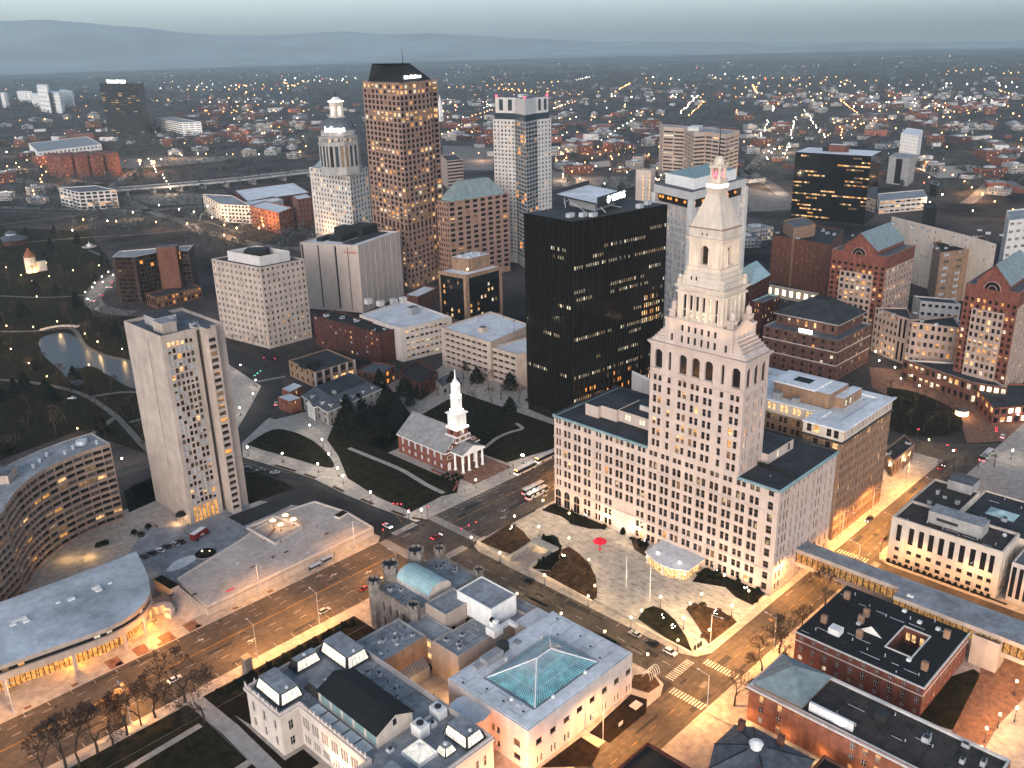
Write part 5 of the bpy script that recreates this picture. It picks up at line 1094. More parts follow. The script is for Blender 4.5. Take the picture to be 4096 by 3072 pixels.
for i,x in enumerate((72,76)): B.p(f'lit_window#{i}').quad((x-.6,11.97,47.2),(x+.6,11.97,47.2),(x+.6,11.97,49.4),(x-.6,11.97,49.4),'lit_white')
for i,(x,y,w_,h_) in enumerate(((62,44,3,4),(62,36,3,3.5),(62,28,2.4,3),(64,50,5,3))): B.p(f'roof_unit#{i}').box(x-w_/2,x+w_/2,y-w_/2,y+w_/2,46.3,46.3+h_,'panel_grey')
B.done()

# --- federal style building on the right
B = Bld('limestone_courthouse', 'low limestone government building with tall recessed windows and grey roof', 'building', (50.2,-57.7)); B.depth = .5
FY0, FY1, FX0, FX1, H_ = -57.7, -19.5, 50.2, 67.5, 18.4
cols = [(2.2,4.0)]+[(6.6+3.55*i, 8.5+3.55*i) for i in range(8)]+[(35.0-.6,36.4-.4)]
fl = litfn(.06, seed=3, lits=('lit_dim',))
B.fac((FX0,FY1),(FX0,FY0),0,H_,cols,[(1.4,3.2),(5.0,6.8),(9.0,16.0)],lit=fl,wall='cream_stone')
B.fac((FX0,FY0),(FX1,FY0),0,H_,[(2.5+4*i,4.1+4*i) for i in range(4)],[(1.4,3.2),(5.0,6.8),(9.0,16.0)],lit=fl,wall='cream_stone')
B.fac((FX1,FY0),(FX1,FY1),0,H_,wall='cream_stone'); B.fac((FX1,FY1),(FX0,FY1),0,H_,wall='cream_stone')
B.deck(bx(FX0,FX1,FY0,FY1), H_, 'roof_brown', .9, 'cream_stone', t=.7)
B.shell(bx(67.5,92,-36,-18.8), 0, 18.0, {}, 'cream_stone', 'roof_brown', .8)
B.shell(bx(67.5,98,-92,-36), 0, 16.5, {}, 'cream_stone', 'roof_dark', .6)
B.p('attic').box(56.0,63.0,-48.6,-30.0,17.5,22.2,'concrete_grey','roof_grey'); B.p('attic_panel').box(55.94,56.0,-40.5,-33,19.2,20.4,'metal_dark')
B.p('roof_house').box(88,97,-34,-25,17.2,21,'concrete_grey','roof_mid')
sk = B.p('skylight'); c_ = S(9,1850,225,16); sk.pyr([(c_[0]-3,c_[1]-5),(c_[0]+4,c_[1]-5),(c_[0]+4,c_[1]+5),(c_[0]-3,c_[1]+5)], 16.0, (c_[0],c_[1],18), 'copper_pale')
B.seams(51.5,55.5,-56,-21,17.52,6,41); B.seams(69,96,-88,-40,15.92,7,42); B.units(70,90,-34,-21,17.2,4,43,2); B.units(70,95,-86,-42,15.9,9,44,2.4)
B.p('roof_dome').ball((63,-54,18.2),.8,'metal_pale',10,5)
B.done()
B = Bld('glass_annex', 'dark glass annex with white fins right of the limestone building', 'building', (52,-92)); B.shell(bx(52,67.4,-92,-60.5), 0, 15, {0:dict(n=14,m=1,fw=.6,fh=.8,lit=NOLIT),1:dict(n=7,m=1,fw=.6,fh=.8,lit=NOLIT)}, 'concrete_pale', 'roof_mid', .5); B.done()

# --- glazed footbridge
B = Bld('skywalk', 'enclosed footbridge with amber lit glazing crossing the street from the stone tower', 'footbridge', (16.4, -38))
mat('lit_bridge', (.1,.05,.02), .4, 0, emis=.42, ecol=(1,.52,.16), evar=.8); b = B.p('bridge_body')
for q, z0, z1 in (((16.2,23.4,-37.6,-.1),5.2,12.0),((10.6,23.4,-112,-37.6),5.2,12.0)):
    b.box(*q, z0, z0+1.6, 'concrete_tan'); b.box(*q, z1-1.5, z1, 'concrete_tan', 'roof_grey'); b.box(q[0]+.35,q[1]-.35,q[2]+.1,q[3]-.1,z0+1.6,z1-1.5,'lit_bridge')
    n = int((q[3]-q[2])/2.0)
    for i in range(n+1): 
        y = q[3]-.15-(q[3]-q[2]-.3)*i/n; B.p(f'mullion#{q[0]}').box(q[0]+.1,q[0]+.35,y-.12,y+.12,z0+1.6,z1-1.5,'bronze')
for i,(x,y) in enumerate(((20,-17.4),(20,-36),(17,-60),(17,-84))): B.p(f'pier#{i}').box(x-.6,x+.6,y-.8,y+.8,.1,5.2,'concrete_tan')
B.p('roof_hatch').box(13,14,-43,-41,12,12.6,'white_paint')
B.done()
block('stair_tower', 'plain brown stair tower at the footbridge', (8.4,16,-71.5,-63.5), 10.5, 'concrete_tan', 'roof_mid')

# --- red brick club with black roof and light well
B = Bld('brick_clubhouse', 'red brick clubhouse with black roof, chimneys and sunken light well', 'building', (-26.7,-62.6)); B.rail = 'hvb'; B.frame = 'trim_white'; B.depth = .18
x0,x1,y0,y1,H_ = -26.5,8.0,-62.4,-23.0,10.6
kl = litfn(.22, seed=15, lits=('lit_orange','lit_amber','lit_white'), dark=('glass_dark','blind_dark'))
fc = [(1.4+4.0*i, 2.7+4.0*i) for i in range(10)]
for a, b_, cc in (((x0,y1),(x0,y0),fc),((x0,y0),(x1,y0),[(1.6+4.1*i,2.9+4.1*i) for i in range(8)])):
    B.fac(a, b_, 0, 7.6, cc, [(1.0,2.6),(4.0,6.6)], lit=kl, wall='brick_red', arch=.3); B.fac(a, b_, 7.6, H_, cc, [(8.3,9.6)], lit=litfn(.1,seed=3), wall='brick_red')
B.fac((x1,y0),(x1,y1),0,H_,wall='brick_red'); B.fac((x1,y1),(x0,y1),0,H_,wall='brick_red')
t = B.p('trim_band')
for z, e in ((7.4,.18),(10.3,.5)): t.box(x0-e,x0,y0-e,y1+e,z,z+.3,'trim_white'); t.box(x0,x1+e,y0-e,y0,z,z+.3,'trim_white')
wx0,wx1,wy0,wy1 = -15.6,-2.0,-54.4,-46.8
rf_ = B.p('roof'); zz = H_+.02
for q in ((x0,x1,wy1,y1),(x0,x1,y0,wy0),(x0,wx0,wy0,wy1),(wx1,x1,wy0,wy1)): rf_.quad((q[0],q[2],zz),(q[1],q[2],zz),(q[1],q[3],zz),(q[0],q[3],zz),'roof_black')
wl_ = B.p('light_well'); wl_.quad((wx0,wy0,5),(wx1,wy0,5),(wx1,wy1,5),(wx0,wy1,5),'roof_brown')
for a, b_ in (((wx1,wy0),(wx1,wy1)),((wx1,wy1),(wx0,wy1)),((wx0,wy1),(wx0,wy0)),((wx0,wy0),(wx1,wy0))): wl_.quad((*b_,5),(*a,5),(*a,zz),(*b_,zz),'brick_red')
for q in ((wx0-.4,wx1+.4,wy0-.4,wy0),(wx0-.4,wx1+.4,wy1,wy1+.4),(wx0-.4,wx0,wy0,wy1),(wx1,wx1+.4,wy0,wy1)): B.p(f'well_curb#{q}').box(*q,zz,zz+.35,'trim_white')
for i,y in enumerate((-52.5,-50,-48.2)): B.p(f'lit_window#{i}').quad((wx1-.03,y+.6,6.4),(wx1-.03,y-.6,6.4),(wx1-.03,y-.6,9.0),(wx1-.03,y+.6,9.0),'lit_warm')
for i,(k_,x,y) in enumerate(((9,975,680),(9,845,815),(9,1085,780),(9,1055,815),(9,1045,900),(9,1540,900),(9,1415,1080))): p = S(k_,x,y,12); B.p(f'chimney#{i}').box(p[0]-.6,p[0]+.6,p[1]-.9,p[1]+.9,H_,13.4,'brick_tan')
B.seams(x0+1,wx0-1,y0+1,y1-1,zz+.01,7,47,'roof_dark'); B.seams(wx1+1,x1-1,y0+1,y1-1,zz+.01,6,48,'roof_dark')
p = S(9,910,885,11.2); B.p('roof_unit').box(p[0]-1.6,p[0]+1.6,p[1]-1.8,p[1]+1.8,H_,12.6,'white_paint'); 
p = S(9,1110,890,11.2); d_ = B.p('gable_dormer'); d_.add([(p[0]-.2,p[1]+3.6,H_+.05),(p[0]-.2,p[1]-3.6,H_+.05),(p[0]-.2,p[1],13.4),(p[0]+5,p[1],H_+.06)],((0,1,2),),'white_paint'); d_.add([(p[0]-.2,p[1]+3.6,H_+.05),(p[0]-.2,p[1]-3.6,H_+.05),(p[0]-.2,p[1],13.4),(p[0]+5,p[1],H_+.06)],((0,2,3),(1,3,2)),'roof_black')
for i,(x,y) in enumerate(((1040,840),(1300,768),(1385,832),(1490,870),(1325,1045))): p = S(9,x,y,11); B.p(f'roof_vent#{i}').box(p[0]-.6,p[0]+.6,p[1]-.6,p[1]+.6,H_,11.3,'white_paint')
B.done()
# --- brick hall with hipped grey roof
B = Bld('brick_theatre', 'red brick hall with grey hipped roof and floodlit rooftop panel', 'building', (-60.4,-77)); B.rail = 'hvb'; B.frame = 'trim_white'; B.depth = .2
x0,x1,y0,y1,H_ = -60.4,-41.2,-90,-26.6,12.0
tl_ = litfn(.25, seed=25, lits=('lit_warm','lit_amber'), dark=('blind','blind_dark','glass_dark'))
tcol = [(3.4,4.7),(9.0,10.3),(10.9+3.0,15.2),(30.2,31.5),(33.6,34.9),(37.0,38.3),(44.6,45.9),(48.2,49.5),(52,53.3),(56,57.3)]
B.fac((x0,y1),(x0,y0),0,H_,tcol,[(1.0,3.0),(4.6,6.6),(8.0,10.4)],lit=tl_,wall='brick_orange',skip=lambda c,r: c == 2)
for i in (1,2,3): P = bx(x0,x1,y0,y1); B.fac(P[i],P[(i+1)%4],0,H_,wall='brick_orange')
B.deck(bx(x0,x1,y0,y1), H_, 'roof_brown', .8, 'trim_white', t=.7); c = B.p('cornice'); c.box(x0-.6,x0,y0,y1+.6,11.2,11.7,'trim_white'); c.box(x0,x1,y1,y1+.6,11.2,11.7,'trim_white')
h4 = [(-59.4,-42.0),(-42.6,-42.0),(-42.6,-27.8),(-59.4,-27.8)]; B.p('hip_base').prism(h4, 11.2, 12.8, 'brick_tan'); B.p('hipped_roof').pyr([(p[0]+(-.5 if p[0]<-50 else .5), p[1]+(-.5 if p[1]<-35 else .5)) for p in h4], 12.8, (-51,-34.8,17.6), 'slate_green')
B.seams(x0+2,x1-2,y0+2,-46,11.22,7,49); B.units(-56,-43,-88,-62,11.2,6,50,2)
B.p('lit_panel').box(-58.0,-57.2,-56.0,-43.5,11.2,14.0,'white_paint'); B.p('roof_hatch').box(-49,-46.4,-61,-57.6,11.2,13.2,'metal_dark')
B.done()
l = bpy.data.lights.new('roof_floodlight','SPOT'); l.energy = 900; l.spot_size = R(95); l.spot_blend = .8; l.color = (1,.93,.82); o = bpy.data.objects.new('roof_floodlight', l); COL.objects.link(o); o.location = (-60.0,-53.5,12.2); o.rotation_euler = (Vector((-60,-53.5,12.2))-Vector((-57.5,-52.5,13.2))).to_track_quat('Z','Y').to_euler()
# --- slate roofed rotunda at the bottom edge
B = Bld('slate_rotunda', 'slate roofed brick building with white cupola at the bottom edge', 'building', (-82,-46)); B.depth = .2
P = [(-92,-34.5),(-92,-52),(-72,-52),(-72,-35),(-74.6,-31.0),(-84,-31.0)]
B.shell(P, 0, 9, {0:dict(n=4,m=2,fw=.3,fh=.5,lit=litfn(.2,seed=1)),1:dict(n=4,m=2,fw=.3,fh=.5)}, 'brick_orange', 'slate', .1, deck=False)
ap = (-81.5,-41); ov = [tuple(Vector(ap)+(Vector(p)-Vector(ap))*1.06) for p in P]; tp = [tuple(Vector(ap)+(Vector(p)-Vector(ap))*.2) for p in P]
B.p('slate_roof').frus(ov, 9.0, tp, 12.6, 'slate', 'slate'); cu = B.p('cupola'); cu.cyl(*ap,1.5,1.5,12.6,14.0,'white_paint',12); cu.cyl(*ap,1.9,.6,14.0,15.0,'white_paint',12)
for i in range(6): B.p(f'roof_ridge#{i}').tube((*ov[i],9.08),(*tp[i],12.7),.16,.16,'roof_black',4)
for i,(x,y) in enumerate(((-76,-33.5),(-88,-46),(-74,-44))): B.p(f'chimney#{i}').box(x-.7,x+.7,y-.8,y+.8,8.5,13.4,'brick_brown')
B.done()
block('black_roofed_building', 'plain building with black flat roof cut by the bottom edge', (-130,-94.5,-46,-16.2), 8, 'brick_dark', 'roof_black')
block('brick_rear_wing', 'lower black roofed wing beside the slate rotunda', (-96,-66,-80,-52.5), 7, 'brick_brown', 'roof_black')

# --- brown sandstone block with dark hipped roof
P = bx(213.8,257,81.8,128); H_ = 24
B = Bld('sandstone_block', 'brown sandstone hotel block with dark hipped roof and lit sign', 'building', P[1]); B.depth = .3
sl2 = litfn(.18, seed=51, lits=LW, dark=('glass_brown','glass_dark'), rows={3:.45,4:.4})
B.shell(P, 0, H_, {0:dict(n=8,m=6,fw=.3,fh=.5,lit=sl2),1:dict(n=9,m=6,fw=.3,fh=.5,lit=sl2)}, 'sandstone_brown', 'roof_mid', .8, 'concrete_grey')
for z in (9, 17): 
    b = B.p(f'band#{z}'); b.box(213.5,213.8,81.5,128,z,z+.6,'concrete_pale'); b.box(213.8,257,81.5,81.8,z,z+.6,'concrete_pale')
Q = bx(225,258,88,126); 
for i,(n_) in enumerate((7,7)): B.grid(Q[i],Q[i+1],23,30,n_,1,.26,.45,lit=litfn(.4,seed=i,lits=LW),wall='sandstone_brown',part='upper_storey')
for i in (2,3): B.fac(Q[i],Q[(i+1)%4],23,30,wall='sandstone_brown',part='upper_storey')
ov = bx(223.6,259.5,86.6,127.4); B.p('hipped_roof').frus(ov,30,bx(238,246,102,112),38.5,'roof_dark','roof_black'); B.p('eaves').prism(ov,29.4,30,'concrete_grey')
B.p('lit_sign').box(214.6,215.2,98,106,24.6,26.4,'glow_white'); B.done()
# --- brick towers of the square
def gabled(label, P, h, arch_y, seed):
    B = Bld('gabled_tower', label, 'tower', P[1]); B.depth = .45; B.rail = ''
    g = litfn(.25, seed=seed, lits=('lit_warm','lit_amber','lit_dim','lit_white'), dark=('glass_dark','glass_dark','glass_brown'))
    a, b_ = Vector(P[0]), Vector(P[1]); L = (b_-a).length; d = (b_-a).normalized()
    f1, f2 = a+d*L*.14, a+d*L*.86
    B.grid(P[0], P[1], 0, h, 9, 15, .52, .56, lit=g, wall='brick_red', bot=2, top=6)
    n_ = Vector((d.y,-d.x)); q0, q1 = a+d*L*.2+n_*1.2, a+d*L*.8+n_*1.2
    B.grid(tuple(q0), tuple(q1), 0, h-12, 6, 12, .6, .6, lit=litfn(.45, seed=seed+1, lits=LW), wall='granite_tan', part='pale_bay'); B.fac(tuple(q1), tuple(q1-n_*1.2), 0, h-12, wall='granite_tan', part='pale_bay'); B.fac(tuple(q0-n_*1.2), tuple(q0), 0, h-12, wall='granite_tan', part='pale_bay'); B.p('pale_bay').add([(*q0,h-12),(*q1,h-12),(*(q1-n_*1.2),h-12),(*(q0-n_*1.2),h-12)],((0,1,2,3),),'granite_tan')
    B.grid(P[1], P[2], 0, h-8, 9, 13, .52, .56, lit=litfn(.3, seed=seed+2, lits=LW), wall='granite_tan'); B.fac(P[1], P[2], h-8, h, wall='brick_red')
    B.fac(P[2], P[3], 0, h, wall='brick_red'); B.fac(P[3], P[0], 0, h, wall='brick_red'); B.deck(P, h, 'roof_mid', .5, 'granite_tan')
    g1, g2 = a+d*L*.2, a+d*L*.8; gm = a+d*L*.5; dep = (Vector(P[2])-Vector(P[1]))
    w = B.p('gable'); e2 = dep*.98
    w.add([(*g1,h),(*g2,h),(*g2,h+3),(*gm,h+12),(*g1,h+3)],((0,1,2,3,4),),'brick_red'); w.add([(*(g1+e2),h),(*(g2+e2),h),(*(g2+e2),h+3),(*(gm+e2),h+12),(*(g1+e2),h+3)],((4,3,2,1,0),),'brick_red')
    w.add([(*g2,h),(*(g2+e2),h),(*(g2+e2),h+3),(*g2,h+3)],((0,1,2,3),),'brick_red')
    rr = B.p('gable_roof'); o = n_*.8
    rr.add([(*(g1+o-d*1),h+2.6),(*(gm+o),h+12.4),(*(gm+e2),h+12.4),(*(g1+e2-d*1),h+2.6)],((0,1,2,3),),'slate_green'); rr.add([(*(g2+o+d*1),h+2.6),(*(g2+e2+d*1),h+2.6),(*(gm+e2),h+12.4),(*(gm+o),h+12.4)],((0,1,2,3),),'slate_green')
    ar = B.p('fanlight'); c = gm+n_*.1
    ar.add([(c.x+d.x*4.2*math.cos(math.pi*j/12), c.y+d.y*4.2*math.cos(math.pi*j/12), h-1+4.2*math.sin(math.pi*j/12)) for j in range(13)],(tuple(range(13)),),'glass_dark')
    for rr_ in (2.2, 4.3):
        for j in range(12): ar.tube((c.x+d.x*rr_*math.cos(math.pi*j/12), c.y+d.y*rr_*math.cos(math.pi*j/12), h-1+rr_*math.sin(math.pi*j/12)), (c.x+d.x*rr_*math.cos(math.pi*(j+1)/12), c.y+d.y*rr_*math.cos(math.pi*(j+1)/12), h-1+rr_*math.sin(math.pi*(j+1)/12)), .2, .2, 'granite_tan', 4)
    return B.done()
gabled('red brick tower with green gable roof, fanlight and lit pale bay', [(285,124),(284,88.5),(326.7,89),(328,124)], 58, 0, 60)
gabled('red brick gabled tower with green roof at the right edge', [S(3,1870,1230,60), S(3,2190,1290,60), (S(3,2190,1290,60)[0]+44, S(3,2190,1290,60)[1]+2), (S(3,1870,1230,60)[0]+44, S(3,1870,1230,60)[1]+2)], 60, 0, 70)
# --- low buildings round the square
block('curved_front_building', 'tan office building with rows of lit windows left of the gabled edge tower', [S(10,1170,330,30), S(10,1200,345,30), S(10,1560,390,30), S(10,1500,300,30)], 30, 'granite_tan', 'roof_black', dict(n=1,m=6,fw=.5,fh=.5), dict(n=8,m=6,fw=.52,fh=.52,lit=litfn(.4,seed=8,lits=LA)), units=3)
block('tan_office', 'narrow tan office building with lit top storey beside the sandstone block', [S(10,925,235,28), S(10,1100,300,28), S(10,1200,330,28), S(10,1160,240,28)], 28, 'granite_tan', 'roof_dark', dict(n=6,m=6,fw=.5,fh=.5,lit=litfn(.45,seed=5,lits=LA)), dict(n=3,m=2,fw=.5,fh=.8,lit=litfn(.2,seed=6,lits=('lit_orange',))), units=3)
block('brick_storefronts', 'low curved brick storefront row with lit shop windows along the square', [S(10,1130,620,12), S(10,1640,790,12), S(10,1900,830,12), S(10,1600,650,12)], 12, 'brick_brown', 'roof_dark', dict(n=12,m=2,fw=.6,fh=.5,lit=litfn(.35,seed=9,lits=('lit_white','lit_warm'))), dict(n=5,m=2,fw=.6,fh=.6,lit=litfn(.7,seed=9,lits=('lit_hot','lit_white'))), cop='concrete_pale')
block('shop_row', 'lit corner shops under the gabled tower at the right edge', [S(10,1640,800,9), S(10,1800,980,9), S(10,2060,960,9), S(10,2060,800,9)], 9, 'brick_red', 'roof_dark', dict(n=5,m=2,fw=.6,fh=.6,lit=litfn(.6,seed=2,lits=('lit_warm','lit_amber'))), dict(n=5,m=2,fw=.7,fh=.6,lit=litfn(.8,seed=3,lits=('lit_hot','lit_white'))))
block('white_low_building', 'low white building with dark strip windows behind the storefront row', q3(10,(1205,150),(1260,190),(1555,215),22), 22, 'panel_white', 'roof_dark', None, dict(n=6,m=4,fw=.55,fh=.35,lit=litfn(.2,seed=3)))
block('restaurant', 'low brown restaurant with amber lamps on the corner by the crossing', q3(10,(985,1290),(1060,1370),(1215,1245),8), 8, 'brick_tan', 'roof_brown', None, dict(n=7,m=1,fw=.5,fh=.5,lit=litfn(.6,seed=3,lits=LA)), units=2)
P = q3(13,(1445,260),(1600,440),(1835,310),36)
B = Bld('brick_bank', 'dark brick bank with pale copper roof and diamond windows', 'building', P[1]); B.depth = .3
B.shell(P, 0, 36, {0:dict(n=5,m=8,fw=.3,fh=.5),1:dict(n=5,m=8,fw=.3,fh=.5,lit=litfn(.15,seed=2))}, 'brick_dark', 'copper_pale', .1, 'copper_pale', deck=False)
cA = Vector((sum(p[0] for p in P)/4, sum(p[1] for p in P)/4)); B.p('copper_roof').frus([tuple(cA+(Vector(p)-cA)*1.05) for p in P], 36, [tuple(Vector(p).lerp(cA,.6)) for p in P], 41, 'copper_pale', 'copper_pale'); B.done()
block('brick_corner_building', 'dark brick building with white cornices and lit upper windows', q3(13,(1600,640),(1740,665),(1955,575),27), 27, 'brick_dark', 'roof_mid', dict(n=4,m=7,fw=.3,fh=.5,lit=litfn(.15,seed=7)), dict(n=6,m=7,fw=.34,fh=.5,lit=litfn(.25,seed=6,lits=LW)), cop='copper_pale')
block('brick_store', 'large plain brown brick building with black roof units and lit shopfronts', q3(3,(725,945),(1070,1005),(1145,915),44), 44, 'brick_brown', 'roof_black', dict(n=12,m=11,fw=.12,fh=.16,lit=litfn(.4,seed=3,dark=('brick_brown',),lits=('lit_dim','blind','lit_warm'))), None, units=12, seed=6)
block('brick_store_annex', 'tan stair block on the plain brown store', q3(3,(790,860),(850,905),(980,880),52), 52, 'brick_tan', 'roof_mid')
P_ = q3(3,(690,1235),(990,1290),(1080,1200),9); block('lit_shops', 'floodlit row of shops below the brown brick store', P_, 9, 'cream_stone', 'roof_dark', dict(n=7,m=1,fw=.5,fh=.5,lit=lambda *a:'lit_hot'), dict(n=3,m=1,fw=.5,fh=.5,lit=lambda *a:'lit_orange'))
block('department_store', 'long cream department store with dark roof plant', q3(3,(1430,835),(1540,870),(2050,1000),46), 46, 'cream_stone', 'roof_mid', None, dict(n=14,m=9,fw=.18,fh=.22,lit=litfn(.15,seed=4,dark=('glass_dark','cream_stone','cream_stone'))), units=9, seed=3, par=1.4)
block('department_store_tower', 'black roof plant on the cream department store', q3(3,(1620,760),(1640,790),(1700,780),58), 58, 'roof_black', 'roof_black')
block('grey_hotel', 'grey brick hotel block with pale blinds', q3(3,(1680,985),(1720,1050),(2030,1010),38), 38, 'brick_tan', 'roof_black', dict(n=3,m=8,fw=.3,fh=.4,lit=lambda *a:'blind'), dict(n=4,m=8,fw=.4,fh=.42,lit=litfn(.2,seed=5,dark=('blind','blind_dark'),lits=('blind',))), units=9, seed=8)
block('white_hotel', 'white slab building with paired windows at the right edge', q3(3,(2110,800),(2125,860),(2380,830),48), 48, 'panel_white', 'roof_grey', dict(n=2,m=8,fw=.4,fh=.4), dict(n=6,m=8,fw=.5,fh=.36,sub=3,gap=.1,lit=litfn(.05,seed=5)))
# --- slot windowed bank tower
P = q3(12,(380,745),(845,850),(1525,675),98)
B = Bld('slotted_tower', 'pale concrete tower with slot windows under a deep white cornice', 'tower', P[1]); B.depth = .6
ol = litfn(.12, seed=66, lits=LA+('lit_warm',), dark=('glass_dark','glass_dark','glass_brown'), rows={19:.5,17:.4,12:.3,8:.3})
B.shell(P, 0, 88, {0:dict(n=9,m=21,fw=.62,fh=.74,sub=2,gap=.2,lit=ol), 1:dict(n=12,m=21,fw=.62,fh=.74,sub=2,gap=.2,lit=ol)}, 'panel_white', 'roof_mid', .2)
cA = Vector((sum(p[0] for p in P)/4, sum(p[1] for p in P)/4)); s_ = lambda k: [tuple(cA+(Vector(p)-cA)*k) for p in P]
B.p('recessed_storey').prism(s_(.9), 87.8, 93.2, 'glass_brown')
for i in range(12): 
    a, b_ = s_(.905)[i%2], s_(.905)[i%2+1]; p = Vector(a).lerp(Vector(b_), ((i*7)%11+.5)/12); B.p(f'lit_window#{i}').ball((p.x,p.y,90.5),.9,'lit_orange',6,4)
B.p('cornice').prism(s_(1.02), 93.2, 98, 'panel_white', 'roof_mid'); B.p('penthouse').prism(s_(.78), 98, 104.5, 'white_paint', 'copper_green')
for i in range(4): p = Vector(P[i]); B.p(f'corner_pier#{i}').obox(p.x,p.y,3.2,3.2,0,93.2,.0,'panel_white')
B.done()
B = Bld('stair_tower', 'pink concrete stair tower with strings of lit windows beside the slotted tower', 'tower', S(12,150,560,92)); P = q3(12,(140,560),(330,575),(385,560),98)
B.fac(P[0],P[1],0,98,[(5.2,6.4),(10.6,11.6)],[(50+2.7*k,51.9+2.7*k) for k in range(17)],lit=lambda *a:'lit_warm',wall='pink_stone'); 
for i in (1,2,3): B.fac(P[i],P[(i+1)%4],0,98,wall='pink_stone')
B.deck(P,98,'roof_mid',.5); B.done()
# --- banded office with zigzag front
P = [S(3,80,305,70), S(3,205,312,70), S(3,262,340,70), S(3,330,335,70), S(3,450,350,70), S(3,530,328,70)]; P.append((P[5][0]+30, P[0][1]+30))
P2 = []
B = Bld('banded_office', 'tan office building with zigzag front and dark window bands', 'building', P[3]); B.depth = .7
for i in range(5): B.grid(P[i],P[i+1],0,70,max(1,round((Vector(P[i+1])-Vector(P[i])).length/14)),14,.9,.42,lit=litfn(.14,seed=i+3,lits=('lit_white','lit_dim','lit_warm')),wall='band_tan',top=4)
for i in (5,6): B.fac(P[i],P[(i+1)%7],0,70,wall='band_tan')
B.deck(P,70,'roof_grey',.8,'band_tan'); cA = Vector((sum(p[0] for p in P)/7, sum(p[1] for p in P)/7)); B.p('penthouse').obox(cA.x,cA.y,30,14,69.2,74,.4,'panel_white','roof_white'); B.done()
block('banded_office', 'small brown banded office behind the granite tower', q3(2,(890,665),(930,700),(1028,690),38), 38, 'band_tan', 'roof_dark', None, dict(n=1,m=9,fw=1.0,fh=.5,lit=NOLIT))
# --- black glass slab on the right
P = q3(3,(862,455),(1310,480),(1370,450),68)
B = Bld('black_glass_slab', 'black glass slab with amber strip lights and white roof edge', 'building', P[1]); B.p('glass_curtain').prism(P,0,68,'glass_black','roof_white')
a, b_ = Vector(P[0]), Vector(P[1]); d = (b_-a).normalized(); n_ = Vector((d.y,-d.x)); L = (b_-a).length; r2 = random.Random(21)
for f in range(17):
    run, on = 0, False
    for i in range(26):
        if run <= 0: on = r2.random() < (.75 if f == 6 else .26); run = r2.randint(2,6)
        run -= 1
        if on: c = a+d*L*(i+.5)/26+n_*.05; B.wins.append(((c.x,c.y,3.2+3.85*f),(d.x,d.y),L/26*.85,1.5,r2.choice(LA+('lit_warm',)),''))
cA = Vector((sum(p[0] for p in P)/4, sum(p[1] for p in P)/4)); B.p('penthouse').obox(cA.x,cA.y,18,9,68,75,math.atan2(d.y,d.x),'brick_brown','roof_white'); B.p('roof_unit').obox(cA.x-d.x*12,cA.y-d.y*12,7,7,68,72,math.atan2(d.y,d.x),'roof_black'); B.done()
# --- far black slab with rooftop letters
P = q3(1,(627,530),(872,532),(908,524),110)
mat('slab_glass', (.012,.014,.016), .3, 0)
B = Bld('black_slab', 'distant black glass slab with lit letters along its roof', 'building', P[1]); B.p('glass_curtain').prism(P,0,110,'slab_glass','roof_black'); B.depth = .1
a, b_ = Vector(P[0]), Vector(P[1]); d = (b_-a).normalized(); n_ = Vector((d.y,-d.x)); L = (b_-a).length
for f in range(22):
    for i in range(9):
        if r2.random() < (.55 if f in (14,15,10,16) else .16): c = a+d*L*(i+.5)/9+n_*.1; B.wins.append(((c.x,c.y,3+4.8*f),(d.x,d.y),L/9*.8,1.0,r2.choice(LA),''))
c = a.lerp(b_,.45); wordmark('THE HARTFORD', (c.x,c.y,114.8), (d.x,d.y), 9.5, 'glow_sign', B.root, .3, off=B.o); B.p('sign_frame').obox(c.x+(-n_.x)*1.5, c.y-n_.y*1.5, 72, .6, 110, 111, math.atan2(d.y,d.x), 'metal_dark'); B.done()
# --- dark modernist block with red brown cores
P = [S(4,705,45,36), S(4,850,45,36), S(4,1010,12,36), S(4,1190,5,36)]; P += [(P[3][0]+14,P[3][1]+18),(P[0][0]+14,P[0][1]+18)]
mat('dark_brown', (.035,.016,.012), .8, .15)
B = Bld('dark_modern_block', 'dark modern block with red brown stair core and pale roof lip', 'building', P[1]); B.depth = .4
for i in range(3): B.grid(P[i],P[i+1],0,36,7,11,.84,.74,lit=litfn(.03,seed=i,lits=('lit_orange',),dark=('glass_black','glass_black','glass_brown')),wall='dark_brown',mx=2.5 if i==0 else .5)
for i in (3,4,5): B.fac(P[i],P[(i+1)%6],0,36,wall='dark_brown')
B.deck(P,36,'roof_grey',.6,'concrete_pale',t=1.4); d = (Vector(P[3])-Vector(P[2])).normalized(); n_ = Vector((d.y,-d.x)); c = Vector(P[2]).lerp(Vector(P[3]),.32)+n_*2; B.p('stair_core').obox(c.x,c.y,15,9,0,41,math.atan2(d.y,d.x),'brick_brown','roof_mid')
B.done()
P = q3(4,(920,275),(985,300),(1270,230),9); block('glazed_pavilion', 'low colonnaded pavilion glowing amber below the dark modern block', P, 9, 'brick_brown', 'roof_dark', dict(n=4,m=1,fw=.7,fh=.7), dict(n=12,m=2,fw=.66,fh=.6,lit=litfn(.8,seed=3,lits=('lit_amber','lit_dim'))))
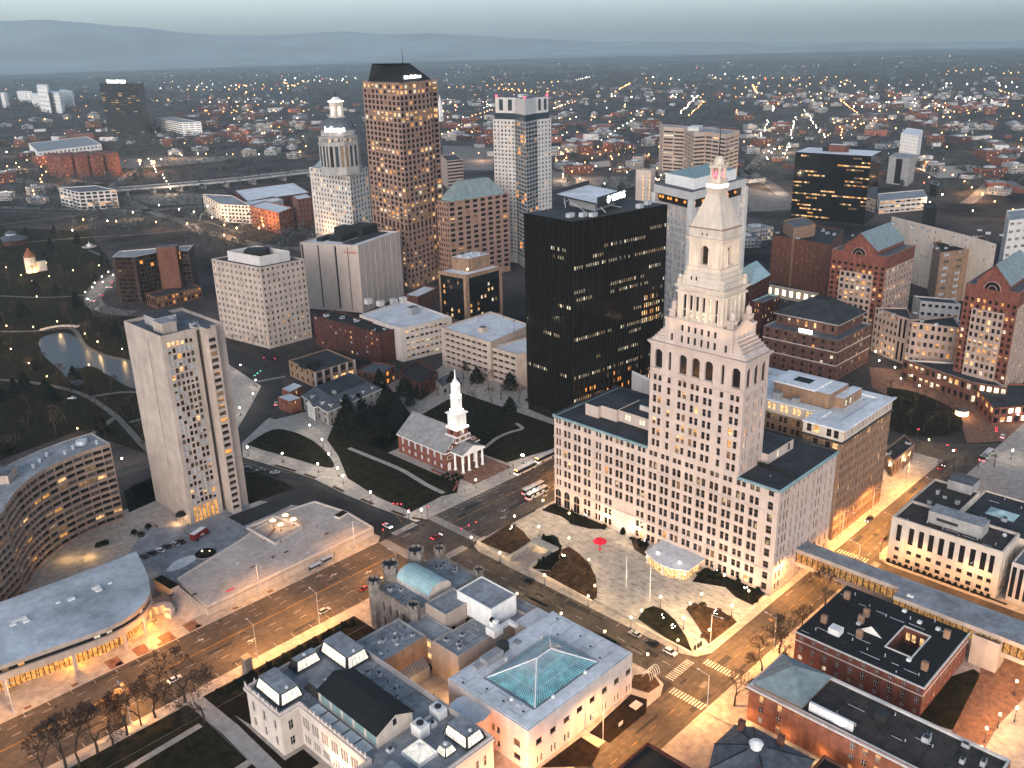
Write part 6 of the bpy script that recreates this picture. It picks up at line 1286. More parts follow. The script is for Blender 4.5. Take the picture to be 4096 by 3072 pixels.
# --- mid left group
block('ornate_block', 'ornate pale commercial block with red shop signs', q3(1,(1280,1225),(1390,1290),(1590,1300),20), 20, 'cream_stone', 'roof_grey', dict(n=7,m=5,fw=.4,fh=.5,lit=litfn(.12,seed=1,lits=LA)), dict(n=9,m=5,fw=.5,fh=.5,lit=litfn(.15,seed=2,lits=LW)))
block('brick_commercial', 'red brick commercial building with white roof and orange street lamps', q3(1,(1580,1300),(1760,1345),(1850,1310),22), 22, 'brick_orange', 'roof_white', dict(n=8,m=5,fw=.3,fh=.45,lit=litfn(.15,seed=4,lits=LA)), dict(n=4,m=5,fw=.3,fh=.45,lit=litfn(.2,seed=4,lits=LA)))
block('brick_tower_house', 'tall brown brick building with arched attic next to the limestone tower', q3(1,(1845,1235),(1880,1260),(1975,1245),32), 32, 'brick_brown', 'roof_white', dict(n=2,m=6,fw=.3,fh=.5), dict(n=4,m=6,fw=.3,fh=.5,lit=litfn(.1,seed=3)))
block('brick_warehouse', 'long dark red warehouse with white roof behind the ornate block', q3(1,(1480,1200),(1560,1270),(1960,1215),16), 16, 'brick_dark', 'roof_white', None, dict(n=10,m=3,fw=.3,fh=.4))
block('pale_commercial', 'pale long roofed commercial building behind the brick corner', q3(1,(1540,1275),(1600,1300),(1790,1262),16), 16, 'panel_grey', 'roof_white')
block('loft_building', 'white framed loft building with large lit windows near the viaduct', q3(1,(370,1185),(495,1215),(735,1200),22), 22, 'panel_white', 'roof_mid', dict(n=5,m=5,fw=.7,fh=.6,lit=litfn(.15,seed=2)), dict(n=6,m=5,fw=.74,fh=.66,lit=litfn(.4,seed=3,lits=LA)))
r2 = random.Random(5)
for i in range(4):
    x = 365+100*i; p = S(1, x, 985-6*i, 34); block('brick_flats', ('westernmost','second','third','easternmost')[i]+' red brick apartment slab of the row left of the viaduct', (p[0],p[0]+16,p[1]-10,p[1]+52), 34, 'brick_red', 'roof_dark', dict(n=10,m=10,fw=.3,fh=.4,lit=litfn(.22,seed=i,lits=LW)), dict(n=5,m=10,fw=.34,fh=.42,lit=litfn(.22,seed=i+9,lits=LA)))
block('white_office', 'white banded office and parking block right of the black slab', q3(1,(985,745),(1150,775),(1270,770),28), 28, 'white_paint', 'roof_grey', dict(n=1,m=6,fw=1.0,fh=.36,lit=NOLIT), dict(n=3,m=6,fw=.8,fh=.36,lit=litfn(.1,seed=3)))
for i,(k,L_,C_,R_,h,lab) in enumerate(((1,(105,575),(150,580),(200,578),40,'low white hospital wing'),(1,(230,540),(295,545),(305,535),80,'tallest white hospital block'),(1,(190,590),(240,600),(280,596),44,'white hospital wing left of the tallest block'),(1,(300,580),(372,590),(390,580),60,'white hospital block with red roof lamps'),(1,(372,575),(450,585),(460,575),52,'white hospital block with vertical slots'),(1,(0,585),(25,590),(45,588),50,'white hospital block at the left edge'))):
    block('hospital_block', lab+' far left on the plain', q3(k,L_,C_,R_,h), h, 'white_paint', 'roof_white', dict(n=5,m=6,fw=.3,fh=.4,lit=litfn(.1,seed=i)), dict(n=2,m=6,fw=.3,fh=.4), group='hospital on the plain')
block('long_white_hall', 'long pale civic hall left of the black slab base', q3(1,(180,905),(240,960),(640,910),18), 18, 'white_paint', 'roof_grey', dict(n=4,m=3,fw=.4,fh=.5), dict(n=16,m=2,fw=.4,fh=.4,lit=litfn(.3,seed=3)))
block('residential_tower', 'grey residential slab far right beyond the black glass slab', q3(3,(1415,480),(1540,495),(1578,470),34), 34, 'panel_grey', 'roof_grey', dict(n=1,m=1,fw=.3,fh=.9,lit=NOLIT), dict(n=4,m=9,fw=.4,fh=.5))
block('white_slab', 'plain white slab far right in front of the woods', q3(3,(1485,345),(1585,360),(1615,325),42), 42, 'white_paint', 'roof_white', dict(n=8,m=9,fw=.3,fh=.3,lit=litfn(.1,seed=3)), None)
block('black_cube', 'small black cube building by the far right street', q3(3,(1660,640),(1700,655),(1715,640),14), 14, 'glass_dark', 'roof_dark')
block('viaduct_garage', 'pale multi storey car park in front of the far right trees', q3(3,(1350,700),(1360,745),(1640,720),14), 14, 'concrete_pale', 'roof_grey', None, dict(n=9,m=3,fw=.8,fh=.4,lit=litfn(.3,seed=5)))
# ------------------------------------------------------------------ ground, streets, pavements
g = MB(); GR = 12600.0
fwd = Vector((FW.x, FW.y)).normalized(); sid = Vector((RT.x, RT.y)).normalized()
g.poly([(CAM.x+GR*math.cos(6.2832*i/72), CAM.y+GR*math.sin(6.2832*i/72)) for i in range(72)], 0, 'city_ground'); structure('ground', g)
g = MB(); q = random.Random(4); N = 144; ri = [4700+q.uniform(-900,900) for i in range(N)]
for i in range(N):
    a0, a1 = 6.2832*i/N, 6.2832*(i+1)/N; T_ = lambda r, a: (CAM.x+r*math.cos(a), CAM.y+r*math.sin(a), .6); g.quad(T_(ri[i],a0), T_(GR-20,a0), T_(GR-20,a1), T_(ri[(i+1)%N],a1), 'hazed_far_plain')
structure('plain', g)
def sheet(name, pts, z, m, k='structure'):
    b = MB(); A = sum(pts[i-1][0]*pts[i][1]-pts[i][0]*pts[i-1][1] for i in range(len(pts)))
    b.poly(pts if A > 0 else pts[::-1], z, m); return tag(b.build(name), kind=k)
def slab(name, pts, z0, z1, m, side='kerb', k='structure'):
    A = sum(pts[i-1][0]*pts[i][1]-pts[i][0]*pts[i-1][1] for i in range(len(pts)))
    b = MB(); b.prism(pts if A > 0 else pts[::-1], z0, z1, side, m, bottom=False); return tag(b.build(name), kind=k)
def rc(x0, x1, y0, y1): return [(x0,y0),(x1,y0),(x1,y1),(x0,y1)]
def rnd_corner(x, y, dx, dy, r, n=6): # quarter circle from (x+dx*r,y) to (x,y+dy*r)
    cx, cy = x+dx*r, y+dy*r
    return [(cx-dx*r*math.sin(t*math.pi/2/n), cy-dy*r*math.cos(t*math.pi/2/n)) for t in range(n+1)]
def road(name, pts, w, z=.02, m='asphalt'):
    b = MB(); b.strip(pts, w, z, m); return tag(b.build(name), kind='structure')
def smooth(pts, n=5):
    out_ = []; P = [pts[0]]+list(pts)+[pts[-1]]
    for i in range(1, len(P)-2):
        for j in range(n):
            t = j/n; a,b,c,d = (Vector(P[i+k]) for k in (-1,0,1,2))
            out_.append(tuple(.5*((2*b)+(c-a)*t+(2*a-5*b+4*c-d)*t*t+(3*b-a-3*c+d)*t**3)))
    out_.append(tuple(pts[-1])); return out_
sheet('main_street', rc(-420, 330, 104.5, 133), .02, 'asphalt')
sheet('gallery_street', rc(-62, -48, -14, 104.5), .024, 'asphalt')
sheet('east_street', rc(-300, 175, -15.6, -2.4), .028, 'asphalt')
sheet('cross_street', rc(26, 47, -240, -15.6), .02, 'asphalt')
gold = smooth([(-58,131)]+[S(5,790,1585), S(5,450,1420), S(5,200,1330), S(5,0,1300), S(4,1560,1350), S(4,1300,1330), S(4,980,1360), S(4,740,1425), S(4,560,1475), S(4,300,1560)])
road('curving_street', gold, 12.5, .026, 'asphalt_dark')
jew = smooth([S(4,1480,1240), S(4,1560,1120), S(4,1640,1000), S(4,1690,880), S(4,1680,770), S(4,1590,700), S(4,1440,660), S(4,1200,600)])
road('bend_street', jew, 17, .03, 'asphalt_dark')
road('bend_branch_street', smooth([S(4,1670,780), S(4,1760,745), S(4,1880,720), S(4,2000,640), S(5,900,590)]), 11, .034, 'asphalt_dark')
park_rd = smooth([S(4,840,400), S(4,700,385), S(4,610,350), S(4,590,300), S(4,640,230), S(4,720,170), S(4,830,110)]); road('park_street', park_rd, 13, .022, 'asphalt_worn')
sheet('square_street', SP(10, [(1000,1160),(1300,1230),(1600,1250),(2020,1230),(2020,1420),(1500,1500),(1270,1380),(1010,1280)]), .03, 'asphalt')
# raised pavements (blocks)
Zp = .13
slab('pavement', rnd_corner(-48, 104.5, 1, -1, 6)[::-1][::-1]+[(47.5,104.5),(47.5,-2.4)]+rnd_corner(-48,-2.4,1,1,7)[0:1]+rnd_corner(-48,-2.4,1,1,7)[1:], 0, Zp, 'sidewalk') if False else None
slab('pavement', [(-42,104.5),(-46.2,102.7),(-48,98.5),(-48,5),(-46,.2),(-41,-2.4),(150,-2.4),(150,104.5)], 0, Zp, 'sidewalk')
slab('pavement', [(-420,104.5),(-68,104.5),(-63.8,102.7),(-62,98.5),(-62,4.6),(-64,0),(-69,-2.4),(-420,-2.4)], 0, Zp, 'sidewalk')
slab('pavement', [(-300,-15.6),(20,-15.6),(24.5,-17.5),(26,-22),(26,-130),(-300,-130)], 0, Zp, 'sidewalk')
slab('pavement', [(53,-15.6),(48.8,-17.4),(47,-22),(47,-240),(260,-240),(260,-15.6)], 0, Zp, 'sidewalk')
cb = [S(5,980,1650), S(5,860,1625), S(5,640,1545), S(5,450,1465), S(5,250,1365), S(5,100,1315), S(5,0,1285)]
slab('pavement', [(66,133),(-44,133),(-49,134.6)]+[(p[0]+1.5,p[1]+.5) for p in cb[1:]]+[S(4,1535,1310), S(4,1528,1220), S(4,1700,1060), S(5,0,960), S(5,240,900), S(5,700,700), (66,262)], 0, Zp, 'sidewalk')
slab('pavement', [(-300,133),(-70,133),(-66.6,136),(-66.2,150),(-70,176),(-84,203),(-100,222),(-112,236),(-150,238),(-215,205),(-300,160)], 0, Zp, 'sidewalk')
slab('pavement', [(66,133),(150,133),(150,300),(66,262)], 0, Zp-.004, 'sidewalk')
slab('pavement', [S(4,1500,1130), S(4,1600,960), S(4,1650,860), S(4,1560,800), S(4,1440,720), S(4,1440,1100)], 0, Zp, 'sidewalk')
# lawns
Zl = Zp+.02
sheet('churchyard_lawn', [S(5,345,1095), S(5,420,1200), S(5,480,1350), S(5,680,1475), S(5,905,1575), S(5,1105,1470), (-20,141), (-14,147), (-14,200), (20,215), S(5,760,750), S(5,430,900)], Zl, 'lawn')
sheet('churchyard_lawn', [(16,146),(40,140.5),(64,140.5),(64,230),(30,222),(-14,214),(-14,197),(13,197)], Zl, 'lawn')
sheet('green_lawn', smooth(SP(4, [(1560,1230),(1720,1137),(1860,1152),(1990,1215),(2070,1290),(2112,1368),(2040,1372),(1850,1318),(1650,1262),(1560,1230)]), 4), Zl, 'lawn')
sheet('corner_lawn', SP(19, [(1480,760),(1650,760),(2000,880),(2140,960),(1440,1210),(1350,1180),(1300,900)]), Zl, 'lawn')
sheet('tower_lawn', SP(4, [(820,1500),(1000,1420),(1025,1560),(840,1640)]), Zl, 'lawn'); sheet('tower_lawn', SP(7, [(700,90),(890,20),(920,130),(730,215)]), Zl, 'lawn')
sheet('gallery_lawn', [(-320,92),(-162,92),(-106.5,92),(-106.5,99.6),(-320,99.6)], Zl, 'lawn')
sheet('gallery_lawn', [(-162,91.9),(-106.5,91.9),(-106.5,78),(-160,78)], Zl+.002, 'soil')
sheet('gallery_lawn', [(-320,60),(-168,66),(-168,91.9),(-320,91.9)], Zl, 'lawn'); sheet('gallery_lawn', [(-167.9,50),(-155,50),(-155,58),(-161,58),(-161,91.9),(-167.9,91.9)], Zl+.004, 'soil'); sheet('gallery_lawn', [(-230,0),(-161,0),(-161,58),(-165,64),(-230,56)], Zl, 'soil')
sheet('sunken_lawn', SP(8, [(1790,1085),(1995,895),(2075,920),(2070,985),(1890,1135)]), Zl, 'soil'); sheet('sunken_lawn', SP(8, [(1550,1256),(1750,1105),(1845,1165),(1800,1250)]), Zl, 'soil'); sheet('corner_bed', SP(8, [(2010,800),(2100,790),(2140,850),(2080,890),(1990,860)]), Zl, 'mulch')
sheet('courthouse_lawn', [(49.8,-20),(48.6,-20),(48.6,-62),(49.8,-62)], Zl, 'lawn')
sheet('club_yard', SP(9, [(1450,1180),(1690,1100),(1760,1150),(1610,1390),(1580,1450),(1350,1380)]), Zl, 'lawn')
sheet('brick_court', SP(9, [(1760,930),(2100,1010),(2000,1240),(1830,1420),(1700,1640),(1500,1800),(1560,1470),(1720,1150)]), Zl+.004, 'paver_brick')
sheet('brick_square', SP(10, [(880,680),(1130,700),(1640,860),(2020,1000),(2020,1220),(1600,1240),(1560,1100),(1040,900),(900,830)]), .05, 'paver_brick')
sheet('square_lawn', smooth(SP(10, [(1010,830),(1200,860),(1450,960),(1570,1080),(1500,1170),(1350,1195),(1150,1180),(1020,1100),(1010,830)]), 4), .16, 'lawn')
sheet('church_forecourt', [(-10,141),(14,141),(14,159.5),(-10,159.5)], Zl, 'paver_brick')
road('churchyard_path', smooth([S(5,490,1150), S(5,650,1215), S(5,840,1295), S(5,1000,1390), S(5,1120,1450)]), 2.4, Zl+.01, 'sidewalk')
road('churchyard_path', smooth([S(5,1390,1150), S(5,1470,1085), S(5,1560,1045), S(5,1640,1020), S(5,1600,985)]), 2.0, Zl+.01, 'sidewalk')
road('gallery_path', [(-166,104),(-165,80),(-166,40)], 5.0, Zl+.006, 'concrete_grey'); road('gallery_path', [(-300,82),(-170,88.5)], 2.2, Zl+.008, 'concrete_grey')
for i in range(7):
    a, b_ = Vector(cb[min(i,5)]), Vector(cb[min(i,5)+1]); q = a.lerp(b_, .3 if i < 6 else .9); d = (b_-a).normalized(); n_ = Vector((d.y,-d.x)); n_ = n_ if n_.x > 0 else -n_; c = q+n_*2.6
    sheet('tree_bed', [tuple(c+d*o+n_*w) for o, w in ((-4,-.8),(4,-.8),(4,.8),(-4,.8))], Zl, 'mulch')
for i in range(9): sheet('tree_bed', [(-118-14*i+a, 131.5+3+b_) for a, b_ in ((-1,-.8),(1,-.8),(1,.8),(-1,.8))], Zl, 'paver_brick')
for i in range(6): sheet('brick_band', rc(-150-9*i, -145.6-9*i, 133.4, 139) if i < 4 else rc(-190-9*i, -186-9*i, 133.4, 137), Zl, 'paver_brick')
# travellers plaza
sheet('plaza', [(-43.4,102),(-43.4,0.5),(-1.0,.5),(-.4,100)], Zp+.006, 'plaza_stone')
b = MB(); r2 = random.Random(2)
for i in range(14):
    for j in range(20):
        x = -42+3.1*i; y = 2+5.0*j+(i%2)*2.5+r2.uniform(-.4,.4)
        if r2.random() < .86 and x < -2.5 and y < 98: b.quad((x,y,Zp+.011),(x+.34,y,Zp+.011),(x+.34,y+2.1,Zp+.011),(x,y+2.1,Zp+.011),'asphalt_worn')
tag(b.build('plaza_inlay'), kind='structure')
beds = {'a':(17,[(60,540),(130,505),(430,312),(520,345),(610,405),(665,480),(740,535),(600,615),(440,695),(300,640)],'mulch'),
 'b':(17,[(830,500),(930,468),(1060,545),(1095,640),(1050,760),(960,905),(800,885),(700,890),(830,770),(990,690),(1020,640),(900,570)],'soil'),
 'c':(17,[(1100,640),(1190,600),(1330,700),(1450,830),(1525,980),(1548,1150),(1535,1255),(1480,1290),(1100,1085),(800,905),(965,915),(1055,770)],'mulch'),
 'd':(17,[(845,140),(950,70),(1110,30),(1690,265),(1630,380),(1450,378),(1250,328),(1090,220)],'soil'),
 'e':(11,[(1330,655),(1390,620),(1500,655),(1440,750),(1455,805),(1360,740)],'mulch'),
 'f':(16,[(850,1205),(960,1060),(1100,970),(1380,1115),(1815,1310),(1610,1500),(1400,1400),(1270,1275)],'soil'),
 'g':(11,[(1385,1255),(1430,1182),(1500,1158),(1570,1182),(1660,1262),(1740,1382),(1785,1495),(1600,1400)],'lawn'),
 'h':(11,[(1742,1180),(1780,1142),(1850,1148),(1990,1195),(2080,1240),(2120,1280),(1990,1400),(1910,1445),(1850,1345)],'mulch')}
for k, (cr, pts, m_) in beds.items():
    slab('planting_bed', SP(cr, pts), Zp, Zp+.35, m_, 'concrete_grey')
wl = MB(); 
def wall(name, label, pts, h, t=.6, m='concrete', z=Zp):
    b = MB()
    for a, b_ in zip(pts, pts[1:]):
        a, b_ = Vector(a), Vector(b_); c = a.lerp(b_,.5); d = b_-a; b.obox(c.x, c.y, d.length+t*.0, t, z, z+h, math.atan2(d.y,d.x), m)
    return tag(b.build(name), label, 'wall')
wall('retaining_wall', 'stone retaining wall round the brown plaza bed nearest the crossing', SP(17,[(125,500),(30,555),(440,790)]), 1.3, m='cream_stone')
wall('retaining_wall', 'long low stone wall below the curved mulch bed along the side street', SP(17,[(690,885),(1100,1105),(1480,1312)]), 1.2, m='cream_stone')
wall('retaining_wall', 'low wall and hedge rail at the lower plaza edge', SP(17,[(1510,1275),(2040,1560)]), .8, m='concrete_grey')
wall('retaining_wall', 'low stone wall along the plaza corner lawn', SP(11,[(1375,1285),(1600,1412),(1790,1512)]), .7, m='cream_stone')
wall('retaining_wall', 'low stone wall by the mulch bed at the lower plaza corner', SP(11,[(1905,1460),(2120,1290)]), .8, m='cream_stone')
wall('plaza_fence', 'dark iron plaza fence towards the avenue', SP(17,[(440,310),(760,140)]), 1.0, .15, 'metal_dark')
wall('church_wall', 'low brick wall round the church garden', [(-20,143.5),(-13,147.5),(-13,166)], .9, .5, 'brick_red')
# garage ramp under the plaza
rb = empty('garage_ramp', (*S(17,760,720),0), 'lit vehicle ramp passing under a stone portal on the plaza', 'ramp')
o = (*S(17,760,720),0)
b = MB(); rp = SP(17,[(470,800),(690,885),(985,690),(770,590)]); b.poly(rp[::1] if sum(rp[i-1][0]*rp[i][1]-rp[i][0]*rp[i-1][1] for i in range(4)) > 0 else rp[::-1], Zp+.03, 'concrete'); b.build('ramp_floor', rb, o)
for nm, pts, h in (('ramp_wall',[(445,785),(750,575)],2.6),('ramp_wall',[(1010,655),(695,880)],2.2)):
    b = MB(); a, c = Vector(S(17,*pts[0])), Vector(S(17,*pts[1])); m_ = a.lerp(c,.5); d = c-a; b.obox(m_.x,m_.y,d.length,.7,Zp,Zp+h,math.atan2(d.y,d.x),'concrete_grey'); b.build(nm, rb, o)
b = MB(); a, c = Vector(S(17,760,590)), Vector(S(17,1000,705)); m_ = a.lerp(c,.5); d = c-a; b.obox(m_.x,m_.y,d.length+2,3.0,2.5,3.4,math.atan2(d.y,d.x),'concrete_grey'); b.build('portal_beam', rb, o)
for k, (x, y) in enumerate(((800,600),(880,640))):
    l = bpy.data.lights.new('ramp_light','POINT'); l.energy = 260; l.color = (1,.74,.40); l.shadow_soft_size = .3; lo = bpy.data.objects.new('ramp_light', l); COL.objects.link(lo); lo.location = (*S(17,x,y+20),2.2)
# glass fronted pavilion
B = Bld('plaza_pavilion', 'white roofed pavilion with curved glazed front on the plaza', 'pavilion', S(16,500,900)); H_ = 4.6
rp = SP(16,[(250,808),(300,850),(370,920),(470,980),(560,1015),(640,1030),(720,1035),(795,1058),(1010,900),(610,690),(470,662)], H_)
if sum(rp[i-1][0]*rp[i][1]-rp[i][0]*rp[i-1][1] for i in range(len(rp))) < 0: rp = rp[::-1]
cA = Vector((sum(p[0] for p in rp)/len(rp), sum(p[1] for p in rp)/len(rp)))
B.p('roof').prism(rp, 4.2, H_, 'white_paint', 'roof_white'); inn = [tuple(cA+(Vector(p)-cA)*.86) for p in rp]; B.p('glass_front').prism(inn, .15, 4.2, 'lit_warm', bottom=False)
for i in range(len(inn)):
    a, b_ = Vector(inn[i]), Vector(inn[(i+1)%len(inn)]); L = (b_-a).length
    for k in range(max(1,int(L/1.7))): q = a.lerp(b_, k*1.7/L); B.p('mullion').tube((*q,.15),(*q,4.2),.1,.1,'metal_dark',4)
    if i % 3 == 0: B.p(f'pier#{i}').obox(a.x,a.y,1.0,1.0,.13,4.2,.3,'cream_stone')
for i,(x,y) in enumerate(((415,825),(690,945))): q = S(16,x,y,4.9); B.p(f'roof_lamp#{i}').ball((q[0],q[1],4.95),.38,'glow_white',8,5)
for i,(x,y) in enumerate(((283,872),(765,1092))): q = S(16,x,y,3.2); B.p(f'wall_lamp#{i}').ball((q[0]-.3,q[1],3.2),.4,'glow_warm',8,5)
B.done()
for x, y, e_ in ((350,960,260),(560,1090,320),(720,1120,260),(880,1060,120)):
    l = bpy.data.lights.new('pavilion_light','POINT'); l.energy = e_; l.color = (1,.70,.36); l.shadow_soft_size = .5; lo = bpy.data.objects.new('pavilion_light', l); COL.objects.link(lo); q = S(16,x,y); lo.location = (q[0]-1,q[1],3.0)

# ------------------------------------------------------------------ concrete plaza deck on the left
B = Bld('plaza_deck', 'long raised pale concrete terrace with parapets along the avenue', 'terrace', (-105,150)); DZ = 3.6
dk = [(-141,137.4),(-67.6,138.6),(-66.9,157),(-70.5,175),(-82,177),(-100,173.2),(-109,170),(-139.5,162)]
B.p('deck').prism(dk, .1, DZ, 'deck', 'deck')
for i in range(8):
    a, b_ = Vector(dk[i]), Vector(dk[(i+1)%8]); c = a.lerp(b_,.5); d = b_-a; nn = Vector((-d.y,d.x)).normalized()*.3
    if i != 7: B.p(f'parapet#{i}').obox(c.x+nn.x,c.y+nn.y,d.length-.05,.55,DZ,DZ+.6,math.atan2(d.y,d.x),'concrete_pale')
    B.p(f'ledge#{i}').obox(c.x-nn.x*.4,c.y-nn.y*.4,d.length,.3,DZ-.9,DZ-.5,math.atan2(d.y,d.x),'concrete')
for i in range(1,6): B.p('joint').box(-141+12.4*i,-140.9+12.4*i,138.6,168 if i<3 else 172,DZ,DZ+.006,'concrete_grey')
for i in range(4): B.p('joint#l').box(-140,-68,142+5*i,142.1+5*i,DZ,DZ+.007,'concrete_grey')
sp = B.p('steps')
for i in range(14): sp.box(-141.05-.62*(i+1),-141.05-.62*i,139.5,161.5,.1,DZ-.31*(i+1)+.02,'deck')
B.p('curved_stair').prism(arc(-152.5,150,5.2,-70,120,14)+arc(-152.5,150,2.2,120,-70,14), .1, 2.2, 'concrete_pale'); B.p('curved_stair#b').prism(arc(-151.5,150,3.6,-60,130,14)+arc(-151.5,150,1.2,130,-60,14), .1, 3.2, 'concrete_pale')
for (k,x,y,w_,l_,a_) in ((7,940,600,3.5,11,.1),(7,1930,215,5,3,.2)):
    q = S(k,x,y,5); B.p(f'planter_walls#{x}').obox(q[0],q[1],w_,l_,.2,DZ+1.0,a_,'concrete_pale','soil')
ht = B.p('sunken_seating'); q0 = SP(7,[(1400,305),(1560,240),(1715,300),(1560,395)],DZ)
if sum(q0[i-1][0]*q0[i][1]-q0[i][0]*q0[i-1][1] for i in range(4)) < 0: q0 = q0[::-1]
ht.prism(q0, DZ, DZ+.02, 'deck', 'sidewalk')
for i in range(4): a,b_ = Vector(q0[i]),Vector(q0[(i+1)%4]); c = a.lerp(b_,.5); d = b_-a; B.p(f'seat_wall#{i}').obox(c.x,c.y,d.length,.6,DZ,DZ+1.0,math.atan2(d.y,d.x),'concrete_pale')
for i in range(6): q = S(7,1505+8*i,365-9*i,DZ); B.p(f'seat_step#{i}').obox(q[0],q[1],4.0,.5,DZ,DZ+.2+.12*i,.6,'brick_tan')
B.done()
for i,(x,y) in enumerate(((1545,255),(1615,225),(1588,278),(1660,248))):
    q = S(7,x,y,DZ+3.0); r_ = empty('patio_heater', (*q,DZ), 'glowing disc topped patio heater, one of four close together on the terrace', 'patio heater', 'patio heaters on the terrace')
    b = MB(); b.cyl(0,0,.12,.08,0,2.7,'metal_dark',8); b.cyl(0,0,.5,.45,0,.15,'metal_dark',10); b.build('post', r_)
    b = MB(); b.cyl(0,0,1.25,.9,2.8,3.05,'glow_warm',16); b.build('lamp_shade', r_)
    l = bpy.data.lights.new('heater_light','POINT'); l.energy = 220; l.color = (1,.50,.20); l.shadow_soft_size = .8; lo = bpy.data.objects.new('heater_light', l); COL.objects.link(lo); lo.parent = r_; lo.location = (0,0,2.2)
sheet('lower_court', [(-150,162),(-139.6,162.2),(-109,170.2),(-100,173.4),(-86,203),(-113,202),(-128,214),(-150,190)], Zl, 'court_grey')
sheet('lower_drive', SP(7,[(1290,240),(1500,160),(1740,70),(1800,95),(1560,215),(1380,290)]), Zl+.012, 'asphalt_dark')
sheet('snow_patch', smooth(SP(7,[(940,545),(990,490),(1090,455),(1110,480),(1030,530),(960,550),(940,545)]),3), Zl+.02, 'roof_white')
q = S(7,1165,450); f = empty('fountain', (*q,0), 'round lit planter basin in the lower court', 'fountain')
b = MB(); b.cyl(0,0,4.0,4.0,.1,.6,'concrete_pale',24,'soil'); b.build('basin', f); b = MB(); b.cyl(0,0,3.0,2.6,.6,.9,'shrub',16); b.build('planting', f); b = MB(); b.ball((-.6,1.4,1.3),.35,'glow_warm'); b.ball((1.5,-.6,1.2),.25,'glow_warm'); b.build('lamp', f)
l = bpy.data.lights.new('fountain_light','POINT'); l.energy = 160; l.color = (1,.6,.25); lo = bpy.data.objects.new('fountain_light', l); COL.objects.link(lo); lo.parent = f; lo.location = (0,0,2.2)

mat('asphalt_lane', (.082,.068,.058), .8, .3, .12)
# ------------------------------------------------------------------ road markings
mk = MB()
def dash(p, q, w, on, off, m, z):
    p, q = Vector(p), Vector(q); d = q-p; L = d.length; d.normalize(); t = 0
    while t < L: e_ = min(t+on, L); mk.strip([tuple(p+d*t), tuple(p+d*e_)], w, z, m); t += on+off
Zm = .04
dash((-420,120.2),(-64,120.8),.16,400,1,'marking_yellow',Zm); dash((-420,120.7),(-64,121.3),.16,400,1,'marking_yellow',Zm); dash((-44,122.6),(330,124),.16,400,1,'marking_yellow',Zm); dash((-44,123.1),(330,124.5),.16,400,1,'marking_yellow',Zm)
for y in (112.3,116.2,124.8,128.6): dash((-420,y),(-66,y+.4),.16,3,7,'marking_white',Zm); dash((-40,y),(330,y+.6),.16,3,7,'marking_white',Zm)
for i in range(24):
    for y0,y1 in ((104.7,107.1),(130.6,132.8)): mk.strip([(-92-7*i,y0),(-92-7*i,y1)],.14,Zm,'marking_white')
dash((-55,4),(-55,100),.16,3,6,'marking_white',Zm+.006)
for i in range(15): mk.strip([(-48.2,18+5.6*i),(-50.4,18+5.6*i)],.12,Zm+.006,'marking_white'); mk.strip([(-61.8,18+5.6*i),(-59.6,18+5.6*i)],.12,Zm+.006,'marking_white')
dash((-290,-8.8),(-70,-8.9),.14,3,6,'marking_yellow',Zm+.006); dash((-38,-9.0),(170,-7.4),.16,4,3,'marking_yellow',Zm+.006)
for i in range(14): mk.strip([(-30+6.5*i,-13.2),(-27+6.5*i,-13.2)],.13,Zm+.006,'marking_white')
def zebra(x0,x1,y0,y1,along,n,w=.5):
    for i in range(n):
        f = (i+.5)/n
        if along == 'y': y = y0+(y1-y0)*f; mk.strip([(x0,y),(x1,y)],w,Zm+.01,'marking_white')
        else: x = x0+(x1-x0)*f; mk.strip([(x,y0),(x,y1)],w,Zm+.01,'marking_white')
zebra(-44,-40,105,132.6,'y',26); zebra(-70,-66,105,132.6,'y',26); zebra(-61,-49,103,106.5,'x',13); zebra(-62,-50,132,135.2,'x',12)
zebra(-47.5,-44.5,-15,-3,'y',12); zebra(-66,-63,-15,-3,'y',12); zebra(-61,-49,-1.2,1.8,'x',12); zebra(43,46,-15,-3,'y',11); zebra(27,46,-19.4,-16.8,'x',16)
def arrow(x, y, a=0):
    c, s_ = math.cos(a), math.sin(a); T_ = lambda u_, v_: (x+c*u_-s_*v_, y+s_*u_+c*v_, Zm+.012)
    mk.add([T_(-1.6,-.16),T_(.6,-.16),T_(.6,.16),T_(-1.6,.16)],((0,1,2,3),),'marking_white'); mk.add([T_(.5,-.6),T_(1.8,0),T_(.5,.6)],((0,1,2),),'marking_white'); mk.add([T_(-.4,.16),T_(.1,.16),T_(.4,1.0),T_(0,1.0)],((0,1,2,3),),'marking_white')
for x,y,a in ((-22,110.5,3.1),(-18,114.4,3.1),(10,114.6,3.1),(4,110.6,3.1),(-96,126.6,0),(-100,130,0),(-86,118.4,0),(-150,126.6,0),(-138,114,3.1)): arrow(x,y,a)
for i in range(14): mk.strip([(-30+2.2*i,133.05+.0),(-29+2.2*i,130.4)],.22,Zm,'marking_white')
mk.strip([tuple(Vector(p)) for p in gold[3:]],.16,Zm+.01,'marking_yellow')
zp = [Vector(S(4,1620,838)),Vector(S(4,1800,805))]
for i in range(14): p = zp[0].lerp(zp[1],(i+.5)/14); mk.strip([tuple(p),tuple(p+Vector((2.2,2.2)))],.5,Zm+.02,'marking_white')
tag(mk.build('road_markings'), kind='structure')
rp_ = MB(); q = random.Random(12)
